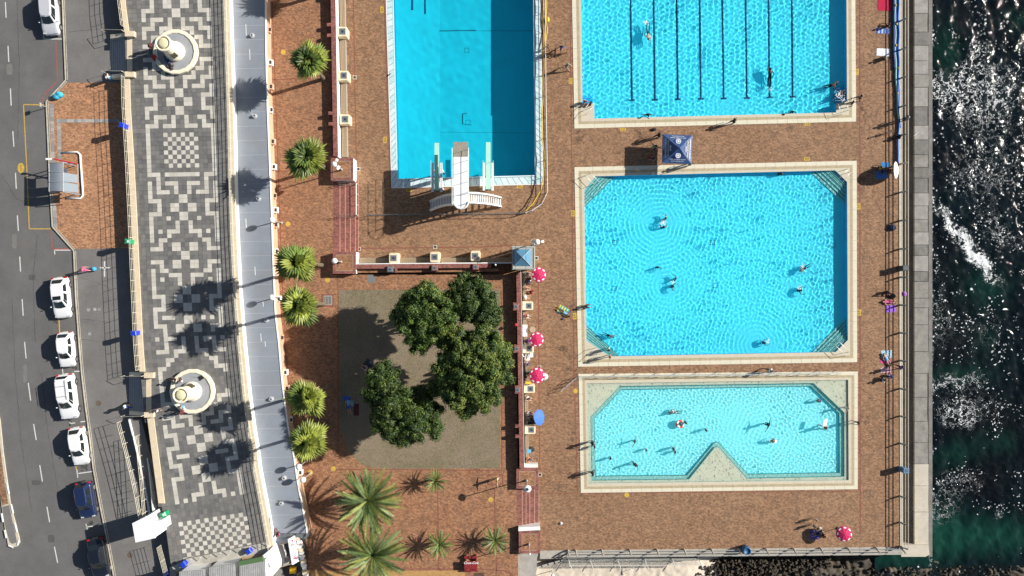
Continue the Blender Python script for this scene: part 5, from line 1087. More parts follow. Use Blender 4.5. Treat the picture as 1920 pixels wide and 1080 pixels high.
FG=[leafmat('fan_leaf_green',(.135,.195,.035)),leafmat('fan_leaf_yellow_green',(.27,.31,.05)),leafmat('fan_leaf_dark',(.085,.13,.03))]
DRYL=leafmat('dry_leaf',(.36,.28,.15)); DG=[leafmat('date_leaf_green',(.10,.165,.045)),leafmat('date_leaf_grey',(.24,.32,.13)),leafmat('date_leaf_olive',(.26,.29,.07))]
def fan_mesh(mat,r,seed,droop=.25):
    rr=random.Random(seed); f=MB(); n=17
    f.tube([(0,0,0),(.2*r,0,.06*r),(.40*r,0,.08*r)],[.02,.016,.012],4)
    for i in range(n):
        a=R(lerp(-82,82,i/(n-1))); c=(.34*r,0,.08*r); L=r*rr.uniform(.58,.80)*(1-.18*abs(a)/1.8); w=.07*r
        dx,dy=math.cos(a),math.sin(a)
        p1=(c[0]+dx*L*.6,c[1]+dy*L*.6,c[2]-droop*L*.15+.05*r*(i%2)); p2=(c[0]+dx*L,c[1]+dy*L,c[2]-droop*L*.9)
        vs=[c,(p1[0]-dy*w,p1[1]+dx*w,p1[2]-.03),(p1[0],p1[1],p1[2]+.04),(p1[0]+dy*w,p1[1]-dx*w,p1[2]-.03),p2]
        f.add(vs,[(0,2,1),(0,3,2),(1,2,4),(2,3,4)])
    f.keep=True; o=f.build('frond_source',mat); me=o.data; bpy.data.objects.remove(o); me.name='fan_frond'; return me
FAN=[[fan_mesh(m,1.75,i*3+j) for j in range(2)] for i,m in enumerate(FG)]+[[fan_mesh(DRYL,1.4,50,.6)]]
def fan_palm(label,cx,cy,h,rad,seed,zb=ZTER,n=27,dry=3,yel=.3):
    """cx,cy: crown centre as surveyed at height h"""
    rr=random.Random(seed); z=zb+h; c=P3(cx,cy,z); lx,ly=rr.uniform(-.15,.15),rr.uniform(-.15,.15)
    t=thing('fan_palm',label,'palm tree',(c.x+lx,c.y+ly,zb),0,'fan palms along the changing rooms')
    f=MB(); f.keep=True; f.tube([(0,0,-.1),(0,0,.3),(-lx*.5,-ly*.5,h*.5),(-lx,-ly,h-.1)],[.30,.22,.17,.16],9); f.build('trunk',BARK,t,rel=False)
    for i in range(n):
        k=i/n; el=R(lerp(80,-12,k**.9)+rr.uniform(-10,10)); az=i*2.39996+rr.uniform(-.45,.45)
        if i>=n-dry: me=FAN[3][0]; el=R(rr.uniform(-50,-15))
        else: me=rr.choice(FAN[1] if rr.random()<yel+(.35*(math.cos(az)>0)) else FAN[rr.choice((0,0,2))])  # sunward fronds take yellow-green more often: sunlit side put into leaf colour
        s=rad/2.15*rr.uniform(.8,1.42)
        o=child('frond',me,t,(-lx,-ly,h+rr.uniform(-.1,.12)),(rr.uniform(-.25,.25),-el,az),(s,s,s))
    return t
fps=[('fan palm with a dense green crown, uppermost of the row by the changing rooms',580,117,38,.25,6.5),('fan palm between the round lamp and the upper brick pedestal',577,297,39,.35,6.5),('fan palm left of the lower square pedestal, third down the row',560,492,40,.5,9.6),('fan palm beside the square garden grating, fourth down the row',562,571,40,.4,9.8),('fan palm with many yellow fronds at the edge of the tree shadow',579,745,39,.75,8.6),('compact yellow green fan palm, lowest of the row by the changing rooms',579,828,37,.65,8.6)]
for i,(lb,x,y,r,ye,hh) in enumerate(fps): fan_palm(lb,x,y,hh,r*(HC-ZTER-hh)/HC/PPM*1.04,i+1,yel=ye,dry=5 if i in(2,4) else 2)
def frond_mesh(mat,L,seed,arch,wd=.27,n=44,gap=.04):
    rr=random.Random(seed); f=MB(); f.keep=True; pts=[]
    for i in range(n+1):
        t=i/n; pts.append(Vector((L*(t-.12*arch*t*t),0,L*(.30*t-arch*.62*t*t))))
    f.tube(pts[::4]+[pts[-1]],[lerp(.035,.01,i/len(pts[::4])) for i in range(len(pts[::4])+1)],4)
    for i in range(3,n):
        t=i/n; w=wd*math.sin(math.pi*min(1,t*.92+.10))**.6*rr.uniform(.85,1.1)
        for s in (-1,1):
            p=pts[i]; q=p+Vector((w*.75,s*w,-.10*w+rr.uniform(-.05,.05)+.12*w)); b=.045
            f.add([p+Vector((-b,0,.0)),p+Vector((b,0,0)),q],[(0,1,2) if s<0 else (0,2,1)])
    o=f.build('frond_source',mat); me=o.data; bpy.data.objects.remove(o); me.name='date_frond'; return me
DF=[frond_mesh(DG[i%3],3.85,i,a) for i,a in enumerate((.55,.75,.45,.9,.65,.5))]+[frond_mesh(DRYL,3.2,9,1.2)]
def date_palm(label,cx,cy,h,sc_,seed,n=96,name='date_palm',group='large date palms',trunk=.42,elmax=78):
    rr=random.Random(seed); z=ZTER+h; c=P3(cx,cy,z); t=thing(name,label,'palm tree',(c.x,c.y,ZTER),0,group)
    f=MB(); f.keep=True; f.tube([(0,0,-.1),(0,0,.4*h),(0,0,h*.85),(0,0,h+.1)],[trunk,trunk*.85,trunk*1.1,trunk*.4],12); f.build('trunk',BARK,t,rel=False)
    for i in range(n):
        k=i/n; el=R(lerp(elmax,-12,k**.8)); az=i*2.39996+rr.uniform(-.25,.25); me=rr.choice(DF[:6]) if rr.random()>.05 else DF[6]; s=sc_*rr.uniform(.85,1.08)*(.82 if k<.2 else 1)
        child('frond',me,t,(0,0,h+rr.uniform(-.05,.1)),(rr.uniform(-.3,.3),-el*.8+.1,az),(s,s,s))
    f=MB(); f.keep=True
    for i in range(60): a=rr.uniform(0,6.28); q=rr.uniform(.15,.55); f.ball((q*math.cos(a),q*math.sin(a),h+rr.uniform(-.1,.25)),.06,5,3)
    f.build('fruit_cluster',M('date_fruit',(.45,.28,.05),.7,.3,6),t,rel=False); return t
date_palm('large spreading date palm, upper of the two below the lawn',690,938,4.3,1.0,21)
date_palm('large spreading date palm, lower of the two at the bottom edge',700,1040,4.1,1.02,22)
for i,(lb,x,y,s) in enumerate((('small young palm below the lawn, upper of the three small ones',816,902,.36),('small young palm right of the lower large date palm',824,1020,.42),('small young palm near the red picnic bench and the lower pedestal',928,1013,.44))):
    date_palm(lb,x,y,1.3,s*1.12,30+i,n=54,name='young_palm',group='small young palms',trunk=.14,elmax=84)
# palms standing beyond the top edge and bottom edge whose crowns or shadows reach in
fan_palm('fan palm cut by the upper frame edge beside the changing rooms',590,-42,4.6,2.2,8)
# ---- dense shade trees
TG=[leafmat('tree_leaf_dark',(.040,.078,.016),.35,.55),leafmat('tree_leaf_mid',(.115,.18,.028),.35,.55),leafmat('tree_leaf_yellow',(.25,.28,.045),.35,.6)]
TBARK=M('tree_bark',(.15,.12,.09),.9,.3,3,bump=.6,bscale=9)
def tree(label,lobes,base,seed,yel=.2,zb=ZTER):
    lobes=[(x,y,z+2.5,r) for x,y,z,r in lobes]
    rr=random.Random(seed); b=P3(*base,zb); t=thing('shade_tree',label,'tree',b,0,'dense trees on the lawn')
    f=MB(); f.keep=True
    for (x,y,z,r) in lobes:
        c=P3(x,y,zb+z)-b; q=Vector((c.x*.3,c.y*.3,1.6+.2*z)); f.tube([(0,0,-.1),(c.x*.08,c.y*.08,1.3),q,(c.x*.85,c.y*.85,z-r*.35)],[.26,.20,.13,.05],7)
    f.build('trunk',TBARK,t,rel=False)
    f=MB(); f.keep=True
    for (x,y,z,r) in lobes:
        c=P3(x,y,zb+z)-b; R0=r*1.13/PPM
        ns=int(9*R0*R0)+7
        for k in range(ns):
            u=1-1.25*(k+.5)/ns+rr.uniform(-.12,.12); th=k*2.39996+rr.uniform(-.5,.5); u=max(-.4,min(1,u)); s_=math.sqrt(max(0,1-u*u)); q=R0*rr.uniform(.62,.98)
            cc=Vector((c.x+q*s_*math.cos(th),c.y+q*s_*math.sin(th),c.z+q*u*.75)); cr=rr.uniform(.30,.66); tone=rr.random()
            for _ in range(int(330*cr*cr)+24):
                d=Vector((rr.gauss(0,1),rr.gauss(0,1),rr.gauss(0,1)+.35)).normalized(); p=cc+d*cr*rr.uniform(.80,1.08)
                nrm=(d+Vector((rr.uniform(-.5,.5),rr.uniform(-.5,.5),rr.uniform(-.2,.7)))).normalized()
                a=nrm.cross(Vector((rr.uniform(-1,1),rr.uniform(-1,1),.3))).normalized(); bb=nrm.cross(a); L=rr.uniform(.055,.105); W=L*.5
                f.cur=2 if rr.random()<yel*1.5*tone**1.5 else (1 if rr.random()<.35+.4*tone else 0)
                f.add([p-a*L,p-bb*W,p+a*L,p+bb*W],[(0,1,2,3)])
            # dark opaque filler faces inside the clump, shade of its gaps put into colour
            for _ in range(16):
                d=Vector((rr.gauss(0,1),rr.gauss(0,1),rr.gauss(0,1))).normalized(); p=cc+d*cr*.45; a=d.cross(Vector((.3,.2,1))).normalized(); bb=d.cross(a); L=cr*.55; f.cur=0; f.add([p-a*L,p-bb*L,p+a*L,p+bb*L],[(0,1,2,3)])
        for k in range(int(40*R0*R0)):  # dark filler faces in the lobe's core, inner shade painted by leaf colour
            th=rr.uniform(0,6.283); q=R0*math.sqrt(rr.random())*.72; p=Vector((c.x+q*math.cos(th),c.y+q*math.sin(th),c.z+rr.uniform(-.45,.25)*R0)); L=rr.uniform(.25,.42)
            a=Vector((rr.uniform(-1,1),rr.uniform(-1,1),rr.uniform(-.5,.5))).normalized(); bb=a.cross(Vector((0,0,1))).normalized(); f.cur=0; f.add([p-a*L,p-bb*L*.8,p+a*L,p+bb*L*.8],[(0,1,2,3)])
    f.build('crown',TG,t,rel=False); return t
tree('dark green shade tree, upper left of the four on the lawn',[(800,560,5.2,28),(822,590,5.6,30),(790,600,5.2,33),(762,592,4.2,24),(812,618,5.,30),(775,568,4.6,22),(788,635,4.6,22),(838,604,4.8,16)],(812,592),1,.16)
tree('rounded dark tree, upper right of the four, beside the pavilion shadow',[(868,545,5.,24),(892,552,5.2,26),(905,578,5.2,28),(880,575,5.2,26),(915,600,4.6,18)],(893,572),2,.08)
tree('broad yellowish green tree, lower right and largest of the four',[(868,650,5.6,30),(905,645,5.8,30),(850,690,5.6,33),(890,690,6.4,38),(928,690,5.4,30),(868,728,5.6,34),(905,735,5.2,30),(835,725,4.6,22),(936,660,4.6,20),(878,760,4.4,20)],(892,695),3,.42)
tree('dark bushy tree, lower left of the four, lying in its own shade',[(718,708,4.4,24),(712,735,4.6,26),(735,745,5.2,28),(745,775,5.2,30),(775,790,5.,28),(800,775,4.6,26),(725,790,4.6,26),(757,812,4.2,22),(785,745,3.8,20),(812,800,3.6,16),(715,765,4.2,20)],(762,765),4,.10)
# low hedge of dark shoots between the upper trees
# ================= cars =================
GLASS=M('dark_car_glass',(.012,.018,.020),.06,.05,2,coat=.5)
TYRE=M('tyre_rubber',(.02,.02,.02),.85,.1,5); RIM=M('alloy_rim',(.45,.45,.46),.35,.1,5,metal=.8)
TAIL=M('tail_light_red',(.45,.01,.012),.2,.05,4,coat=.5); HEADL=M('headlight_glass',(.50,.52,.54),.12,.05,4,coat=1); TRIM=M('black_trim',(.018,.018,.02),.5,.1,5)
PLATE=M('number_plate',(.6,.58,.45),.5,.05,3)
def paint(name,c,rough=.25): return M(name,c,rough,.02,1,coat=.8)
def car(label,cx,cy,ang,Lg,Wd,H,col,kind='hatch',extras=()):
    """ang: heading of the nose in survey degrees (0 = right, 90 = down the plan). body lofted from cross sections"""
    c=P3(cx,cy,ZROAD+.6); t=thing('parked_car',label,'car',(c.x,c.y,ZROAD),R(-ang),'cars parked along the kerb')
    h=Lg/2; W=Wd/2; belt=H*.60 if kind!='pickup' else H*.58
    hood={'hatch':.24,'sedan':.27,'suv':.25,'pickup':.26}[kind]
    st=[]; N=26
    for i in range(N+1):
        u=i/N; x=-h+Lg*u; e=abs(2*u-1)
        w=W*(1-.20*max(0,(e-.74)/.26)**2.2-(.03 if u>.5 else .0)*e)
        if u<.06: z=lerp(belt*.74,belt*.98,(u/.06)**.5)
        elif u>1-hood: z=lerp(belt*.99,belt*.70,((u-(1-hood))/hood)**2.1)
        else: z=belt
        st.append((x,w,z))
    f=MB(); f.keep=True; prof=[(0,1.0),(.55,1.0),(.84,.985),(.95,.93),(1.0,.78),(1.0,.50),(.97,.30),(.90,.17)]
    n=len(prof); ring_=[]
    for x,w,z in st:
        pts=[(x,w*a,.17+(z-.17)*((b-.17)/.83)) for a,b in prof]; pts=pts+[(p[0],-p[1],p[2]) for p in reversed(pts[1:])]; ring_.append(pts)
    m=len(ring_[0]); vs=[p for r_ in ring_ for p in r_]; fs=[]
    for k in range(N):
        for i in range(m): fs.append((k*m+i,k*m+(i+1)%m,(k+1)*m+(i+1)%m,(k+1)*m+i))
    fs.append(tuple(range(m))); fs.append(tuple(N*m+i for i in reversed(range(m))))
    f.add(vs,fs); f.keep=False; body=f.build('body',col,t,smooth=True,rel=False)
    # cabin: belt loop and roof loop
    if kind=='suv': xb0,xb1,xr0,xr1=-h*.93,h*.50,-h*.80,h*.20
    elif kind=='sedan': xb0,xb1,xr0,xr1=-h*.72,h*.46,-h*.42,h*.16
    elif kind=='pickup': xb0,xb1,xr0,xr1=-h*.86,h*.44,-h*.66,h*.16
    else: xb0,xb1,xr0,xr1=-h*.92,h*.50,-h*.66,h*.16
    wb,wr_=W*.90,W*.70; zb,zt=belt-.02,H
    def loop_(x0,x1,w,z,k=.06): return [(x0,-w*.86,z),(x0-.0,w*.86,z),(lerp(x0,x1,.12),w,z),(lerp(x0,x1,.50),w*1.015,z),(lerp(x0,x1,.86),w*.98,z),(x1,w*.80,z),(x1+.10,0,z),(x1,-w*.80,z),(lerp(x0,x1,.86),-w*.98,z),(lerp(x0,x1,.50),-w*1.015,z),(lerp(x0,x1,.12),-w,z)]
    A=loop_(xb0,xb1,wb,zb); B=loop_(xr0,xr1,wr_,zt-.06); Cc=loop_(xr0+.10,xr1-.08,wr_*.86,zt); n=len(A)
    f=MB(); f.add(A+B+Cc,[(i,(i+1)%n,n+(i+1)%n,n+i) for i in range(n)]+[(n+i,n+(i+1)%n,2*n+(i+1)%n,2*n+i) for i in range(n)]+[tuple(range(2*n,3*n))]); cab=f.build('roof',col,t,rel=False)
    def pane(nm,i0,i1,a=.08,b=.92,lo=.10,hi=.90,mat=GLASS,off=.012):
        q=[]; cen=Vector(((xb0+xb1)/2,0,(zb+zt)/2))
        idx=list(range(i0,i1+1)); 
        def P_(s,v):
            s=s*(len(idx)-1); k=min(int(s),len(idx)-2); u=s-k; p=Vector(A[idx[k]%n]).lerp(Vector(A[idx[k+1]%n]),u); r_=Vector(B[idx[k]%n]).lerp(Vector(B[idx[k+1]%n]),u); return p.lerp(r_,v)
        K=6; g=MB(); 
        for j in range(K+1):
            s=lerp(a,b,j/K)
            for v in (lo,hi): p=P_(s,v); d=(p-cen); d.z*=.4; d=d.normalized(); g.v.append(tuple(p+d*off))
        for j in range(K): g.f.append((2*j,2*j+1,2*j+3,2*j+2)); g.mi.append(0)
        g.keep=True; return g.build(nm,mat,t,rel=False)
    pane('windscreen',5,7,.06,.94,.06,.93); pane('rear_window',0,1,.06,.94,.18,.90)
    pane('side_window',2,3,.10,.90,.14,.86); pane('side_window',3,5,.06,.80,.14,.86); pane('side_window',7,9,.20,.94,.14,.86); pane('side_window',9,10,.10,.90,.14,.86)
    for sx in (-.60,.62):
        for sy in (-1,1):
            r=.31 if kind!='suv' else .34
            g=MB(); g.lathe(0,0,[(.18,-.10),(r-.03,-.105),(r,-.07),(r,.07),(r-.03,.105),(.18,.10)],20); w_=g.build('wheel',TYRE,t,rel=False); w_.location=(sx*h,sy*(W-.09),r-.03); w_.rotation_euler=(R(90),0,0)
            g=MB(); g.lathe(0,0,[(.20,-.10*sy),(.20,-.112*sy),(.05,-.10*sy)],16); rm=g.build('rim',RIM,w_,rel=False)
            for q in range(5): 
                g=MB(); a=q*1.2566; g.box(.02,-.025,-.115 if sy>0 else .105,.20,.025,-.105 if sy>0 else .115); sp=g.build('rim_spoke',RIM,w_,rel=False); sp.rotation_euler=(0,0,a)
            g=MB(); g.lathe(0,0,[(r+.05,-.02),(r+.05,.02)],20); ar=g.build('wheel_arch',TRIM,t,rel=False); ar.location=(sx*h,sy*(W-.045),r-.02); ar.rotation_euler=(R(90),0,0)
    for sy in (-1,1):
        g=MB(); g.box(h*.84,sy*W*.52,belt*.66,h*.965,sy*W*.86,belt*.80); g.build('headlight',HEADL,t,rel=False)
        g=MB(); g.box(-h*1.0,sy*W*.62,belt*.66,-h*.93,sy*W*.90,belt*.90); g.build('tail_light',TAIL,t,rel=False)
        g=MB(); g.ball((xb1-.15,sy*(W+.09),belt+.05),.10,8,5,sz=.7,sx=.6); g.build('mirror',col,t,rel=False,smooth=True)
        g=MB(); g.box(-h*.30,sy*(W*.985),belt*.80,-h*.22,sy*(W*1.01),belt*.83); g.build('door_handle',TRIM,t,rel=False)
    g=MB(); g.box(h*.965,-W*.55,.28,h*1.008,W*.55,.45); g.build('front_grille',TRIM,t,rel=False)
    g=MB(); g.box(h*1.0,-.25,.42,h*1.02,.25,.53); g.build('number_plate',PLATE,t,rel=False)
    g=MB(); g.box(-h*1.02,-.25,.50,-h*.995,.25,.61); g.build('number_plate',PLATE,t,rel=False)
    g=MB(); g.tube([(xb1+.05,-W*.45,zb+.04),(xb1+.0,-.05,zb+.12)],.012,4); g.build('wiper',TRIM,t,rel=False)
    if 'sunroof' in extras: g=MB(); g.box(lerp(xr0,xr1,.72),-W*.48,zt,lerp(xr0,xr1,.98)-.05,W*.48,zt+.012); g.build('sunroof',GLASS,t,rel=False)
    if 'rack' in extras:
        for sy in (-1,1): g=MB(); g.tube([(xr0+.1,sy*W*.60,zt+.02),(xr0+.2,sy*W*.60,zt+.08),(xr1-.3,sy*W*.60,zt+.08),(xr1-.2,sy*W*.60,zt+.0)],.02,5); g.build('roof_rail',TRIM,t,rel=False)
        for x in (lerp(xr0,xr1,.3),lerp(xr0,xr1,.75)): g=MB(); g.tube([(x,-W*.66,zt+.10),(x,W*.66,zt+.10)],.018,5); g.build('rack_bar',RIM,t,rel=False)
    if 'spoiler' in extras: g=MB(); g.box(xr0-.18,-W*.6,zt-.10,xr0+.06,W*.6,zt-.06); g.build('spoiler',col,t,rel=False)
    if 'sparewheel' in extras: g=MB(); g.lathe(0,0,[(.16,-.09),(.31,-.09),(.31,.09),(.16,.09)],18); o=g.build('spare_wheel',TYRE,t,rel=False); o.location=(-h-.06,0,.75); o.rotation_euler=(0,R(90),0)
    return t
WP=paint('white_car_paint',(.80,.80,.80))
car('silver grey hatchback cut by the upper frame edge, nose towards the red line',94,27,86,4.3,1.76,1.62,paint('silver_car_paint',(.50,.51,.54)),'suv')
car('white hatchback with a dark sunroof, second car down the kerb',115,558,84.5,4.25,1.78,1.48,WP,'hatch',('sunroof',))
car('small white hatchback without roof fittings, between the sunroof car and the rack car',124.5,655,85,3.65,1.64,1.5,WP,'hatch')
car('white estate car with black roof rails and cross bars',127,743,83,4.7,1.84,1.72,WP,'suv',('rack',))
car('white hatchback parked just above the dark blue car',148,836,81,3.95,1.70,1.5,WP,'hatch')
car('dark blue boxy car with black windows and bright wheels',162,937,81,3.75,1.68,1.7,paint('navy_car_paint',(.012,.022,.07)),'suv',('sparewheel',))
car('black hatchback in the white cabin shadow at the lower edge',185,1046,80,4.2,1.78,1.5,paint('black_car_paint',(.010,.012,.020)),'sedan',('spoiler',))
# ================= people =================
SKINS={'fair':M('skin_fair',(.50,.30,.21),.6,.05,5),'tan':M('skin_tan',(.36,.19,.11),.6,.05,5),'brown':M('skin_brown',(.16,.08,.045),.6,.05,5),'dark':M('skin_dark',(.06,.032,.022),.55,.05,5)}
HAIRS={'black':M('hair_black',(.012,.010,.009),.6,.1,9),'brown':M('hair_brown',(.06,.032,.018),.6,.2,9),'blond':M('hair_blond',(.34,.23,.10),.6,.2,9),'grey':M('hair_grey',(.42,.41,.39),.6,.1,9)}
CL_={}
def cloth(n,c):
    if n not in CL_: CL_[n]=M('cloth_'+n,c,.85,.08,8)
    return CL_[n]
for n,c in dict(white=(.72,.72,.72),black=(.015,.015,.018),navy=(.02,.035,.11),blue=(.04,.12,.42),red=(.48,.02,.03),pink=(.62,.10,.26),purple=(.22,.07,.36),orange=(.62,.16,.05),green=(.03,.22,.14),teal=(.02,.26,.25),grey=(.20,.20,.21),yellow=(.62,.48,.04),brown=(.12,.06,.035),sky=(.16,.42,.66),maroon=(.13,.02,.03),lilac=(.42,.30,.50)).items(): cloth(n,c)
def seg_pose(pose):
    """joints in metres; figure faces +x. returns dict"""
    J={}
    def stand(step=0,arm=0,lean=0):
        J.update(pelvis=(0,0,.93),belly=(.01+lean*.3,0,1.08),chest=(.02+lean*.7,0,1.30),neck=(.02+lean,0,1.47),head=(.04+lean*1.15,0,1.60),crown=(.03+lean*1.2,0,1.72))
        for s,nm in ((1,'l'),(-1,'r')):
            J[nm+'sh']=(.0+lean*.9,s*.18,1.41); a=arm*s
            J[nm+'el']=(.02+lean*.9+a*.20,s*.25,1.16); J[nm+'wr']=(.08+lean*.9+a*.38,s*.24,.93); J[nm+'ha']=(.10+lean*.9+a*.43,s*.24,.86)
            f=step*s; J[nm+'hp']=(0,s*.09,.88); J[nm+'kn']=(.03+f*.26,s*.10,.49); J[nm+'an']=(-.02+f*.36,s*.10,.09); J[nm+'to']=(.15+f*.36,s*.11,.03)
    if pose=='stand': stand()
    elif pose=='walk': stand(-1,1,.04)
    elif pose=='point': 
        stand(.3,0,.05); J['lel']=(.22,.24,1.36); J['lwr']=(.44,.22,1.38); J['lha']=(.52,.21,1.39)
    elif pose=='armsout':
        stand(.4,0,.03)
        for s,nm in ((1,'l'),(-1,'r')): J[nm+'el']=(.06,s*.44,1.38); J[nm+'wr']=(.12,s*.66,1.42); J[nm+'ha']=(.14,s*.74,1.43)
    elif pose=='bend':
        J.update(pelvis=(-.10,0,.90),belly=(.02,0,1.02),chest=(.22,0,1.12),neck=(.38,0,1.15),head=(.48,0,1.10),crown=(.58,0,1.06))
        for s,nm in ((1,'l'),(-1,'r')):
            J[nm+'sh']=(.30,s*.18,1.10); J[nm+'el']=(.36,s*.22,.85); J[nm+'wr']=(.40,s*.20,.62); J[nm+'ha']=(.42,s*.20,.55)
            J[nm+'hp']=(-.10,s*.09,.86); J[nm+'kn']=(-.02,s*.11,.47); J[nm+'an']=(-.06,s*.11,.09); J[nm+'to']=(.10,s*.12,.03)
    elif pose in('sit','sitground'):
        z=.10 if pose=='sitground' else .52
        J.update(pelvis=(0,0,z),belly=(-.02,0,z+.15),chest=(-.01,0,z+.38),neck=(.03,0,z+.55),head=(.07,0,z+.68),crown=(.08,0,z+.80))
        for s,nm in ((1,'l'),(-1,'r')):
            J[nm+'sh']=(.0,s*.18,z+.49); J[nm+'el']=(.12,s*.24,z+.26); J[nm+'wr']=(.32,s*.16,z+.20); J[nm+'ha']=(.39,s*.14,z+.19)
            J[nm+'hp']=(.02,s*.09,z-.02)
            if pose=='sit': J[nm+'kn']=(.44,s*.12,z+.0); J[nm+'an']=(.46,s*.12,.09); J[nm+'to']=(.63,s*.13,.03)
            else: J[nm+'kn']=(.36,s*.16,z+.30); J[nm+'an']=(.60,s*.13,.08); J[nm+'to']=(.75,s*.14,.05)
    elif pose=='lie':
        z=.12
        J.update(pelvis=(0,0,z),belly=(-.16,0,z),chest=(-.38,0,z+.01),neck=(-.55,0,z+.02),head=(-.68,0,z+.03),crown=(-.80,0,z+.02))
        for s,nm in ((1,'l'),(-1,'r')):
            J[nm+'sh']=(-.49,s*.18,z); J[nm+'el']=(-.28,s*.30,z-.02); J[nm+'wr']=(-.08,s*.28,z-.03); J[nm+'ha']=(-.0,s*.27,z-.03)
            J[nm+'hp']=(.05,s*.09,z); J[nm+'kn']=(.46,s*.11,z+(.10 if s>0 else .0)); J[nm+'an']=(.86,s*.11,z-.03); J[nm+'to']=(.98,s*.14,z+.06)
    elif pose=='swim':
        z=-.02
        J.update(pelvis=(0,0,z-.10),belly=(.15,0,z-.06),chest=(.36,0,z),neck=(.53,0,z+.03),head=(.66,0,z+.07),crown=(.78,0,z+.08))
        for s,nm in ((1,'l'),(-1,'r')):
            J[nm+'sh']=(.46,s*.18,z); 
            if s>0: J[nm+'el']=(.72,.28,z+.04); J[nm+'wr']=(.98,.22,z); J[nm+'ha']=(1.06,.21,z-.02)
            else: J[nm+'el']=(.30,-.34,z-.02); J[nm+'wr']=(.10,-.32,z-.08); J[nm+'ha']=(.02,-.31,z-.09)
            J[nm+'hp']=(-.05,s*.09,z-.12); J[nm+'kn']=(-.42,s*.13,z-.22); J[nm+'an']=(-.80,s*.12,z-.12-.1*s); J[nm+'to']=(-.95,s*.13,z-.10-.1*s)
    elif pose=='float':   # upright in the water, arms spread at the surface
        z=0
        J.update(pelvis=(-.05,0,z-.52),belly=(-.03,0,z-.36),chest=(0,0,z-.12),neck=(.03,0,z+.06),head=(.06,0,z+.18),crown=(.06,0,z+.30))
        for s,nm in ((1,'l'),(-1,'r')):
            J[nm+'sh']=(.0,s*.18,z-.01); J[nm+'el']=(.14,s*.36,z-.03); J[nm+'wr']=(.34,s*.38,z+.01); J[nm+'ha']=(.41,s*.37,z+.01)
            J[nm+'hp']=(-.06,s*.09,z-.56); J[nm+'kn']=(.10,s*.14,z-.85); J[nm+'an']=(-.15,s*.14,z-.95); J[nm+'to']=(-.05,s*.15,z-1.02)
    return J
RAD=dict(pelvis=.145,belly=.125,chest=.15,neck=.058,head=.098,crown=.07,sh=.066,el=.043,wr=.030,ha=.034,hp=.092,kn=.060,an=.042,to=.038)
BONES=[('pelvis','belly'),('belly','chest'),('chest','neck'),('neck','head'),('head','crown')]
for s in 'lr': BONES+=[('chest',s+'sh'),(s+'sh',s+'el'),(s+'el',s+'wr'),(s+'wr',s+'ha'),('pelvis',s+'hp'),(s+'hp',s+'kn'),(s+'kn',s+'an'),(s+'an',s+'to')]
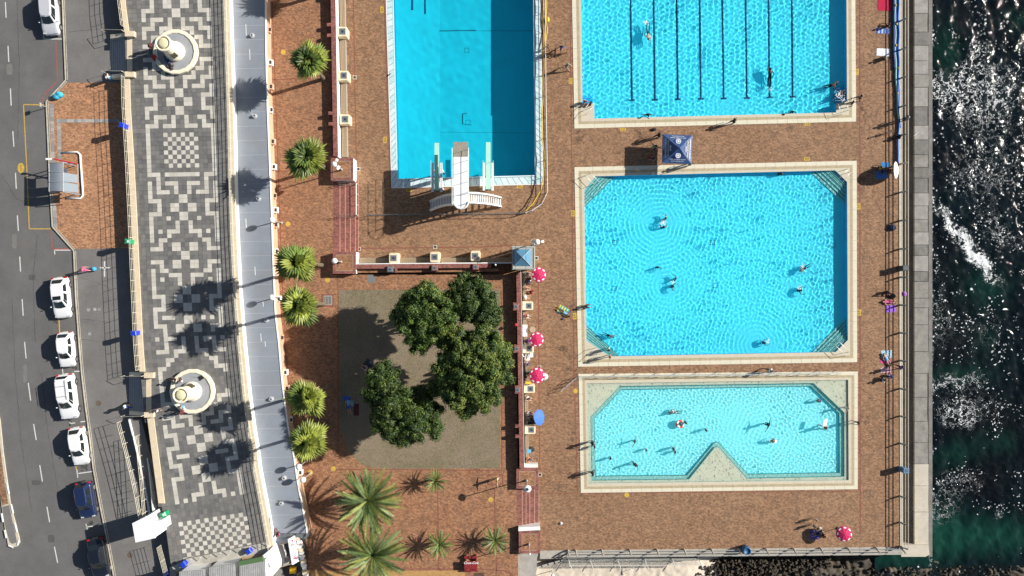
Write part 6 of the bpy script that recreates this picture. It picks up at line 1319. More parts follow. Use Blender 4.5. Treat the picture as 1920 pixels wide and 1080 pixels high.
def make_pose(pose):
    J=seg_pose(pose); names=list(J); me=bpy.data.meshes.new('skel'); me.from_pydata([J[n] for n in names],[(names.index(a),names.index(b)) for a,b in BONES],[])
    o=bpy.data.objects.new('skel',me); COL.objects.link(o); sk=o.modifiers.new('s','SKIN'); sk.use_smooth_shade=True; sk.branch_smoothing=.3
    for i,n in enumerate(names):
        k=n if n in RAD else n[1:]; r=RAD[k]; v=me.skin_vertices[0].data[i]; v.radius=(r,r*(.78 if k in('chest','belly','pelvis') else 1)) ; v.use_root=(n=='pelvis')
    ss=o.modifiers.new('u','SUBSURF'); ss.levels=1; ss.render_levels=1
    bpy.context.view_layer.update(); ev=o.evaluated_get(bpy.context.evaluated_depsgraph_get()); bme=bpy.data.meshes.new_from_object(ev); bpy.data.objects.remove(o)
    # fingers, nose and ears grown onto the same mesh
    mb=MB(); mb.keep=True
    hd,cr=Vector(J['head']),Vector(J['crown']); up=(cr-hd).normalized(); fw=Vector((1,0,0)) if abs(up.x)<.7 else Vector((0,0,1 if pose=='lie' else -1)); sd=up.cross(fw).normalized(); fw=sd.cross(up).normalized()
    mb.tube([hd+fw*.08+up*.02,hd+fw*.118-up*.012],[.010,.016],5)
    for s in (-1,1): mb.ball(tuple(hd+sd*s*.098),.024,6,4)
    for s in 'lr':
        w_,h_=Vector(J[s+'wr']),Vector(J[s+'ha']); d=(h_-w_).normalized(); q=d.cross(Vector((0,0,1)) if abs(d.z)<.8 else Vector((1,0,0))).normalized(); k=d.cross(q)
        for i in range(4):
            a=h_+q*(-.026+.0175*i)+d*.02; L=(.060,.075,.070,.052)[i]; mb.tube([a,a+d*L*.6+k*.006,a+d*L+k*.022],[.009,.008,.006],4)
        a=h_+q*.034-d*.015; mb.tube([a,a+q*.025+d*.022,a+q*.030+d*.050],[.011,.010,.008],4)
    bm=bmesh.new(); bm.from_mesh(bme); o2=mb.build('x',SKINS['fair']); bm.from_mesh(o2.data); bpy.data.objects.remove(o2); bm.to_mesh(bme); bm.free(); bme.name='person_body'
    # garments: faces of the body belonging to chosen limbs, pushed out along the normal
    def closest(p):
        best=None;bd=9
        for a,b in BONES:
            A_,B_=Vector(J[a]),Vector(J[b]); ab=B_-A_; t=max(0,min(1,(p-A_).dot(ab)/max(1e-9,ab.length_squared))); dd=(p-(A_+ab*t)).length-.6*lerp(RAD[a if a in RAD else a[1:]],RAD[b if b in RAD else b[1:]],t)
            if dd<bd: bd=dd;best=(a,b,t)
        return best
    bme.update(); info=[closest(p.center) for p in bme.polygons]; nrm=[v.normal.copy() for v in bme.vertices]; co=[v.co.copy() for v in bme.vertices]
    def garment(test,off,name):
        fs=[p.vertices[:] for p,i in zip(bme.polygons,info) if test(i,p.center)]; used=sorted({v for q in fs for v in q}); mp={v:i for i,v in enumerate(used)}
        g=bpy.data.meshes.new(name); g.from_pydata([co[v]+nrm[v]*off for v in used],[],[tuple(mp[v] for v in q) for q in fs]); g.shade_smooth(); g.materials.append(CL_['white']); return g
    torso=lambda i:i[:2] in(('pelvis','belly'),('belly','chest'),('chest','lsh'),('chest','rsh')) or (i[:2]==('chest','neck') and i[2]<.6)
    arm=lambda i,t_: i[0][1:]=='sh' and i[2]<t_
    thigh=lambda i,t_: i[0][1:]=='hp' and i[2]<t_
    hips=lambda i: i[0]=='pelvis' and i[1][1:]=='hp' or (i[:2]==('pelvis','belly') and i[2]<.35)
    G=dict(shirt=garment(lambda i,c:torso(i) or arm(i,.55),.014,'shirt'),
           shorts=garment(lambda i,c:hips(i) or thigh(i,.7),.018,'shorts'),
           trousers=garment(lambda i,c:hips(i) or i[0][1:] in('hp','kn'),.018,'trousers'),
           swimsuit=garment(lambda i,c:hips(i) or thigh(i,.12) or i[:2] in(('pelvis','belly'),) or (i[:2]==('belly','chest') and i[2]<.8),.008,'swimsuit'),
           trunks=garment(lambda i,c:hips(i) or thigh(i,.45),.012,'trunks'))
    hc=hd.lerp(cr,.25)
    G['hair']=garment(lambda i,c:(i[1] in('crown',) or (i[1]=='head' and i[2]>.55)) and (c-hc).dot(fw)<.052 - .0 or ((c-hd).dot(up)>.07 and i[1]=='crown'),.018,'hair')
    for g in G.values(): g.materials.clear(); g.materials.append(CL_['white'])
    bme.materials.clear(); bme.materials.append(SKINS['fair']); bme.shade_smooth()
    return bme,G
POSES={p:make_pose(p) for p in('stand','walk','point','armsout','bend','sit','sitground','lie','swim','float')}
def person(label,x,y,pose,ang,skin='tan',hair='black',top=None,bottom=('trunks','navy'),z=0.,s=1.,at=None,group=None,hat=None):
    """x,y: where the figure stands, surveyed at z; ang: facing, survey degrees"""
    a=P3(x,y,z); t=thing('person',label,'person',a,R(-ang),group); t.scale=(s,s,s)
    bme,G=POSES[pose]
    def add(nm,me,mat):
        o=child(nm,me,t); o.material_slots[0].link='OBJECT'; o.material_slots[0].material=mat; return o
    add('body',bme,SKINS[skin]); add('hair',G['hair'],HAIRS[hair])
    if top: add('swimsuit' if top[0]=='swimsuit' else 'shirt',G[top[0]],CL_[top[1]])
    if bottom: add(bottom[0],G[bottom[0]],CL_[bottom[1]])
    if hat:
        J=seg_pose(pose); f=MB(); h=J['crown']; f.lathe(h[0],h[1],[(.17,h[2]-.05),(.17,h[2]-.035),(.10,h[2]-.02),(.09,h[2]+.05),(.05,h[2]+.07)],12); f.build('sun_hat',CL_[hat],t,rel=False)
    return t
S_=('shirt',)
def sh(c): return ('shirt',c)
def sw(c): return ('swimsuit',c)
def tr(c): return ('trousers',c)
def so(c): return ('shorts',c)
ppl=[
# on the street side and promenade
('pedestrian in a pink top with a blue bundle on the pavement',168,505.5,'walk',180,'fair','brown',sh('pink'),so('pink'),ZWALK,1),
('pedestrian in a pale flowered shirt at the top corner of the upper steps',212,149,'stand',200,'fair','brown',sh('white'),tr('sky'),ZWALK,1),
('pedestrian in a white shirt and blue trousers by the lower steps',243,760,'walk',10,'brown','black',sh('white'),tr('blue'),ZWALK,1),
('person in a red top crouching beside the upper round bench',295,110,'bend',60,'brown','black',sh('red'),tr('black'),ZPROM,1),
('person in dark clothes stretched out on the ring of the upper round bench',318,119,'lie',240,'brown','black',sh('black'),tr('navy'),ZPROM+.42,1),
('person in dark clothes standing left of the upper round bench column',291,92,'stand',20,'brown','black',sh('maroon'),tr('black'),ZPROM,1),
('person in black seated on the lower round bench, upper left side',333,712,'sit',200,'fair','brown',sh('black'),tr('black'),ZPROM-.02,1),
('person in a white top seated on the lower round bench next to the column',345,714,'sit',250,'fair','brown',sh('white'),tr('grey'),ZPROM-.02,1),
('person in a pale blue shirt below the column of the lower round bench',348,760,'sit',120,'fair','blond',sh('sky'),tr('white'),ZPROM-.02,1),
('person in a dark red coat standing below the lower round bench',349,770,'stand',160,'brown','black',sh('maroon'),tr('maroon'),ZPROM,1),
('small child in white walking between the lower bench and the steps',301,768,'walk',170,'fair','brown',sh('white'),so('navy'),ZPROM,.62),
# around diving pool and lane pool
('brown haired bather in a dark suit, left of the pair between the two upper pools',1040,101,'stand',0,'brown','brown',sw('maroon'),None,0,1),
('bather in a blue shirt, right of the pair between the two upper pools',1052,94,'walk',80,'tan','black',sh('blue'),so('navy'),0,1),
('small child just right of the pair between the two upper pools',1063,99,'stand',180,'fair','brown',sw('navy'),None,0,.62),
('person in a green top walking between the two upper pools, lower down',1061,129,'walk',20,'fair','brown',sh('teal'),so('grey'),0,1),
('dark child running beside the diving pool fence, left of the pair',1028,92,'walk',200,'tan','brown',None,('trunks','brown'),0,.75),
('bather sitting on the left edge of the lane pool above the corner steps',1094,193,'sitground',10,'tan','black',None,('trunks','grey'),.03,1),
('bather standing in the left corner steps of the lane pool',1106,199,'stand',190,'brown','black',sw('black'),None,-.9,1),
('lane swimmer in mid stroke in the second lane from the left',1215.5,60,'swim',90,'fair','brown',None,('trunks','white'),-.10,1.15),
('dark swimmer with arms stretched upward on the seventh lane line',1444,143,'swim',273,'dark','black',sw('black'),None,-.14,1.2),
('bather pulling up on the lower rim of the lane pool, far left',1212,219,'armsout',95,'dark','black',None,('trunks','black'),-1.0,1),
('dark bather leaning on the lower rim of the lane pool, left of two',1469,214,'float',95,'dark','black',None,('trunks','black'),-.12,1),
('dark bather leaning on the lower rim of the lane pool, right of two',1487,209,'float',95,'dark','black',None,('trunks','black'),-.12,.9),
('swimmer with dark hair in the shaded strip of the lane pool',1558,160,'swim',350,'brown','black',None,('trunks','black'),-.10,1),
('splashing swimmer by the right corner ladder of the lane pool',1573,179,'swim',330,'brown','black',sw('navy'),None,-.08,.9),
('bather on the right corner platform of the lane pool, nearest the deck',1605,187,'walk',190,'dark','black',None,('trunks','black'),.03,1),
('bather on the right corner platform of the lane pool, nearest the ladder',1591,197,'walk',190,'dark','black',None,('trunks','brown'),.03,.9),
('dark figure walking on the brick strip between the lane pool and the square pool',1370,231,'walk',340,'dark','black',sh('black'),so('black'),0,1),
# near tent
('person in black walking left of the blue tent',1231,257,'walk',340,'dark','black',sh('black'),tr('black'),0,1),
('lifeguard in dark green standing at the edge of the tent shadow',1225,279,'armsout',300,'brown','black',sh('green'),tr('black'),0,1),
('person seated in the tent shadow beside a red bag',1226,298,'sitground',180,'fair','black',sh('grey'),so('navy'),0,.9),
('person in black half under the lower right corner of the tent',1290,309,'stand',180,'dark','black',sh('black'),tr('black'),.03,1),
('dark pair of arms and head at the upper rim of the square pool, single bather',1464,326,'float',270,'dark','black',None,('trunks','black'),-.12,1),
# square pool
('swimmer with dark hair in the centre of the big ripple rings, upper of two',1248.5,410,'float',200,'fair','black',sw('white'),None,-.12,1),
('swimmer with raised arms in the centre of the big ripple rings, lower of two',1244,426,'float',270,'dark','black',None,('trunks','black'),-.12,1),
('small swimmer below the big ripple rings',1234,501,'float',90,'dark','black',sw('black'),None,-.12,.8),
('swimmer of a close pair below the rings, upper one',1267,523,'float',200,'brown','black',sw('navy'),None,-.12,.85),
('swimmer of a close pair below the rings, lower one',1261,537,'float',20,'brown','black',None,('trunks','navy'),-.12,1),
('swimmer on the right side of the square pool, upper one',1509,503,'swim',150,'brown','black',None,('trunks','navy'),-.10,.9),
('swimmer in black on the right side of the square pool, lower one',1500,544,'float',10,'dark','black',sw('black'),None,-.12,1.1),
('swimmer near the lower rim of the square pool inside a bright ripple',1433,643,'float',340,'brown','black',sw('navy'),None,-.12,.9),
('small swimmer near the lower left steps of the square pool',1141,629,'swim',20,'brown','black',None,('trunks','navy'),-.10,.8),
('bather sitting on the left rim of the square pool with a red and white top',1098,574,'sitground',0,'brown','black',sw('maroon'),None,.03,1),
('bather in white standing on the lower left steps of the square pool, upper one',1138,654,'stand',20,'brown','black',sh('white'),('trunks','grey'),-.25,1),
('bather with blond hair standing by the lower left steps of the square pool',1141,667,'stand',10,'fair','blond',sw('yellow'),None,.03,1),
('person in a white shirt walking between the square pool and the paddling pool',1437,693,'walk',10,'dark','black',sh('white'),so('black'),0,1),
# paddling pool
('dark adult standing on the left rim of the paddling pool',1108,827,'point',10,'dark','black',sh('black'),so('navy'),-.02,1),
('child on the left rim of the paddling pool beside the dark adult',1113,835,'stand',10,'dark','black',sw('black'),None,-.13,.7),
('dark adult bending at the lower left corner of the paddling pool',1108,883,'walk',340,'dark','black',sh('black'),so('black'),-.13,1),
('child splashing with spread arms, topmost in the left part of the paddling pool',1265,773,'swim',180,'dark','black',sw('black'),None,-.06,.9),
('child standing just above the orange swim ring',1282,790,'stand',0,'dark','black',sw('black'),None,-.62,.75),
('child alone right of the orange swim ring',1320,804,'stand',0,'brown','black',sw('navy'),None,-.62,.72),
('child left of centre in the paddling pool with a long shadow',1188,825,'armsout',200,'brown','black',sw('maroon'),None,-.62,.8),
('small child in white between the left child and the pair',1209,841,'stand',20,'brown','black',sw('white'),None,-.62,.65),
('child in blue of the pair below the orange ring',1259,838,'stand',30,'brown','black',sw('blue'),None,-.62,.8),
('child in red of the pair below the orange ring',1263,845,'stand',200,'brown','black',sw('red'),None,-.62,.7),
('adult near the lower rim of the paddling pool on the left',1188,866,'point',90,'dark','black',sh('black'),so('brown'),-.62,1),
('small child near the left rim of the paddling pool',1143,857,'stand',200,'dark','black',sw('black'),None,-.62,.7),
('adult in black wading with spread arms, upper of two right of centre',1434,793,'armsout',200,'dark','black',sh('black'),so('black'),-.62,1),
('child with a white ring of foam round the arms, lower of two right of centre',1449,825,'bend',200,'brown','black',sw('white'),None,-.62,.95),
('wader carrying a white board on the right of the paddling pool',1540,799,'walk',190,'fair','brown',sw('maroon'),None,-.62,1),
('child near the upper right slanting edge of the paddling pool',1533,750,'bend',190,'dark','black',sw('navy'),None,-.62,.85),
('child in a pale suit on the right rim step of the paddling pool',1582,763,'armsout',200,'fair','brown',sw('white'),None,-.2,.8),
('child standing on the right coping of the paddling pool',1602,790,'walk',180,'dark','black',sw('maroon'),None,.03,.8),
# seaward edge
('sunbather sitting on the blue towel near the top of the sea railing',1663,50,'sitground',200,'brown','black',sw('black'),None,.03,1),
('sunbather sitting below the white sheet by the sea railing',1656,111,'sitground',170,'brown','grey',sh('grey'),so('black'),.03,1),
('person in a grey jacket standing against the sea railing with a large shadow',1690,226,'stand',180,'fair','grey',sh('grey'),tr('black'),.05,1.05),
('person in navy leaning on the sea railing below the grey jacket',1683,258,'sitground',180,'brown','black',sh('navy'),tr('black'),.03,1),
('small child between the two people at the sea railing',1665,249,'stand',180,'fair','blond',sw('white'),None,0,.6),
('sunbather in blue on the towels left of the white umbrella',1655,323,'sitground',180,'brown','black',sh('blue'),so('navy'),.02,1),
('sunbather in yellow at the edge of the towels by the white umbrella',1648,315,'sitground',200,'brown','black',sh('yellow'),so('black'),.02,.85),
('person lying back under the white umbrella',1668,320,'lie',10,'brown','black',sw('maroon'),None,.04,1),
('person in a dark top seated above the purple towel',1659,548,'sitground',20,'brown','black',sh('black'),so('red'),0,1),
('person in a pink shirt lying above the purple towel',1666,566,'lie',0,'fair','brown',sh('pink'),so('pink'),.0,1),
('sunbather in pale blue on the flowered towel by the sea railing',1662,674,'lie',60,'fair','brown',sw('sky'),None,.04,1),
('person in purple walking towards the flowered towels by the sea railing',1680,687,'walk',200,'brown','black',sh('purple'),so('navy'),0,1),
('person with lilac clothes and navy hat sitting by the flowered towels',1667,705,'sitground',180,'fair','black',sh('lilac'),so('lilac'),0,1),
('person in black and white crouching below the flowered towels',1653,712,'sitground',190,'brown','black',sh('white'),so('black'),0,1),
# bottom group
('child with blond hair, uppermost of the group beside the lower pink umbrella',1525,971,'stand',10,'fair','blond',sw('white'),None,0,.7),
('child in a teal top in the group beside the lower pink umbrella',1522,983,'stand',20,'fair','black',sh('teal'),so('black'),0,.7),
('person with yellow swimwear seated on the purple towel',1526,991,'sitground',100,'tan','black',sw('yellow'),None,.03,.8),
('person in black lying across the purple towel by the lower pink umbrella',1534,999,'lie',160,'fair','brown',sh('black'),so('navy'),.04,.95),
('person in navy with orange shoes sitting right of the purple towel',1541,1003,'sitground',0,'tan','black',sh('navy'),so('black'),0,.9),
# bench wall 3
('person in a white top, uppermost on the right bench wall under the pavilion',986,514,'sit',0,'fair','brown',sh('white'),so('navy'),0,1),
('person in navy lying forward on the right bench wall',986,527,'sit',20,'brown','black',sh('navy'),tr('navy'),0,1),
('person in white sitting on the deck in front of the navy bather',995,524,'sitground',200,'brown','black',sh('white'),so('black'),0,1),
('person in pink stretching legs on the right bench wall',985,541,'sit',10,'fair','brown',sw('pink'),None,0,1),
('person wearing red sitting on the deck near the uppermost pink umbrella',998,548,'sitground',200,'fair','red' if False else 'brown',sh('red'),so('red'),0,1),
('person with a white hat on the right bench wall above the first light box',984,557,'sit',0,'fair','grey',sh('white'),so('grey'),0,1),
('person in red below the first light box of the right bench wall',986,592,'sit',20,'fair','brown',sh('red'),so('white'),0,1),
('person in purple beside the middle pink umbrella',987,638,'sit',20,'brown','black',sh('purple'),so('purple'),0,1),
('person in lilac below the white chairs on the right bench wall',988,681,'sit',0,'brown','black',sh('lilac'),so('grey'),0,1),
('person in black at the left of the lowest pink umbrella of the wall',983,700,'lie',265,'brown','black',sh('black'),tr('black'),.45,1),
('person in a teal and yellow top under the lowest pink umbrella of the wall',990,697,'sit',40,'brown','black',sh('teal'),so('yellow'),0,1),
('person in a black and white top below the third light box',988,745,'sit',20,'fair','brown',sh('white'),so('black'),0,1),
('person with white hair sitting above the blue umbrella',990,773,'sit',20,'fair','grey',sh('white'),so('grey'),0,1),
('person in grey next to the blue umbrella',992,783,'sit',30,'brown','brown',sh('grey'),so('black'),0,1),
('person in orange on the lowest part of the right bench wall',989,858,'sit',10,'fair','brown',sh('orange'),tr('navy'),0,1),
# lawn and terrace
('person resting in the tree shade on the lawn beside a dark bag',688,690,'sitground',200,'fair','brown',sh('white'),so('maroon'),ZTER,1),
('person in pale green on the blue towels on the left of the lawn',654,760,'lie',80,'fair','brown',sh('sky'),so('blue'),ZTER+.03,1),
('person in pale yellow clothes bending by the brick square below the lawn',932,897,'armsout',0,'fair','blond',sh('yellow'),so('white'),ZTER,.95),
('person in a pink shirt on the dark roof corner near the shop sign',524,1001,'sitground',230,'brown','black',sh('pink'),so('black'),ZROOF,1),
]
HAT={'person with a white hat on the right bench wall above the first light box':'white','person with lilac clothes and navy hat sitting by the flowered towels':'navy'}
for d in ppl:
    lb,x,y,po,an,sk_,hr,tp,bt,z,s=d
    if bt is None and (tp is None or tp[0]!='swimsuit'): bt=('trunks','black')
    person(lb,x,y,po,an,sk_,hr,tp,bt,z,s,hat=HAT.get(lb))
# ================= fences, umbrellas, tent and everything small =================
# sea railing
RP=M('weathered_rail_grey',(.42,.40,.35),.7,.12,5,metal=.2)
def curved_rail(label,pts,z,out,step_pts,heights,rp=.11,rr_=.04):
    base=[P3(a,b,z) for a,b in step_pts]; t=thing('sea_railing',label,'railing',base[len(base)//2])
    o=Vector((out[0],out[1],0)).normalized()
    def prof(h): return .34*(max(0,h-.35)/.75)**1.3
    for p in base:
        f=MB(); f.tube([p+o*prof(h)+Vector((0,0,h)) for h in (-.05,.3,.6,.85,1.1)],[rp,rp,rp*.9,rp*.8,rp*.7],6); f.build('curved_post',RP,t)
    for h in heights:
        f=MB(); f.tube([p+o*prof(h)+Vector((0,0,h)) for p in base],rr_,5); f.build('rail',RP,t)
    return t
curved_rail('long grey railing with curved posts along the seaward edge of the deck',None,.04,(1,0),[(1687.5,y) for y in (-66,-13,40,94,147.5,201,254.5,308,361,414,467,520,572,624,676,728.5,780,831,881,930,979,1024)],(.42,.78,1.1))
curved_rail('grey railing with slanting posts along the bottom edge of the deck',None,.03,(.25,-1),[(x,1031.5-(x-1080)*.008) for x in (1065,1079,1128,1180,1231,1282,1333,1384,1435,1486.6,1537,1588,1641,1688)],(.42,.78,1.1))
# beach ramp with barred rail
br=thing('beach_ramp_railing','pale barred railing of the ramp going down to the beach','railing',P3(1190,1052,ZSAND))
BM=M('pale_bar_paint',(.66,.66,.60),.6,.08,5)
for i in range(120):
    x=1064+i*2.03; z0=-1.2+min(0,(x-1300)*.0) ; yy=1049-(x-1064)*.004; a=P3(x,yy,z0); f=MB(); f.tube([a,a+Vector((.10,-.32,1.05))],.016,4); f.build('bar',BM,br)
for dz,dy in ((0,0),(1.05,-.32)):
    f=MB(); f.tube([P3(1064,1049,-1.2)+Vector((.1*dz,dy,dz)),P3(1308,1048,-1.2)+Vector((.1*dz,dy,dz))],.03,5); f.build('rail',BM,br)
for x in (1065,1105,1156,1207,1258,1308): a=P3(x,1046,-1.3); f=MB(); f.tube([a-Vector((0,0,1)),a+Vector((.05,-.1,.8)),a+Vector((.3,-.75,1.3))],.05,6); f.build('post',BM,br)
for (x0,y0,x1,y1) in ((1183,1066,1222,1054),(1187,1072,1226,1059),(1180,1062,1219,1050)): f=MB(); f.tube([P3(x0,y0,-1.6),P3(x1,y1,-1.6)],.02,4); f.build('gate_bar',BM,br)
f=MB(); f.tube([P3(1181,1062,-1.9),P3(1187,1077,-1.7)],.05,5); f.build('post',BM,br)
f=MB(); f.prism(px([(1064,1047),(1308,1046),(1310,1051),(1064,1054)],-1.3),-3,-1.3); f.build('ramp_slab',CONC,br)
bd=thing('beach_steps','grey sloping boards and rails where the path meets the sand','steps',P3(1030,1045,-1)); 
for i in range(6): f=MB(); f.prism(px([(992+i*12,1066-i*3.2),(1004+i*12,1062.8-i*3.2),(1006+i*12,1067-i*3.2),(994+i*12,1070-i*3.2)],-1.5+i*.1),-2.6,-1.5+i*.1); f.build('step',CONC,bd)
for dy in (0,4.5): f=MB(); f.tube([P3(990,1063+dy,-.9),P3(1062,1040+dy,.4)],.04,5); f.build('hand_rail',DARK,bd)
for i in range(20): f=MB(); x=1030+i*1.9; a=P3(x,1062-i*.75,-1.2+.02*i); f.tube([a,a+Vector((.06,-.45,.9))],.016,4); f.build('bar',BM,bd)
f=MB(); a=P3(1035,1070,ZSAND); f.ball((a.x,a.y,ZSAND+1.5),.2,12,8); gl=thing('globe_lamp','small white globe lamp standing on the sand by the beach steps','lamp',(a.x,a.y,ZSAND)); f.build('globe',WHITEP,gl,smooth=True); f=MB(); f.tube([(a.x,a.y,ZSAND),(a.x,a.y,ZSAND+1.35)],.04,6); f.build('pole',STEEL,gl)
# pool fences
railing('pool_fence','white fence with long rails right of the diving pool',[(1021,-80),(1022,60),(1023,180),(1025,300),(1026,362),(1016,383),(997,396),(985,400)],0,(.15,.45,.75,1.05),2.0,M('white_fence_pipe',(.62,.62,.60),.5,.08,5,metal=.3),r=.026,rp=.035)
railing('pool_fence','dark top rail fence running below the diving platform',[(985,400.5),(900,402),(800,403),(690,404)],0,(1.05,.12),5.2,M('dull_fence_pipe',(.20,.20,.20),.5,.1,5,metal=.4),r=.03,rp=.03)
rf=thing('step_handrail','white hand rail along the right side of the red brick steps','handrail',P3(671,400,0)); f=MB(); f.tube([P3(671.5,346,0)+Vector((0,0,1.)),P3(671.5,404,0)+Vector((0,0,1.))],.04,6); f.build('rail',WHITEP,rf)
for y in (346,365,385,404): f=MB(); f.tube([P3(671.5,y,0),P3(671.5,y,0)+Vector((0,0,1.))],.03,5); f.build('post',WHITEP,rf)
for k,(x0,x1) in enumerate(((655,655),(648,640))):
    rt=thing('stair_handrail',('dark looped hand rail on the middle of the red brick steps, nearer the pool','dark looped hand rail on the middle of the red brick steps, nearer the garden')[k],'handrail',P3(x0,400,0.5))
    for y in (345,404): f=MB(); f.tube([P3(638,y+k*3,.9)+Vector((0,0,0)),P3(638,y+k*3,.9)+Vector((0,0,.9)),P3(668,y+k*3,0)+Vector((0,0,.9)),P3(668,y+k*3,0)],.022,5); f.build('loop',HR,rt)
# crowd barriers between the pools
BAR=M('barrier_galvanised',(.60,.60,.57),.4,.08,5,metal=.5)
xs=[1083+i*37.6 for i in range(14)]
for i,x in enumerate(xs[:-1]):
    y=705.5-(x-1083)*.0155; z=0; a=P3(x+1,y,0); b=P3(x+35.5,y-.55,0); 
    t=thing('barrier',['leftmost barrier','second barrier from the left','third barrier from the left','fourth barrier from the left','fifth barrier from the left','sixth barrier from the left','middle barrier, seventh from either end','sixth barrier from the right','fifth barrier from the right','fourth barrier from the right','third barrier from the right','second barrier from the right','rightmost barrier'][i]+' of the low row above the paddling pool','barrier',(a+b)/2,0,'low barriers between the square pool and the paddling pool')
    for h in (.12,.5,.92): f=MB(); f.tube([a+Vector((0,0,h)),b+Vector((0,0,h))],.022,5); f.build('rail',BAR,t)
    for q in (a,b):
        f=MB(); f.tube([q+Vector((0,.28,0)),q+Vector((0,0,.95)),q+Vector((0,-.28,0))],.022,5); f.build('leg',BAR,t)
for i in range(3):
    a=P3(1081-i*11,707+i*9,0); b=P3(1071-i*10,715+i*9,0); t=thing('barrier',('barrier turned across the deck at the left end, nearest the row','middle barrier of the three turned across the deck','outermost barrier turned across the deck on the left')[i],'barrier',a,0,'low barriers between the square pool and the paddling pool')
    for h in (.12,.5,.92): f=MB(); f.tube([a+Vector((0,0,h)),b+Vector((0,0,h))],.022,5); f.build('rail',BAR,t)
    for q in (a,b): f=MB(); f.tube([q,q+Vector((0,0,.95))],.022,5); f.build('leg',BAR,t)
# lane rope / hose along the fence
HOSE=M('yellow_hose',(.62,.44,.04),.5,.12,6)
rr=random.Random(3)
def hose(label,pts,r,mat,name='hose',cat='hose',z=0):
    f=MB(); P_=[]
    for (a,b),(c,d) in zip(pts[:-1],pts[1:]):
        n=max(2,int(math.dist((a,b),(c,d))/5))
        for i in range(n): P_.append((lerp(a,c,i/n),lerp(b,d,i/n)))
    P_.append(pts[-1]); f.tube([(*P(a+.8*math.sin(b*.11+r*9),b,z),z+r+.01) for a,b in P_],r,6); return tag(f.build(name,mat,smooth=True),label,cat)
hose('thick yellow hose hanging along the diving pool fence',[(1017,-80),(1019,80),(1018,180),(1016,240),(1020,290),(1020,330),(1012,360),(1000,382),(984,397)],.055,HOSE,z=.5)
hose('second yellow hose looping out beside the diving pool fence near the top',[(1024,-80),(1024,30),(1026,55),(1023,72),(1020,90)],.05,HOSE,z=.3)
a=P3(1027,38,.1); f=MB(); f.ball((a.x,a.y,.22),.2,10,7,sy=1.6); tag(f.build('yellow_float',HOSE,smooth=True),'bright yellow oval float hanging beside the diving pool fence','float')
# rolled lane ropes beside the sea railing
for lb,pts,c in (('long royal blue pool cover rolled beside the sea railing',[(1679,-80),(1680,60),(1681,140),(1684,210),(1686,240)],(.02,.10,.42)),('long pale aqua lane rope lying beside the sea railing',[(1676,-80),(1677,20),(1678,120),(1681,180),(1685,230)],(.25,.55,.55)),('bright blue lane rope beside the sea railing reaching furthest down',[(1683,-80),(1684,60),(1684,150),(1685,210),(1683,270),(1682,305)],(.03,.16,.55)),('navy lane rope at the outer side of the rolled covers',[(1674,-80),(1674,60),(1676,130)],(.015,.05,.2))):
    hose(lb,pts,.10,M('rope_'+lb.split()[1],c,.6,.25,9),'lane_rope','lane rope',z=.03)
for i,(x,y) in enumerate(((1679,10),(1681,45),(1680,85),(1684,128),(1683,175))): a=P3(x,y,.2); f=MB(); f.ball((a.x,a.y,.24),.09,8,5,sy=1.8); tag(f.build('rope_float',HOSE),['topmost','second','middle','fourth','lowest'][i]+' yellow float on the rolled lane ropes by the sea railing','float','yellow floats on the rolled lane ropes')
# beach umbrellas
PINK=M('umbrella_pink',(.56,.012,.10),.75,.06,3); UWH=M('umbrella_white',(.82,.82,.82),.7,.03,3); UBL=M('umbrella_blue',(.05,.16,.62),.7,.06,3)
def umbrella(label,x,y,r,h,mat,tilt=0,tdir=0,panels=True,zb=0,fold=0,name='beach_umbrella'):
    """x,y surveyed at canopy height"""
    c=P3(x,y,zb+h); t=thing(name,label,'umbrella',(c.x,c.y,zb),0,'sun umbrellas on the pool deck' if mat is PINK else None)
    f=MB(); f.tube([(0,0,0),(0,0,h)],.024,6); f.build('pole',STEEL,t,rel=False)
    Rm=Matrix.Rotation(R(tdir),4,'Z')@Matrix.Rotation(R(tilt),4,'Y')
    def pt(rad,a,z): v=Rm@Vector((rad*math.cos(a),rad*math.sin(a),z)); return (v.x,v.y,v.z+h)
    H=.30*r
    for k in range(8):
        a0=R(45*k+fold),R(45*k+45+fold); g=MB(); g.keep=True; vs=[pt(0,0,H)]
        for q in (.35,.7,1.0):
            for j in range(4):
                a=lerp(a0[0],a0[1],j/3); sag=1-.045*math.sin(math.pi*j/3)*q; vs.append(pt(r*q*sag,a,H*(1-q**1.6)-.02*math.sin(math.pi*j/3)))
        fs=[(0,1+j,2+j) for j in range(3)]
        for b in (1,5): fs+=[(b+j,b+4+j,b+5+j,b+1+j) for j in range(3)]
        o_=len(vs); 
        # valance
        vs+=[ (lambda v:(v[0],v[1],v[2]-.10))(pt(r*.99,lerp(a0[0],a0[1],j/3),0)) for j in range(4)]; fs+=[(9+j,o_+j,o_+1+j,10+j) for j in range(3)]
        g.add(vs,fs); pn=g.build('canopy_panel',mat,t,rel=False)
        if panels:
            am=(a0[0]+a0[1])/2; g=MB(); g.keep=True; w=.17
            if k%2==0: q0,q1=.76,.92
            else: q0,q1=.76,.92
            s=.50*r if True else 0
            ang=.20
            vs=[pt(r*q0,am-ang,H*(1-q0**1.6)+.03),pt(r*q1,am-ang*.92,H*(1-q1**1.6)+.03),pt(r*q1,am+ang*.92,H*(1-q1**1.6)+.03),pt(r*q0,am+ang,H*(1-q0**1.6)+.03)]
            g.add(vs,[(0,1,2,3)]); g.build('white_lettering_band',UWH,pn,rel=False)
        g=MB(); g.tube([pt(0,0,H-.03),pt(r*.98,a0[0],-.01)],.010,4); g.build('rib',STEEL,t,rel=False)
    v=pt(0,0,H); g=MB(); g.tube([v,(v[0],v[1],v[2]+.12)],[.03,.012],6); g.build('tip',STEEL,t,rel=False)
    return t
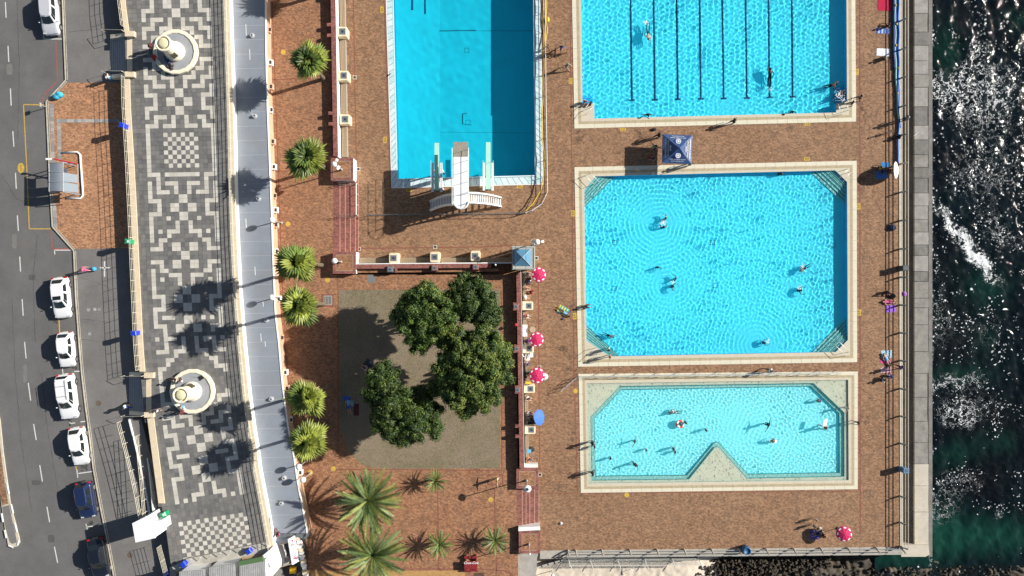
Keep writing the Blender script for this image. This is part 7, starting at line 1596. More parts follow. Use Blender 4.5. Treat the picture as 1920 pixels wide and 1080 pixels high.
umbrella('pink umbrella with white bands, uppermost, beside the pavilion',1010.5,515,.80,1.9,PINK,6,20)
umbrella('pink umbrella with white bands in the middle of the right bench wall',1006,636.5,.80,1.9,PINK,6,10)
umbrella('pink umbrella with white bands beside the white chair covers, lowest on the bench wall',1007,704,.86,1.9,PINK,6,30)
umbrella('pink umbrella with white bands alone near the bottom right corner of the deck',1583,1001,.84,1.9,PINK,5,200)
umbrella('tilted bright blue umbrella on the lower part of the right bench wall',1011,783,.85,1.4,UBL,48,10,False)
umbrella('tilted plain white umbrella leaning against the sea railing',1680,319,.92,1.2,UWH,52,0,False)
# closed table top umbrella and round table
a=P3(998.5,618,.75); t=thing('round_table','small round beige table beside the middle pink umbrella','table',(a.x,a.y,0)); f=MB(); f.lathe(a.x,a.y,[(.32,.72),(.33,.75),(.30,.76)],16); f.build('table_top',M('beige_top',(.42,.32,.22),.8,.1,4),t); f=MB(); f.tube([(a.x,a.y,0),(a.x,a.y,.72)],.03,6); f.build('leg',STEEL,t)
# towels
def towel(label,x,y,w,l,ang,c,z=0,stripes=None,name='towel',cat='towel'):
    f=MB(); k=1/PPM; w,l=w*k,l*k; n=8; rr=random.Random(int(x*7+y)); a=P3(x,y,z)
    for j in range(n+1):
        for i in range(n+1): f.v.append(((i/n-.5)*w+rr.uniform(-.012,.012),(j/n-.5)*l+rr.uniform(-.012,.012),.012+abs(rr.gauss(0,.012))))
    for j in range(n):
        for i in range(n):
            q=j*(n+1)+i; f.f.append((q,q+1,q+n+2,q+n+1)); f.mi.append(0 if not stripes else (i%2 if stripes==1 else (i+j)%2))
    mats=[M('towel_'+str(c[0]),c[0],.95,.15,9)]+([M('towel_'+str(c[1]),c[1],.95,.15,9)] if stripes else [])
    o=f.build(name,mats); o.location=(a.x,a.y,z); o.rotation_euler=(0,0,R(-ang)); return tag(o,label,cat)
towel('crimson towel at the upper end of the sea railing',1658.5,6,24,28,0,[(.45,.01,.05)])
towel('blue striped towel near the top of the sea railing',1656,58,26,10,3,[(.03,.12,.45),(.5,.5,.6)],0,1)
towel('plain white sheet on the deck by the sea railing',1656,98,25,14,3,[(.75,.77,.80)])
towel('purple towel on the deck below the person in pink',1670,579,20,13,-3,[(.33,.14,.62)])
towel('flowered white and blue towel by the sea railing, upper',1662,664,20,14,0,[(.62,.70,.75),(.10,.40,.55)],0,2)
towel('pink towel between the two flowered towels by the sea railing',1660,677,19,8,0,[(.6,.08,.25)])
towel('flowered white and red towel by the sea railing, lower',1661,694,20,10,0,[(.65,.62,.66),(.5,.06,.12)],0,2)
towel('blue towel group left of the white umbrella',1653,327,22,16,-8,[(.03,.14,.50),(.10,.30,.60)],0,2)
towel('second blue towel above the group by the white umbrella',1660,309,16,9,0,[(.03,.20,.50)])
towel('bright yellow and turquoise towel on the deck left of the square pool',1056,583,21,16,28,[(.65,.66,.03),(.02,.34,.55)],0,1)
towel('violet towel near the lower pink umbrella',1527.5,1002,17,17,0,[(.13,.09,.42),(.10,.07,.36)],0,2)
towel('white and pink towel on the right bench wall',984.5,620,9,22,0,[(.72,.60,.68),(.70,.70,.74)],.47,2)
towel('yellow towel beside the lowest pink umbrella of the wall',990,718,10,5,0,[(.7,.5,.02)],.47)
towel('royal blue towel at the left edge of the lawn',650,747,15,8,18,[(.03,.12,.5)],ZTER)
towel('pale green towel at the left edge of the lawn',657,757,12,11,-20,[(.15,.35,.28),(.30,.42,.55)],ZTER,2)
towel('dark red towel beside the blue towels on the lawn',668,768,10,22,0,[(.10,.015,.025)],ZTER)
towel('dark grey mat under the person resting in the tree shade',690,684,16,18,40,[(.06,.06,.07)],ZTER)
towel('blue towel at the orange bather on the lower bench wall',992,846,8,7,0,[(.10,.35,.55)],.47)
person('sunbather lying on the yellow and turquoise towel',1058,586,'lie',215,'brown','brown',sw('sky'),None,.03,1)
# bags and small things
def bag(label,x,y,w,l,h,c,z=0,name='bag',ang=0):
    a=P3(x,y,z); t=thing(name,label,'bag',(a.x,a.y,z),R(ang)); k=1/PPM; w,l=w*k/2,l*k/2
    f=MB(); f.lathe(0,0,[(.9,0),(1,h*.3),(.95,h*.75),(.6,h)],10,sx=w,sy=l); f.build('bag_body',M('bag_'+str(c),c,.8,.15,8),t,rel=False,smooth=True)
    f=MB(); f.tube([(-w*.5,0,h*.9),(-w*.3,0,h*1.25),(w*.3,0,h*1.25),(w*.5,0,h*.9)],.015,5); f.build('bag_strap',TRIM,t,rel=False); return t
bag('navy bag standing against the sea railing shadow',1672,427,14,12,.35,(.02,.03,.08)); bag('dark cushion bag beside the seated person above the purple towel',1671,555,16,11,.2,(.05,.035,.03))
bag('red bag in the tent shadow',1219,296,8,9,.3,(.35,.02,.03)); bag('small black bag lying on the deck left of the tent, above the guard',1226,257-14,10,6,.2,(.015,.015,.02))
bag('black rucksacks on the lower right bench wall',993,842,20,11,.35,(.02,.02,.025),0); bag('white plastic bag at the lower beach corner of the deck',1052,981,6,6,.15,(.6,.6,.65))
bag('small white bag on the deck right of the lower group',1537,990,6,4,.15,(.6,.6,.62)); bag('beige straw hat bag beside the lone pink umbrella',1573,990,8,6,.18,(.45,.40,.28))
bag('black bag in the shadow of the blue umbrella',998,792,18,10,.3,(.012,.012,.015)); bag('red ball shaped bag on the garden side of the right wall',967,609,6,6,.2,(.5,.02,.04),1.8)
bag('white bundle beside the lowest pink umbrella',1020,706,16,14,.3,(.65,.6,.63))
bag('purple square bag hanging on the sea railing',1694,551,9,10,.3,(.36,.12,.42),.6)
bag('dark shoes beside the yellow and turquoise towel',1055,598,6,4,.1,(.03,.04,.07))
bag('dark bag beside the person resting on the lawn',695,682,10,14,.3,(.03,.035,.06),ZTER); bag('light blue bundle carried by the pink pedestrian',178,504.5,8,8,.45,(.05,.36,.62),ZWALK)
bag('brown round bag beside the lower round bench',354,766,14,12,.35,(.07,.03,.03),ZPROM)
for i,(x,y,lb) in enumerate(((108,182,'light blue rubbish bag at the bus bay corner, left of two'),(113.5,178.5,'light blue rubbish bag at the bus bay corner, right of two'))): bag(lb,x,y,13,11,.5,(.05,.42,.60),ZWALK,'rubbish_bag')
# white plastic chairs
def chair(label,x,y,ang,z=0):
    a=P3(x,y,z); t=thing('plastic_chair',label,'chair',a,R(ang),'white plastic chairs')
    f=MB(); f.bbox(-.22,-.22,.38,.22,.22,.43,.02); f.build('seat',UWH,t,rel=False); f=MB(); f.box(-.26,-.22,.43,-.20,.22,.82); f.build('backrest',UWH,t,rel=False)
    for sx in (-.2,.2):
        for sy in (-.2,.2): f=MB(); f.tube([(sx,sy,.4),(sx*1.15,sy*1.15,0)],.02,5); f.build('leg',UWH,t,rel=False)
    for sy in (-.24,.24): f=MB(); f.box(-.22,sy-.02,.6,.2,sy+.02,.63); f.build('armrest',UWH,t,rel=False)
for x,y,an,lb in ((984,663,20,'white plastic chair below the second light box, left of the row'),(990,663.5,-10,'white plastic chair below the second light box, middle of the row'),(995.5,664.5,0,'white plastic chair below the second light box, right of the row'),(989,670,90,'white plastic chair below the row of three')): chair(lb,x,y,an)
# blue tent
c=P3(1271,278.5,2.3); tn=thing('canopy_tent','square blue canopy tent with pale printed badges between the two large pools','tent',(c.x,c.y,0))
NV=M('tent_navy',(.035,.075,.20),.55,.08,1.5); NVL=M('tent_print_white',(.70,.72,.76),.7,.05,4); NVY=M('tent_print_yellow',(.62,.62,.36),.7,.05,4)
cor=[P3(1243,251.5,2.25),P3(1298.5,254,2.25),P3(1296.5,307,2.25),P3(1242,305,2.25)]; apex=P3(1274,277,3.25)
for i in range(4):
    a,b=cor[i],cor[(i+1)%4]; n=8; g=MB(); g.keep=True
    for j in range(n+1):
        for k in range(n+1):
            p=apex.lerp(a.lerp(b,k/n),j/n); s=math.sin(math.pi*j/n)*math.sin(math.pi*k/n); g.v.append((p.x,p.y,p.z-.16*math.sin(math.pi*j/n)*.9-.05*s+.02*math.sin(k*1.7+j)))
    for j in range(n):
        for k in range(n): q=j*(n+1)+k; g.f.append((q,q+n+1,q+n+2,q+1)); g.mi.append(0)
    g.build('roof_panel',NV,tn,smooth=True)
    g=MB(); g.prism([(a.x,a.y),(b.x,b.y),(b.x+.01*(1 if i in(1,) else -1),b.y+.02),(a.x,a.y+.02)],2.0,2.26,True) if False else g.add([a,b,b-Vector((0,0,.28)),a-Vector((0,0,.28))],[(0,1,2,3)]); g.build('valance',NV,tn)
    g=MB(); g.tube([(a.x,a.y,0),(a.x,a.y,2.25)],.03,6); g.build('leg',STEEL,tn)
    d=(a-(cor[0]+cor[2])/2).normalized(); g=MB(); g.tube([a+Vector((0,0,-.05)),(a.x+d.x*1.3,a.y+d.y*1.3,.02)],.008,4); g.build('guy_rope',DARK,tn)
def tent_text(s,i,frac,size,mat):
    a,b=cor[i],cor[(i+1)%4]; m=(a+b)/2; p=apex.lerp(m,frac); p.z+=.05-.16*math.sin(math.pi*frac)*.9
    e=(a-b).normalized(); up=(apex-m).normalized(); nz=e.cross(up).normalized()
    if nz.z<0: e=-e; nz=e.cross(up).normalized()
    o=text_obj('printed_text',s,size,(0,0,0),(0,0,0),mat,tn,.002); M4=Matrix((e,up,nz)).transposed().to_4x4(); o.rotation_euler=M4.to_euler(); o.location=p+nz*.06-Vector(WL[tn.name]); return o
for i in (0,2):
    tent_text('CITY OF CAPE TOWN',i,.74,.17,NVL); tent_text('SPORT & RECREATION',i,.86,.13,NVL)
    a,b=cor[i],cor[(i+1)%4]; p=apex.lerp((a+b)/2,.50); g=MB(); cx_,cy_,cz_=p.x,p.y,p.z-.02; g.lathe(cx_,cy_,[(.27,cz_),(.27,cz_+.012),(.18,cz_+.012),(.18,cz_)],20,cap=False); g.build('badge_ring',NVL,tn); g=MB(); g.lathe(cx_,cy_,[(.12,cz_),(.12,cz_+.02)],12); g.build('badge_centre',NVL,tn)
for i in (1,3):
    tent_text('ISIXEKO SASEKAPA',i,.82,.24,NVL); tent_text('STAD KAAPSTAD',i,.66,.22,NVY); tent_text('SPORT',i,.52,.20,NVL)
# lamps
def globe_lamp(label,x,y,zb,h,r=.30,arm=None,disc=False):
    """x,y = foot on the ground"""
    a=P3(x,y,zb); t=thing('lamp_post',label,'lamp post',a); f=MB(); f.lathe(0,0,[(.12,0),(.12,.25),(.06,.35),(.045,h-.2)],10); f.build('pole',STEEL,t,rel=False)
    f=MB()
    if disc: f.lathe(0,0,[(.05,h-.15),(.30,h-.05),(.40,h),(.30,h+.10),(.12,h+.16)],20); f.build('lamp_disc',WHITEP,t,rel=False,smooth=True); f=MB(); f.lathe(0,0,[(.14,h+.15),(.14,h+.20)],14); f.build('lamp_centre',DARK,t,rel=False)
    else: f.ball((0,0,h),r,16,10); f.build('globe',WHITEP,t,rel=False,smooth=True)
    if arm:
        for dx,dy,dz,tt in arm:
            f=MB(); f.tube([(0,0,dz),(dx,dy,dz)],.03,5); f.build('bracket',STEEL,t,rel=False); o=MB(); o.box(-.14,-.11,-.10,.14,.11,.10); q=o.build('speaker_horn',WHITEP,t,rel=False); q.location=(dx,dy,dz); q.rotation_euler=(0,.5,tt)
    return t
globe_lamp('tall disc shaped lamp on the lower right brick pedestal',987.6,900.5,1.5,3.6,disc=True)
globe_lamp('slim pole lamp on the pedestal at the beach corner',992,1020,1.5,3.2,.12)
globe_lamp('white globe lamp with loudspeakers beside the pavilion',1004,459,0,5.2,.30,((.55,.05,4.9,.3),(-.45,.12,4.9,2.5),(-.35,-.25,4.6,4.0)))
globe_lamp('white globe lamp with floodlights on the upper brick pedestal',641,318,1.85,3.6,.28,((.25,.42,3.5,1.2),(.35,-.40,3.5,-1.0),(.42,-.22,3.4,-.6)))
globe_lamp('white globe lamp on the lower brick pedestal beside the red steps',640,491,1.85,3.2,.30)
for x,y,lb in ((529,418,'white globe lamp half hidden by the roof edge, upper of the row'),(529,557,'white globe lamp half hidden by the roof edge, lower of the row')): globe_lamp(lb,x,y,ZTER,3.6,.31)
globe_lamp('white globe lamp at the roof edge beside the yellow floor spot',576.5,862,ZTER,3.4,.33); globe_lamp('dull globe lamp at the roof edge above the upper date palm',583,886,ZTER,3.2,.32)
globe_lamp('dark pole lamp at the right end of the middle bench wall',930,498,.6,3.0,.10)
# street lamp pole shadowing the pavement
a=P3(88,201,ZWALK); t=thing('bus_stop_pole','thin signpost at the upper corner of the bus bay','sign post',a); f=MB(); f.tube([(0,0,0),(0,0,1.3)],.04,6); f.build('pole',STEEL,t,rel=False); f=MB(); f.box(-.03,-.2,1.0,.03,.2,1.3); f.build('sign_plate',STEEL,t,rel=False)
# bus shelter
SHR=M('shelter_grey_blue',(.26,.29,.33),.5,.08,2); SHG=M('shelter_glass_roof',(.16,.20,.24),.45,.05,2)
bs=thing('bus_shelter','grey bus shelter with curved ribbed roof and a red bar, inside a white kerb rail','bus shelter',P3(122,340,ZWALK))
zr=ZWALK+2.3; 
def arc(u): return zr+.30*math.sin(math.pi*min(1,u*.62))
for j in range(3):
    y0,y1=305+j*18,305+(j+1)*18-.6; f=MB(); f.keep=True; vs=[]; n=8
    for i in range(n+1):
        x=lerp(92,118,i/n); z=arc(i/n)
        for y in (y0,y1): vs.append((*P(x,y,z),z))
    f.add(vs,[(2*i,2*i+2,2*i+3,2*i+1) for i in range(n)]); f.build('curved_roof_panel',SHR,bs,smooth=True)
    f=MB(); f.tube([(*P(lerp(92,118,i/8),y0,arc(i/8)),arc(i/8)+.02) for i in range(9)],.03,5); f.build('roof_rib',STEEL,bs)
for j in range(3):
    if j==0: continue
    y0,y1=305+j*18,305+(j+1)*18-.6; q=[P(118.5,y0,arc(1)),P(146,y0+5,zr-.5),P(146,y1+2.5,zr-.5),P(118.5,y1,arc(1))]
    f=MB(); f.add([(q[0][0],q[0][1],arc(1)-.02),(q[1][0],q[1][1],zr-.5),(q[2][0],q[2][1],zr-.5),(q[3][0],q[3][1],arc(1)-.02)],[(0,1,2,3)]); f.build('back_pane',SHG,bs)
for x in (93,118): 
    for y in (304.5,359.5): a=P3(x,y,zr); f=MB(); f.tube([(a.x,a.y,ZWALK),(a.x,a.y,zr+ (.05 if x<100 else .2))],.05,6); f.build('post',SHR,bs)
for x,yy in ((92,(304,360)),(118,(304,360)),(146,(308,362))): f=MB(); z=zr if x==92 else (arc(1) if x==118 else zr-.5); f.tube([(*P(x,yy[0],z),z),(*P(x,yy[1],z),z)],.035,6); f.build('edge_beam',STEEL,bs)
for (x0,y0,x1,y1) in ((118,304.5,146,308),(118,359.5,151,365)): f=MB(); f.tube([(*P(x0,y0,arc(1)),arc(1)),(*P(x1,y1,zr-.5),zr-.5)],.05,6); f.build('end_beam',SHR,bs)
f=MB(); f.tube([(*P(101,298,zr),zr+.1),(*P(146,308,zr),zr+.1)],.07,6); f.build('red_bar',M('shelter_red',(.55,.03,.04),.5,.05,4),bs)
f=MB(); f.box(*P(86,300,zr),zr-.05,*P(97,296.5,zr),zr+.05); f.build('route_sign',WHITEP,bs)
f=MB(); a=P(126,356,ZWALK); f.box(a[0]-.2,a[1],ZWALK+.4,a[0]+.2,a[1]+2.2,ZWALK+.45); f.build('bench_seat',GRILL,bs)
kr=thing('kerb_rail','white painted kerb rail bent round the bus shelter','rail',P3(150,340,ZWALK)); f=MB(); f.tube([P3(a_,b_,ZWALK)+Vector((0,0,.08)) for a_,b_ in ((118,286.5),(146,285.5),(151,290),(156,360),(156,367),(152,372),(126,371.5))],.11,6); f.build('rail',WHITEP,kr,smooth=True)
# litter bins
def bin_(label,x,y,zt_,ang,c,leanv=(0,0)):
    a=P3(x,y,zt_); t=thing('litter_bin',label,'litter bin',a,R(ang)); m=M('bin_'+str(c),c,.4,.06,4)
    f=MB(); f.prism([(-.26,-.22),(.26,-.22),(.26,.22),(-.26,.22)],0,.75); f.build('bin_body',m,t,rel=False); f=MB(); f.bbox(-.30,-.26,.75,.30,.26,.98,.08); h=f.build('bin_hood',m,t,rel=False)
    f=MB(); f.lathe(-.17,0,[(.075,.98),(.075,.986)],12); f.build('bin_opening',DARK,h,rel=False)
    f=MB(); f.box(.0,-.12,.98,.18,.12,.986); f.build('bin_label',NVL if c[1]>.1 else m,h,rel=False); return t
BLU=(.01,.045,.55); GRN=(.01,.30,.13)
bin_('blue litter bin on the inland wall rail beside the bus stop paving',236,238,ZPROM+.2,-10,BLU); bin_('green litter bin on the inland wall rail opposite the centre of the promenade',247,453.5,ZPROM+.2,-5,GRN); bin_('blue litter bin on the inland wall rail above the lower steps',258,624,ZPROM+.2,4,BLU)
bin_('green litter bin on the promenade corner beside the white cabin',313,961,ZPROM,25,GRN); bin_('blue litter bin standing below the chequered paving, right one',471,1029,ZPROM,35,BLU); bin_('blue litter bin standing below the chequered paving, left one',350,1053,ZPROM,40,BLU); bin_('large blue litter bin at the foot of the white railing',318,1071,ZWALK+.3,5,BLU)
BK=M('bin_grey',(.09,.10,.11),.6,.1,5)
for x,y,lb,c in ((1688,503,'square dark grey bin against the sea railing',(.07,.075,.08)),(1689,878,'square blue grey bin against the sea railing lower down',(.10,.20,.32))):
    a=P3(x,y,0); t=thing('deck_bin',lb,'bin',(a.x,a.y,0)); m=M('bin_'+str(c),c,.6,.1,5); f=MB(); f.prism([(a.x-.28,a.y-.26),(a.x+.28,a.y-.26),(a.x+.28,a.y+.26),(a.x-.28,a.y+.26)],0,1.1); f.build('bin_body',m,t); f=MB(); f.bbox(a.x-.32,a.y-.30,1.1,a.x+.32,a.y+.30,1.2,.04); f.build('bin_lid',m,t)
    f=MB(); f.box(a.x-.16,a.y-.14,1.2,a.x+.16,a.y+.14,1.205); f.build('lid_recess',BK,t)
a=P3(1396,1028,0); t=thing('deck_bin','round blue drum bin at the bottom railing','bin',(a.x,a.y,0)); f=MB(); f.lathe(a.x,a.y,[(.42,0),(.46,.5),(.42,1.0),(.34,1.02),(.32,.9)],18); f.build('drum',M('drum_blue',(.02,.10,.22),.5,.1,4),t,smooth=True)
# red picnic bench with white script
RED=M('bench_red_panel',(.22,.018,.022),.6,.1,3); pb=thing('picnic_bench','dark red picnic bench with white script lettering at the bottom edge','bench',P3(880,1050,ZTER))
def pbox(nm,x0,y0,x1,y1,z0,z1,m=RED):
    a=P(x0,y0,ZTER); b=P(x1,y1,ZTER); f=MB(); f.box(a[0],b[1],ZTER+z0,b[0],a[1],ZTER+z1); return f.build(nm,m,pb)
pbox('table_top',871.5,1048,895.5,1063,.70,.76); pbox('seat',871,1040,894,1044.5,.42,.47); pbox('seat',871.5,1066,896,1069,.42,.47)
for x in (873,892): pbox('end_frame',x,1039,x+1.6,1069,.0,.40); pbox('table_leg',x,1050,x+1.6,1061,.40,.70)
a=P3(883,1055.5,ZTER+.77); text_obj('script_lettering','Coca-Cola',.36,a,(0,0,0),WHITEP,pb,.004,shear=.45)
# swim ring and board
a=P3(1274.5,795,-.05); f=MB()
for i in range(20):
    for j in range(8):
        u=2*math.pi*i/20; v=2*math.pi*j/8; f.v.append((a.x+(.34+.13*math.cos(v))*math.cos(u),a.y+(.34+.13*math.cos(v))*math.sin(u),.03+.13*math.sin(v))); f.f.append((i*8+j,((i+1)%20)*8+j,((i+1)%20)*8+(j+1)%8,i*8+(j+1)%8)); f.mi.append(0 if (i//3)%2 else 1)
tag(f.build('swim_ring',[M('ring_orange',(.65,.12,.04),.4,.05,4),UWH],smooth=True),'orange and white inflatable swim ring floating in the paddling pool','swim ring')
person('child sitting inside the orange and white swim ring',1276,796,'float',0,'fair','brown',sw('red'),None,-.02,.65)
f=MB(); a=P3(1545,793,.9); f.prism([(a.x-.15,a.y-.4),(a.x+.25,a.y-.35),(a.x+.42,a.y+.35),(a.x+.2,a.y+.5),(a.x-.05,a.y+.2)],.82,.9,True); tag(f.build('swim_board',UWH),'white swim board carried by the wader in the paddling pool','board')
# bicycles-like clutter by the lower bench: pushchair
a=P3(379,708,ZPROM); t=thing('pushchair','folded dark pushchair at the upper right of the lower round bench','pushchair',a,R(30))
for y in (-.22,.22):
    f=MB(); f.tube([(-.4,y,.1),(.25,y,.9)],.02,5); f.build('frame',TRIM,t,rel=False)
    for x in (-.38,.35): f=MB(); f.lathe(0,0,[(.11,-.02),(.11,.02)],12); w_=f.build('wheel',TYRE,t,rel=False); w_.location=(x,y,.11); w_.rotation_euler=(R(90),0,0)
f=MB(); f.box(-.2,-.2,.35,.25,.2,.42); f.build('seat',TRIM,t,rel=False)
for x,y,lb in ((393,749,'small dark pigeon on the promenade right of the lower round bench'),(748,140,'pigeon on the diving pool tiles, upper') ,(1633,255+3,'dark bird on the deck left of the sea railing group'),(1716,272-20,'white gull on the sea wall ledge near the railing group')):
    z=ZPROM if x<500 else (-.4 if x>1700 else .04); x_=731 if x==748 else x
    a=P3(x_,y,z); t=thing('bird',lb,'bird',a,R(40)); m=UWH if x>1700 else BK
    f=MB(); f.keep=True
    prof=[(-.26,.012,.10),(-.18,.03,.10),(-.08,.06,.11),(.02,.065,.12),(.09,.04,.15),(.12,.035,.19),(.16,.034,.21),(.20,.012,.205),(.235,.004,.20)]
    f.tube([(p[0],0,p[2]) for p in prof],[p[1] for p in prof],8); f.build('body',m,t,rel=False,smooth=True)
    for s in (-1,1):
        f=MB(); f.add([(.05,s*.05,.14),(-.10,s*.07,.12),(-.24,s*.03,.11),(-.02,s*.085,.10)],[(0,1,2,3)]); f.build('wing',m,t,rel=False); f=MB(); f.tube([(.0,s*.03,.08),(.01,s*.03,0)],.005,4); f.build('leg',TRIM,t,rel=False)
# white cabin
WC=M('cabin_white',(.82,.82,.82),.55,.03,1.5); kb=thing('white_cabin','tall white cabin on the pavement beside the ramp and green bin','cabin',P3(280,990,ZWALK))
zt=ZWALK+4.2; top=px([(249,982),(273,970),(290,1008),(255,1016)],zt); f=MB(); f.prism(top,ZWALK,zt-.12); f.build('cabin_body',WC,kb); f=MB(); f.prism(inset(top,-.06),zt-.12,zt); f.build('cabin_roof',WC,kb)
cw=px([(292,968),(300,966),(309,999),(300,1003)],ZPROM); f=MB(); f.prism(px([(286,979),(304,975),(307,992),(293,1003)],zt-1.),ZWALK,zt-1.); f.build('cabin_annex',WC,kb)
# ---- kiosks at the bottom
KG=M('kiosk_corrugated_roof',(.33,.33,.325),.7,.18,2.5,world=True,fine=.15,dirt=.4,dirt_col=(.2,.2,.2)); 
def kiosk(label,pts,z,wallm,roofm,ribs=True,facez=None):
    t=thing('kiosk',label,'kiosk',P3(sum(p[0] for p in pts)/len(pts),sum(p[1] for p in pts)/len(pts),ZPROM)); q=px(pts,z); f=MB(); f.prism(inset(q,.08),ZWALK,z-.08); f.build('kiosk_walls',wallm,t); f=MB(); f.prism(q,z-.08,z); f.build('kiosk_roof',roofm,t)
    if ribs:
        n=14; a,b,c,d=q
        for i in range(1,n): 
            u=i/n; p0=(lerp(a[0],b[0],u),lerp(a[1],b[1],u)); p1=(lerp(d[0],c[0],u),lerp(d[1],c[1],u)); f=MB(); f.tube([(p0[0],p0[1],z+.01),(p1[0],p1[1],z+.01)],.022,4); f.build('roof_rib',roofm,t)
    return t
zk=ZPROM+2.4
kiosk('grey roofed kiosk at the bottom edge, left of three',[(336,1072),(384,1068),(384,1130),(336,1130)],zk,WHW,KG)
kiosk('grey roofed kiosk at the bottom edge, middle of three',[(392,1064),(440,1057),(443,1130),(392,1130)],zk,WHW,KG)
kg=kiosk('grey roofed kiosk with a green fascia board, right of three at the bottom edge',[(449,1060),(497,1050),(500,1130),(449,1130)],zk,WHW,KG)
f=MB(); f.prism(px([(448,1052),(492,1044),(495,1052),(448,1061)],zk),zk-.3,zk+.05,True); f.build('green_fascia',M('green_fascia_paint',(.08,.15,.06),.7,.1,4),kg)
wall_=thing('kiosk_terrace','pale stone strip and planted edge between the chequered paving and the kiosks','terrace',P3(420,1045,ZPROM))
f=MB(); f.prism(px([(322,1064),(350,1048),(492,1018),(504,1020),(508,1034),(330,1072)],ZPROM+.35),ZPROM-.5,ZPROM+.35); f.build('stone_strip',M('pale_stone_strip',(.40,.38,.33),.9,.22,1.5,world=True,fine=.12,dirt=.5,dirt_col=(.25,.23,.2)),wall_)
f=MB(); f.prism(px([(330,1072),(508,1034),(508,1038),(330,1076)],ZPROM+.40),ZPROM-.5,ZPROM+.40); f.build('edge_board',M('rusty_edge',(.35,.22,.13),.9,.3,3,world=True),wall_)
for i in range(9): x=352+i*18.5; y=1056-i*3.9; f=MB(); f.tube([P3(x,y,ZPROM+.4),P3(x+6,y-7,ZPROM+1.)],.035,5); f.build('white_strut',WHITEP,wall_)
f=MB(); f.prism(px([(318,1064),(346,1046),(494,1012),(506,1014),(512,1160),(318,1160)],ZPROM-.02),1.,ZPROM-.04); f.build('floor_slab',CONC,wall_)
# shop block with the sign
sb=thing('shop_building','white shop block with a sloping white front and flat dark yard at the bottom edge','building',P3(520,1060,ZTER))
zs=ZPROM+1.2
f=MB(); f.prism(px([(491,1043),(508,1029),(519,1060),(518,1072),(494,1100),(493,1100)],zs),ZTER,zs); f.build('white_front',WC,sb)
f=MB(); a=P(503,1060,zs); f.cbox(a[0],a[1],zs,.28,.5,.03,.2); f.build('roof_hatch',BK,sb)
f=MB(); f.prism(px([(508,1000),(571,1000),(571,1160),(508,1160)],ZTER+.4),ZTER-1,ZTER+.4); f.build('yard_floor',M('dark_yard',(.06,.06,.065),.9,.2,1.5,world=True),sb)
f=MB(); f.prism(px([(512,972),(570,968),(575,1010),(545,1010),(512,1015)],ZROOF-.3),ZTER,ZROOF-.3); f.build('dark_roof',M('dark_stained_roof',(.10,.12,.13),.6,.4,.6,world=True,dirt=.5,dirt_col=(.25,.26,.28),dscale=.5),sb)
f=MB(); f.prism(px([(512,1013),(540,1008),(545,1006),(545,1016),(512,1024)],ZROOF),ZTER,ZROOF+.1); f.build('pale_roof_strip',ROOFM,sb)
f=MB(); f.tube([P3(511,1025,ZROOF+.1),P3(541,1017,ZROOF+.1),P3(549,1056,ZROOF+.1),P3(518,1066,ZROOF+.1),P3(511,1025,ZROOF+.1)],.07,5); f.build('yard_frame',M('tan_frame',(.42,.34,.24),.8,.1,4),sb)
for x,y in ((521,1056),(533,1052)): f=MB(); q=px([(x-4,y-3),(x+5,y-5),(x+7,y+6),(x-2,y+9)],2.2); f.prism(q,ZTER,2.2); f.build('yard_box',M('grey_yard_box',(.33,.32,.30),.8,.12,4),sb)
sg=thing('shop_sign','white sign board with crimson lettering leaning out over the roof edge','sign',P3(550,1035,ZROOF)); A_=[P3(541,1011,ZROOF+1.1),P3(549,1059,ZROOF+1.1),P3(561,1052,ZROOF-.1),P3(553,1004,ZROOF-.1)]
f=MB(); e1=(A_[1]-A_[0]); nrm=(A_[3]-A_[0]).cross(e1).normalized(); nrm=nrm if nrm.z>0 else -nrm
f.add([*A_]+[p-nrm*.12 for p in A_],[(0,1,2,3),(7,6,5,4),(0,1,5,4),(1,2,6,5),(2,3,7,6),(3,0,4,7)]); f.build('board',WC,sg)
CRI=M('crimson_lettering',(.55,.01,.10),.6,.05,4)
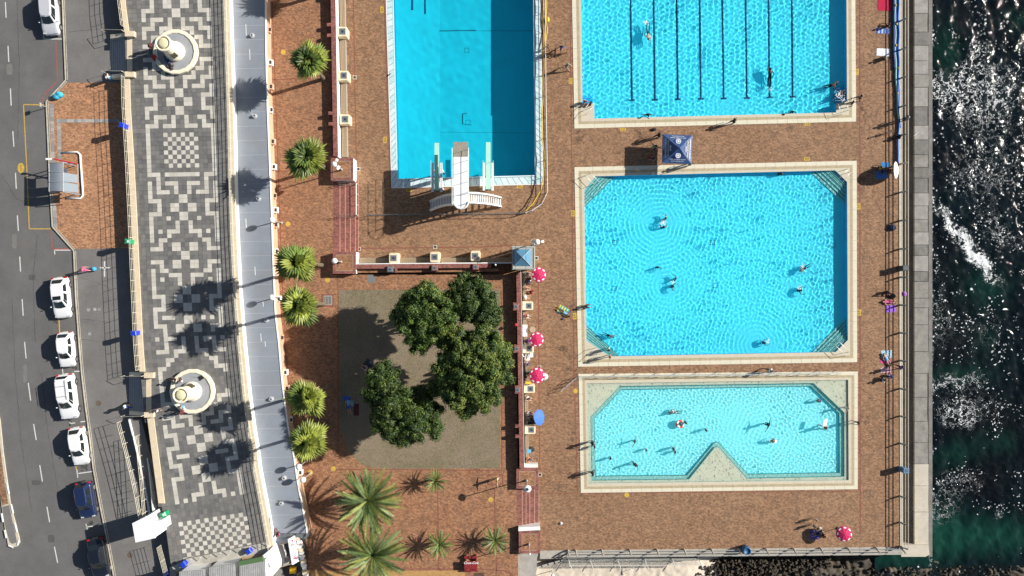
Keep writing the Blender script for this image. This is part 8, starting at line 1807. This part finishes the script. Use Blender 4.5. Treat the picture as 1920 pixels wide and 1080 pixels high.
def on_sign(s,u,v,size):
    e=e1.normalized(); up=(A_[0]-A_[3]).normalized(); nz=e.cross(up).normalized()
    if nz.z<0: e=-e; nz=e.cross(up).normalized()
    p=A_[0].lerp(A_[1],u).lerp(A_[3].lerp(A_[2],u),v); o=text_obj('lettering',s,size,(0,0,0),(0,0,0),CRI,sg,.004); o.rotation_euler=Matrix((e,up,nz)).transposed().to_4x4().to_euler(); o.location=p+nz*.02-Vector(WL[sg.name])
on_sign('N',.2,.45,.85); on_sign('A',.78,.45,.85); on_sign('E',.5,.3,.35)
f=MB(); 
for x0,y0,x1,y1 in ((554,1000,556,1010),): pass
wp=thing('white_awning','ragged white awning strip along the roof edge below the sign','awning',P3(562,1050,ZTER)); rr=random.Random(6)
for i in range(12): x=553+i*1.4; y=1000+i*7; f=MB(); f.prism(px([(x,y),(x+rr.uniform(6,10),y+1),(x+rr.uniform(7,11),y+6.4),(x+1,y+6.6)],2.6),2.2,2.6+rr.uniform(-.2,.2)); f.build('awning_piece',COPS if i%3==1 else WHITEP,wp)
a=P3(550,1068,ZTER+.8); t=thing('yellow_cart','bright yellow cart at the bottom edge under the sign','cart',(a.x,a.y,ZTER+.4)); f=MB(); f.bbox(a.x-.32,a.y-.32,ZTER+.7,a.x+.32,a.y+.32,ZTER+1.2,.06); f.build('cart_box',M('cart_yellow',(.75,.42,.01),.4,.06,4),t)
for sx in (-.25,.25): f=MB(); f.lathe(a.x+sx,a.y,[(.1,ZTER+.4),(.1,ZTER+.7)],8); f.build('wheel',TYRE,t)

rr=random.Random(77); f=MB()
for (x,y,r,n) in ((1243,418,7,60),(1573,178,9,90),(1582,188,6,50),(1211,42,4,36),(1216,70,5,30),(1505,499,5,34),(1500,541,5,30),(1262,529,5,24),(1545,799,6,30),(1278,793,5,24),(1262,770,7,30),(1446,828,6,30),(1440,640,4,20),(1444,168,4,24)):
    zz=-.055 if y>700 else -.085
    for i in range(n):
        a=P(x+rr.gauss(0,r*.5),y+rr.gauss(0,r*.5),zz); q=rr.uniform(.012,.06); f.lathe(a[0],a[1],[(q,zz),(q*.6,zz+q*.5)],6,sx=rr.uniform(.6,1.5))
tag(f.build('splash_foam',UWH,kind='stuff'),'small white splashes round the swimmers','splashes')
f=MB()
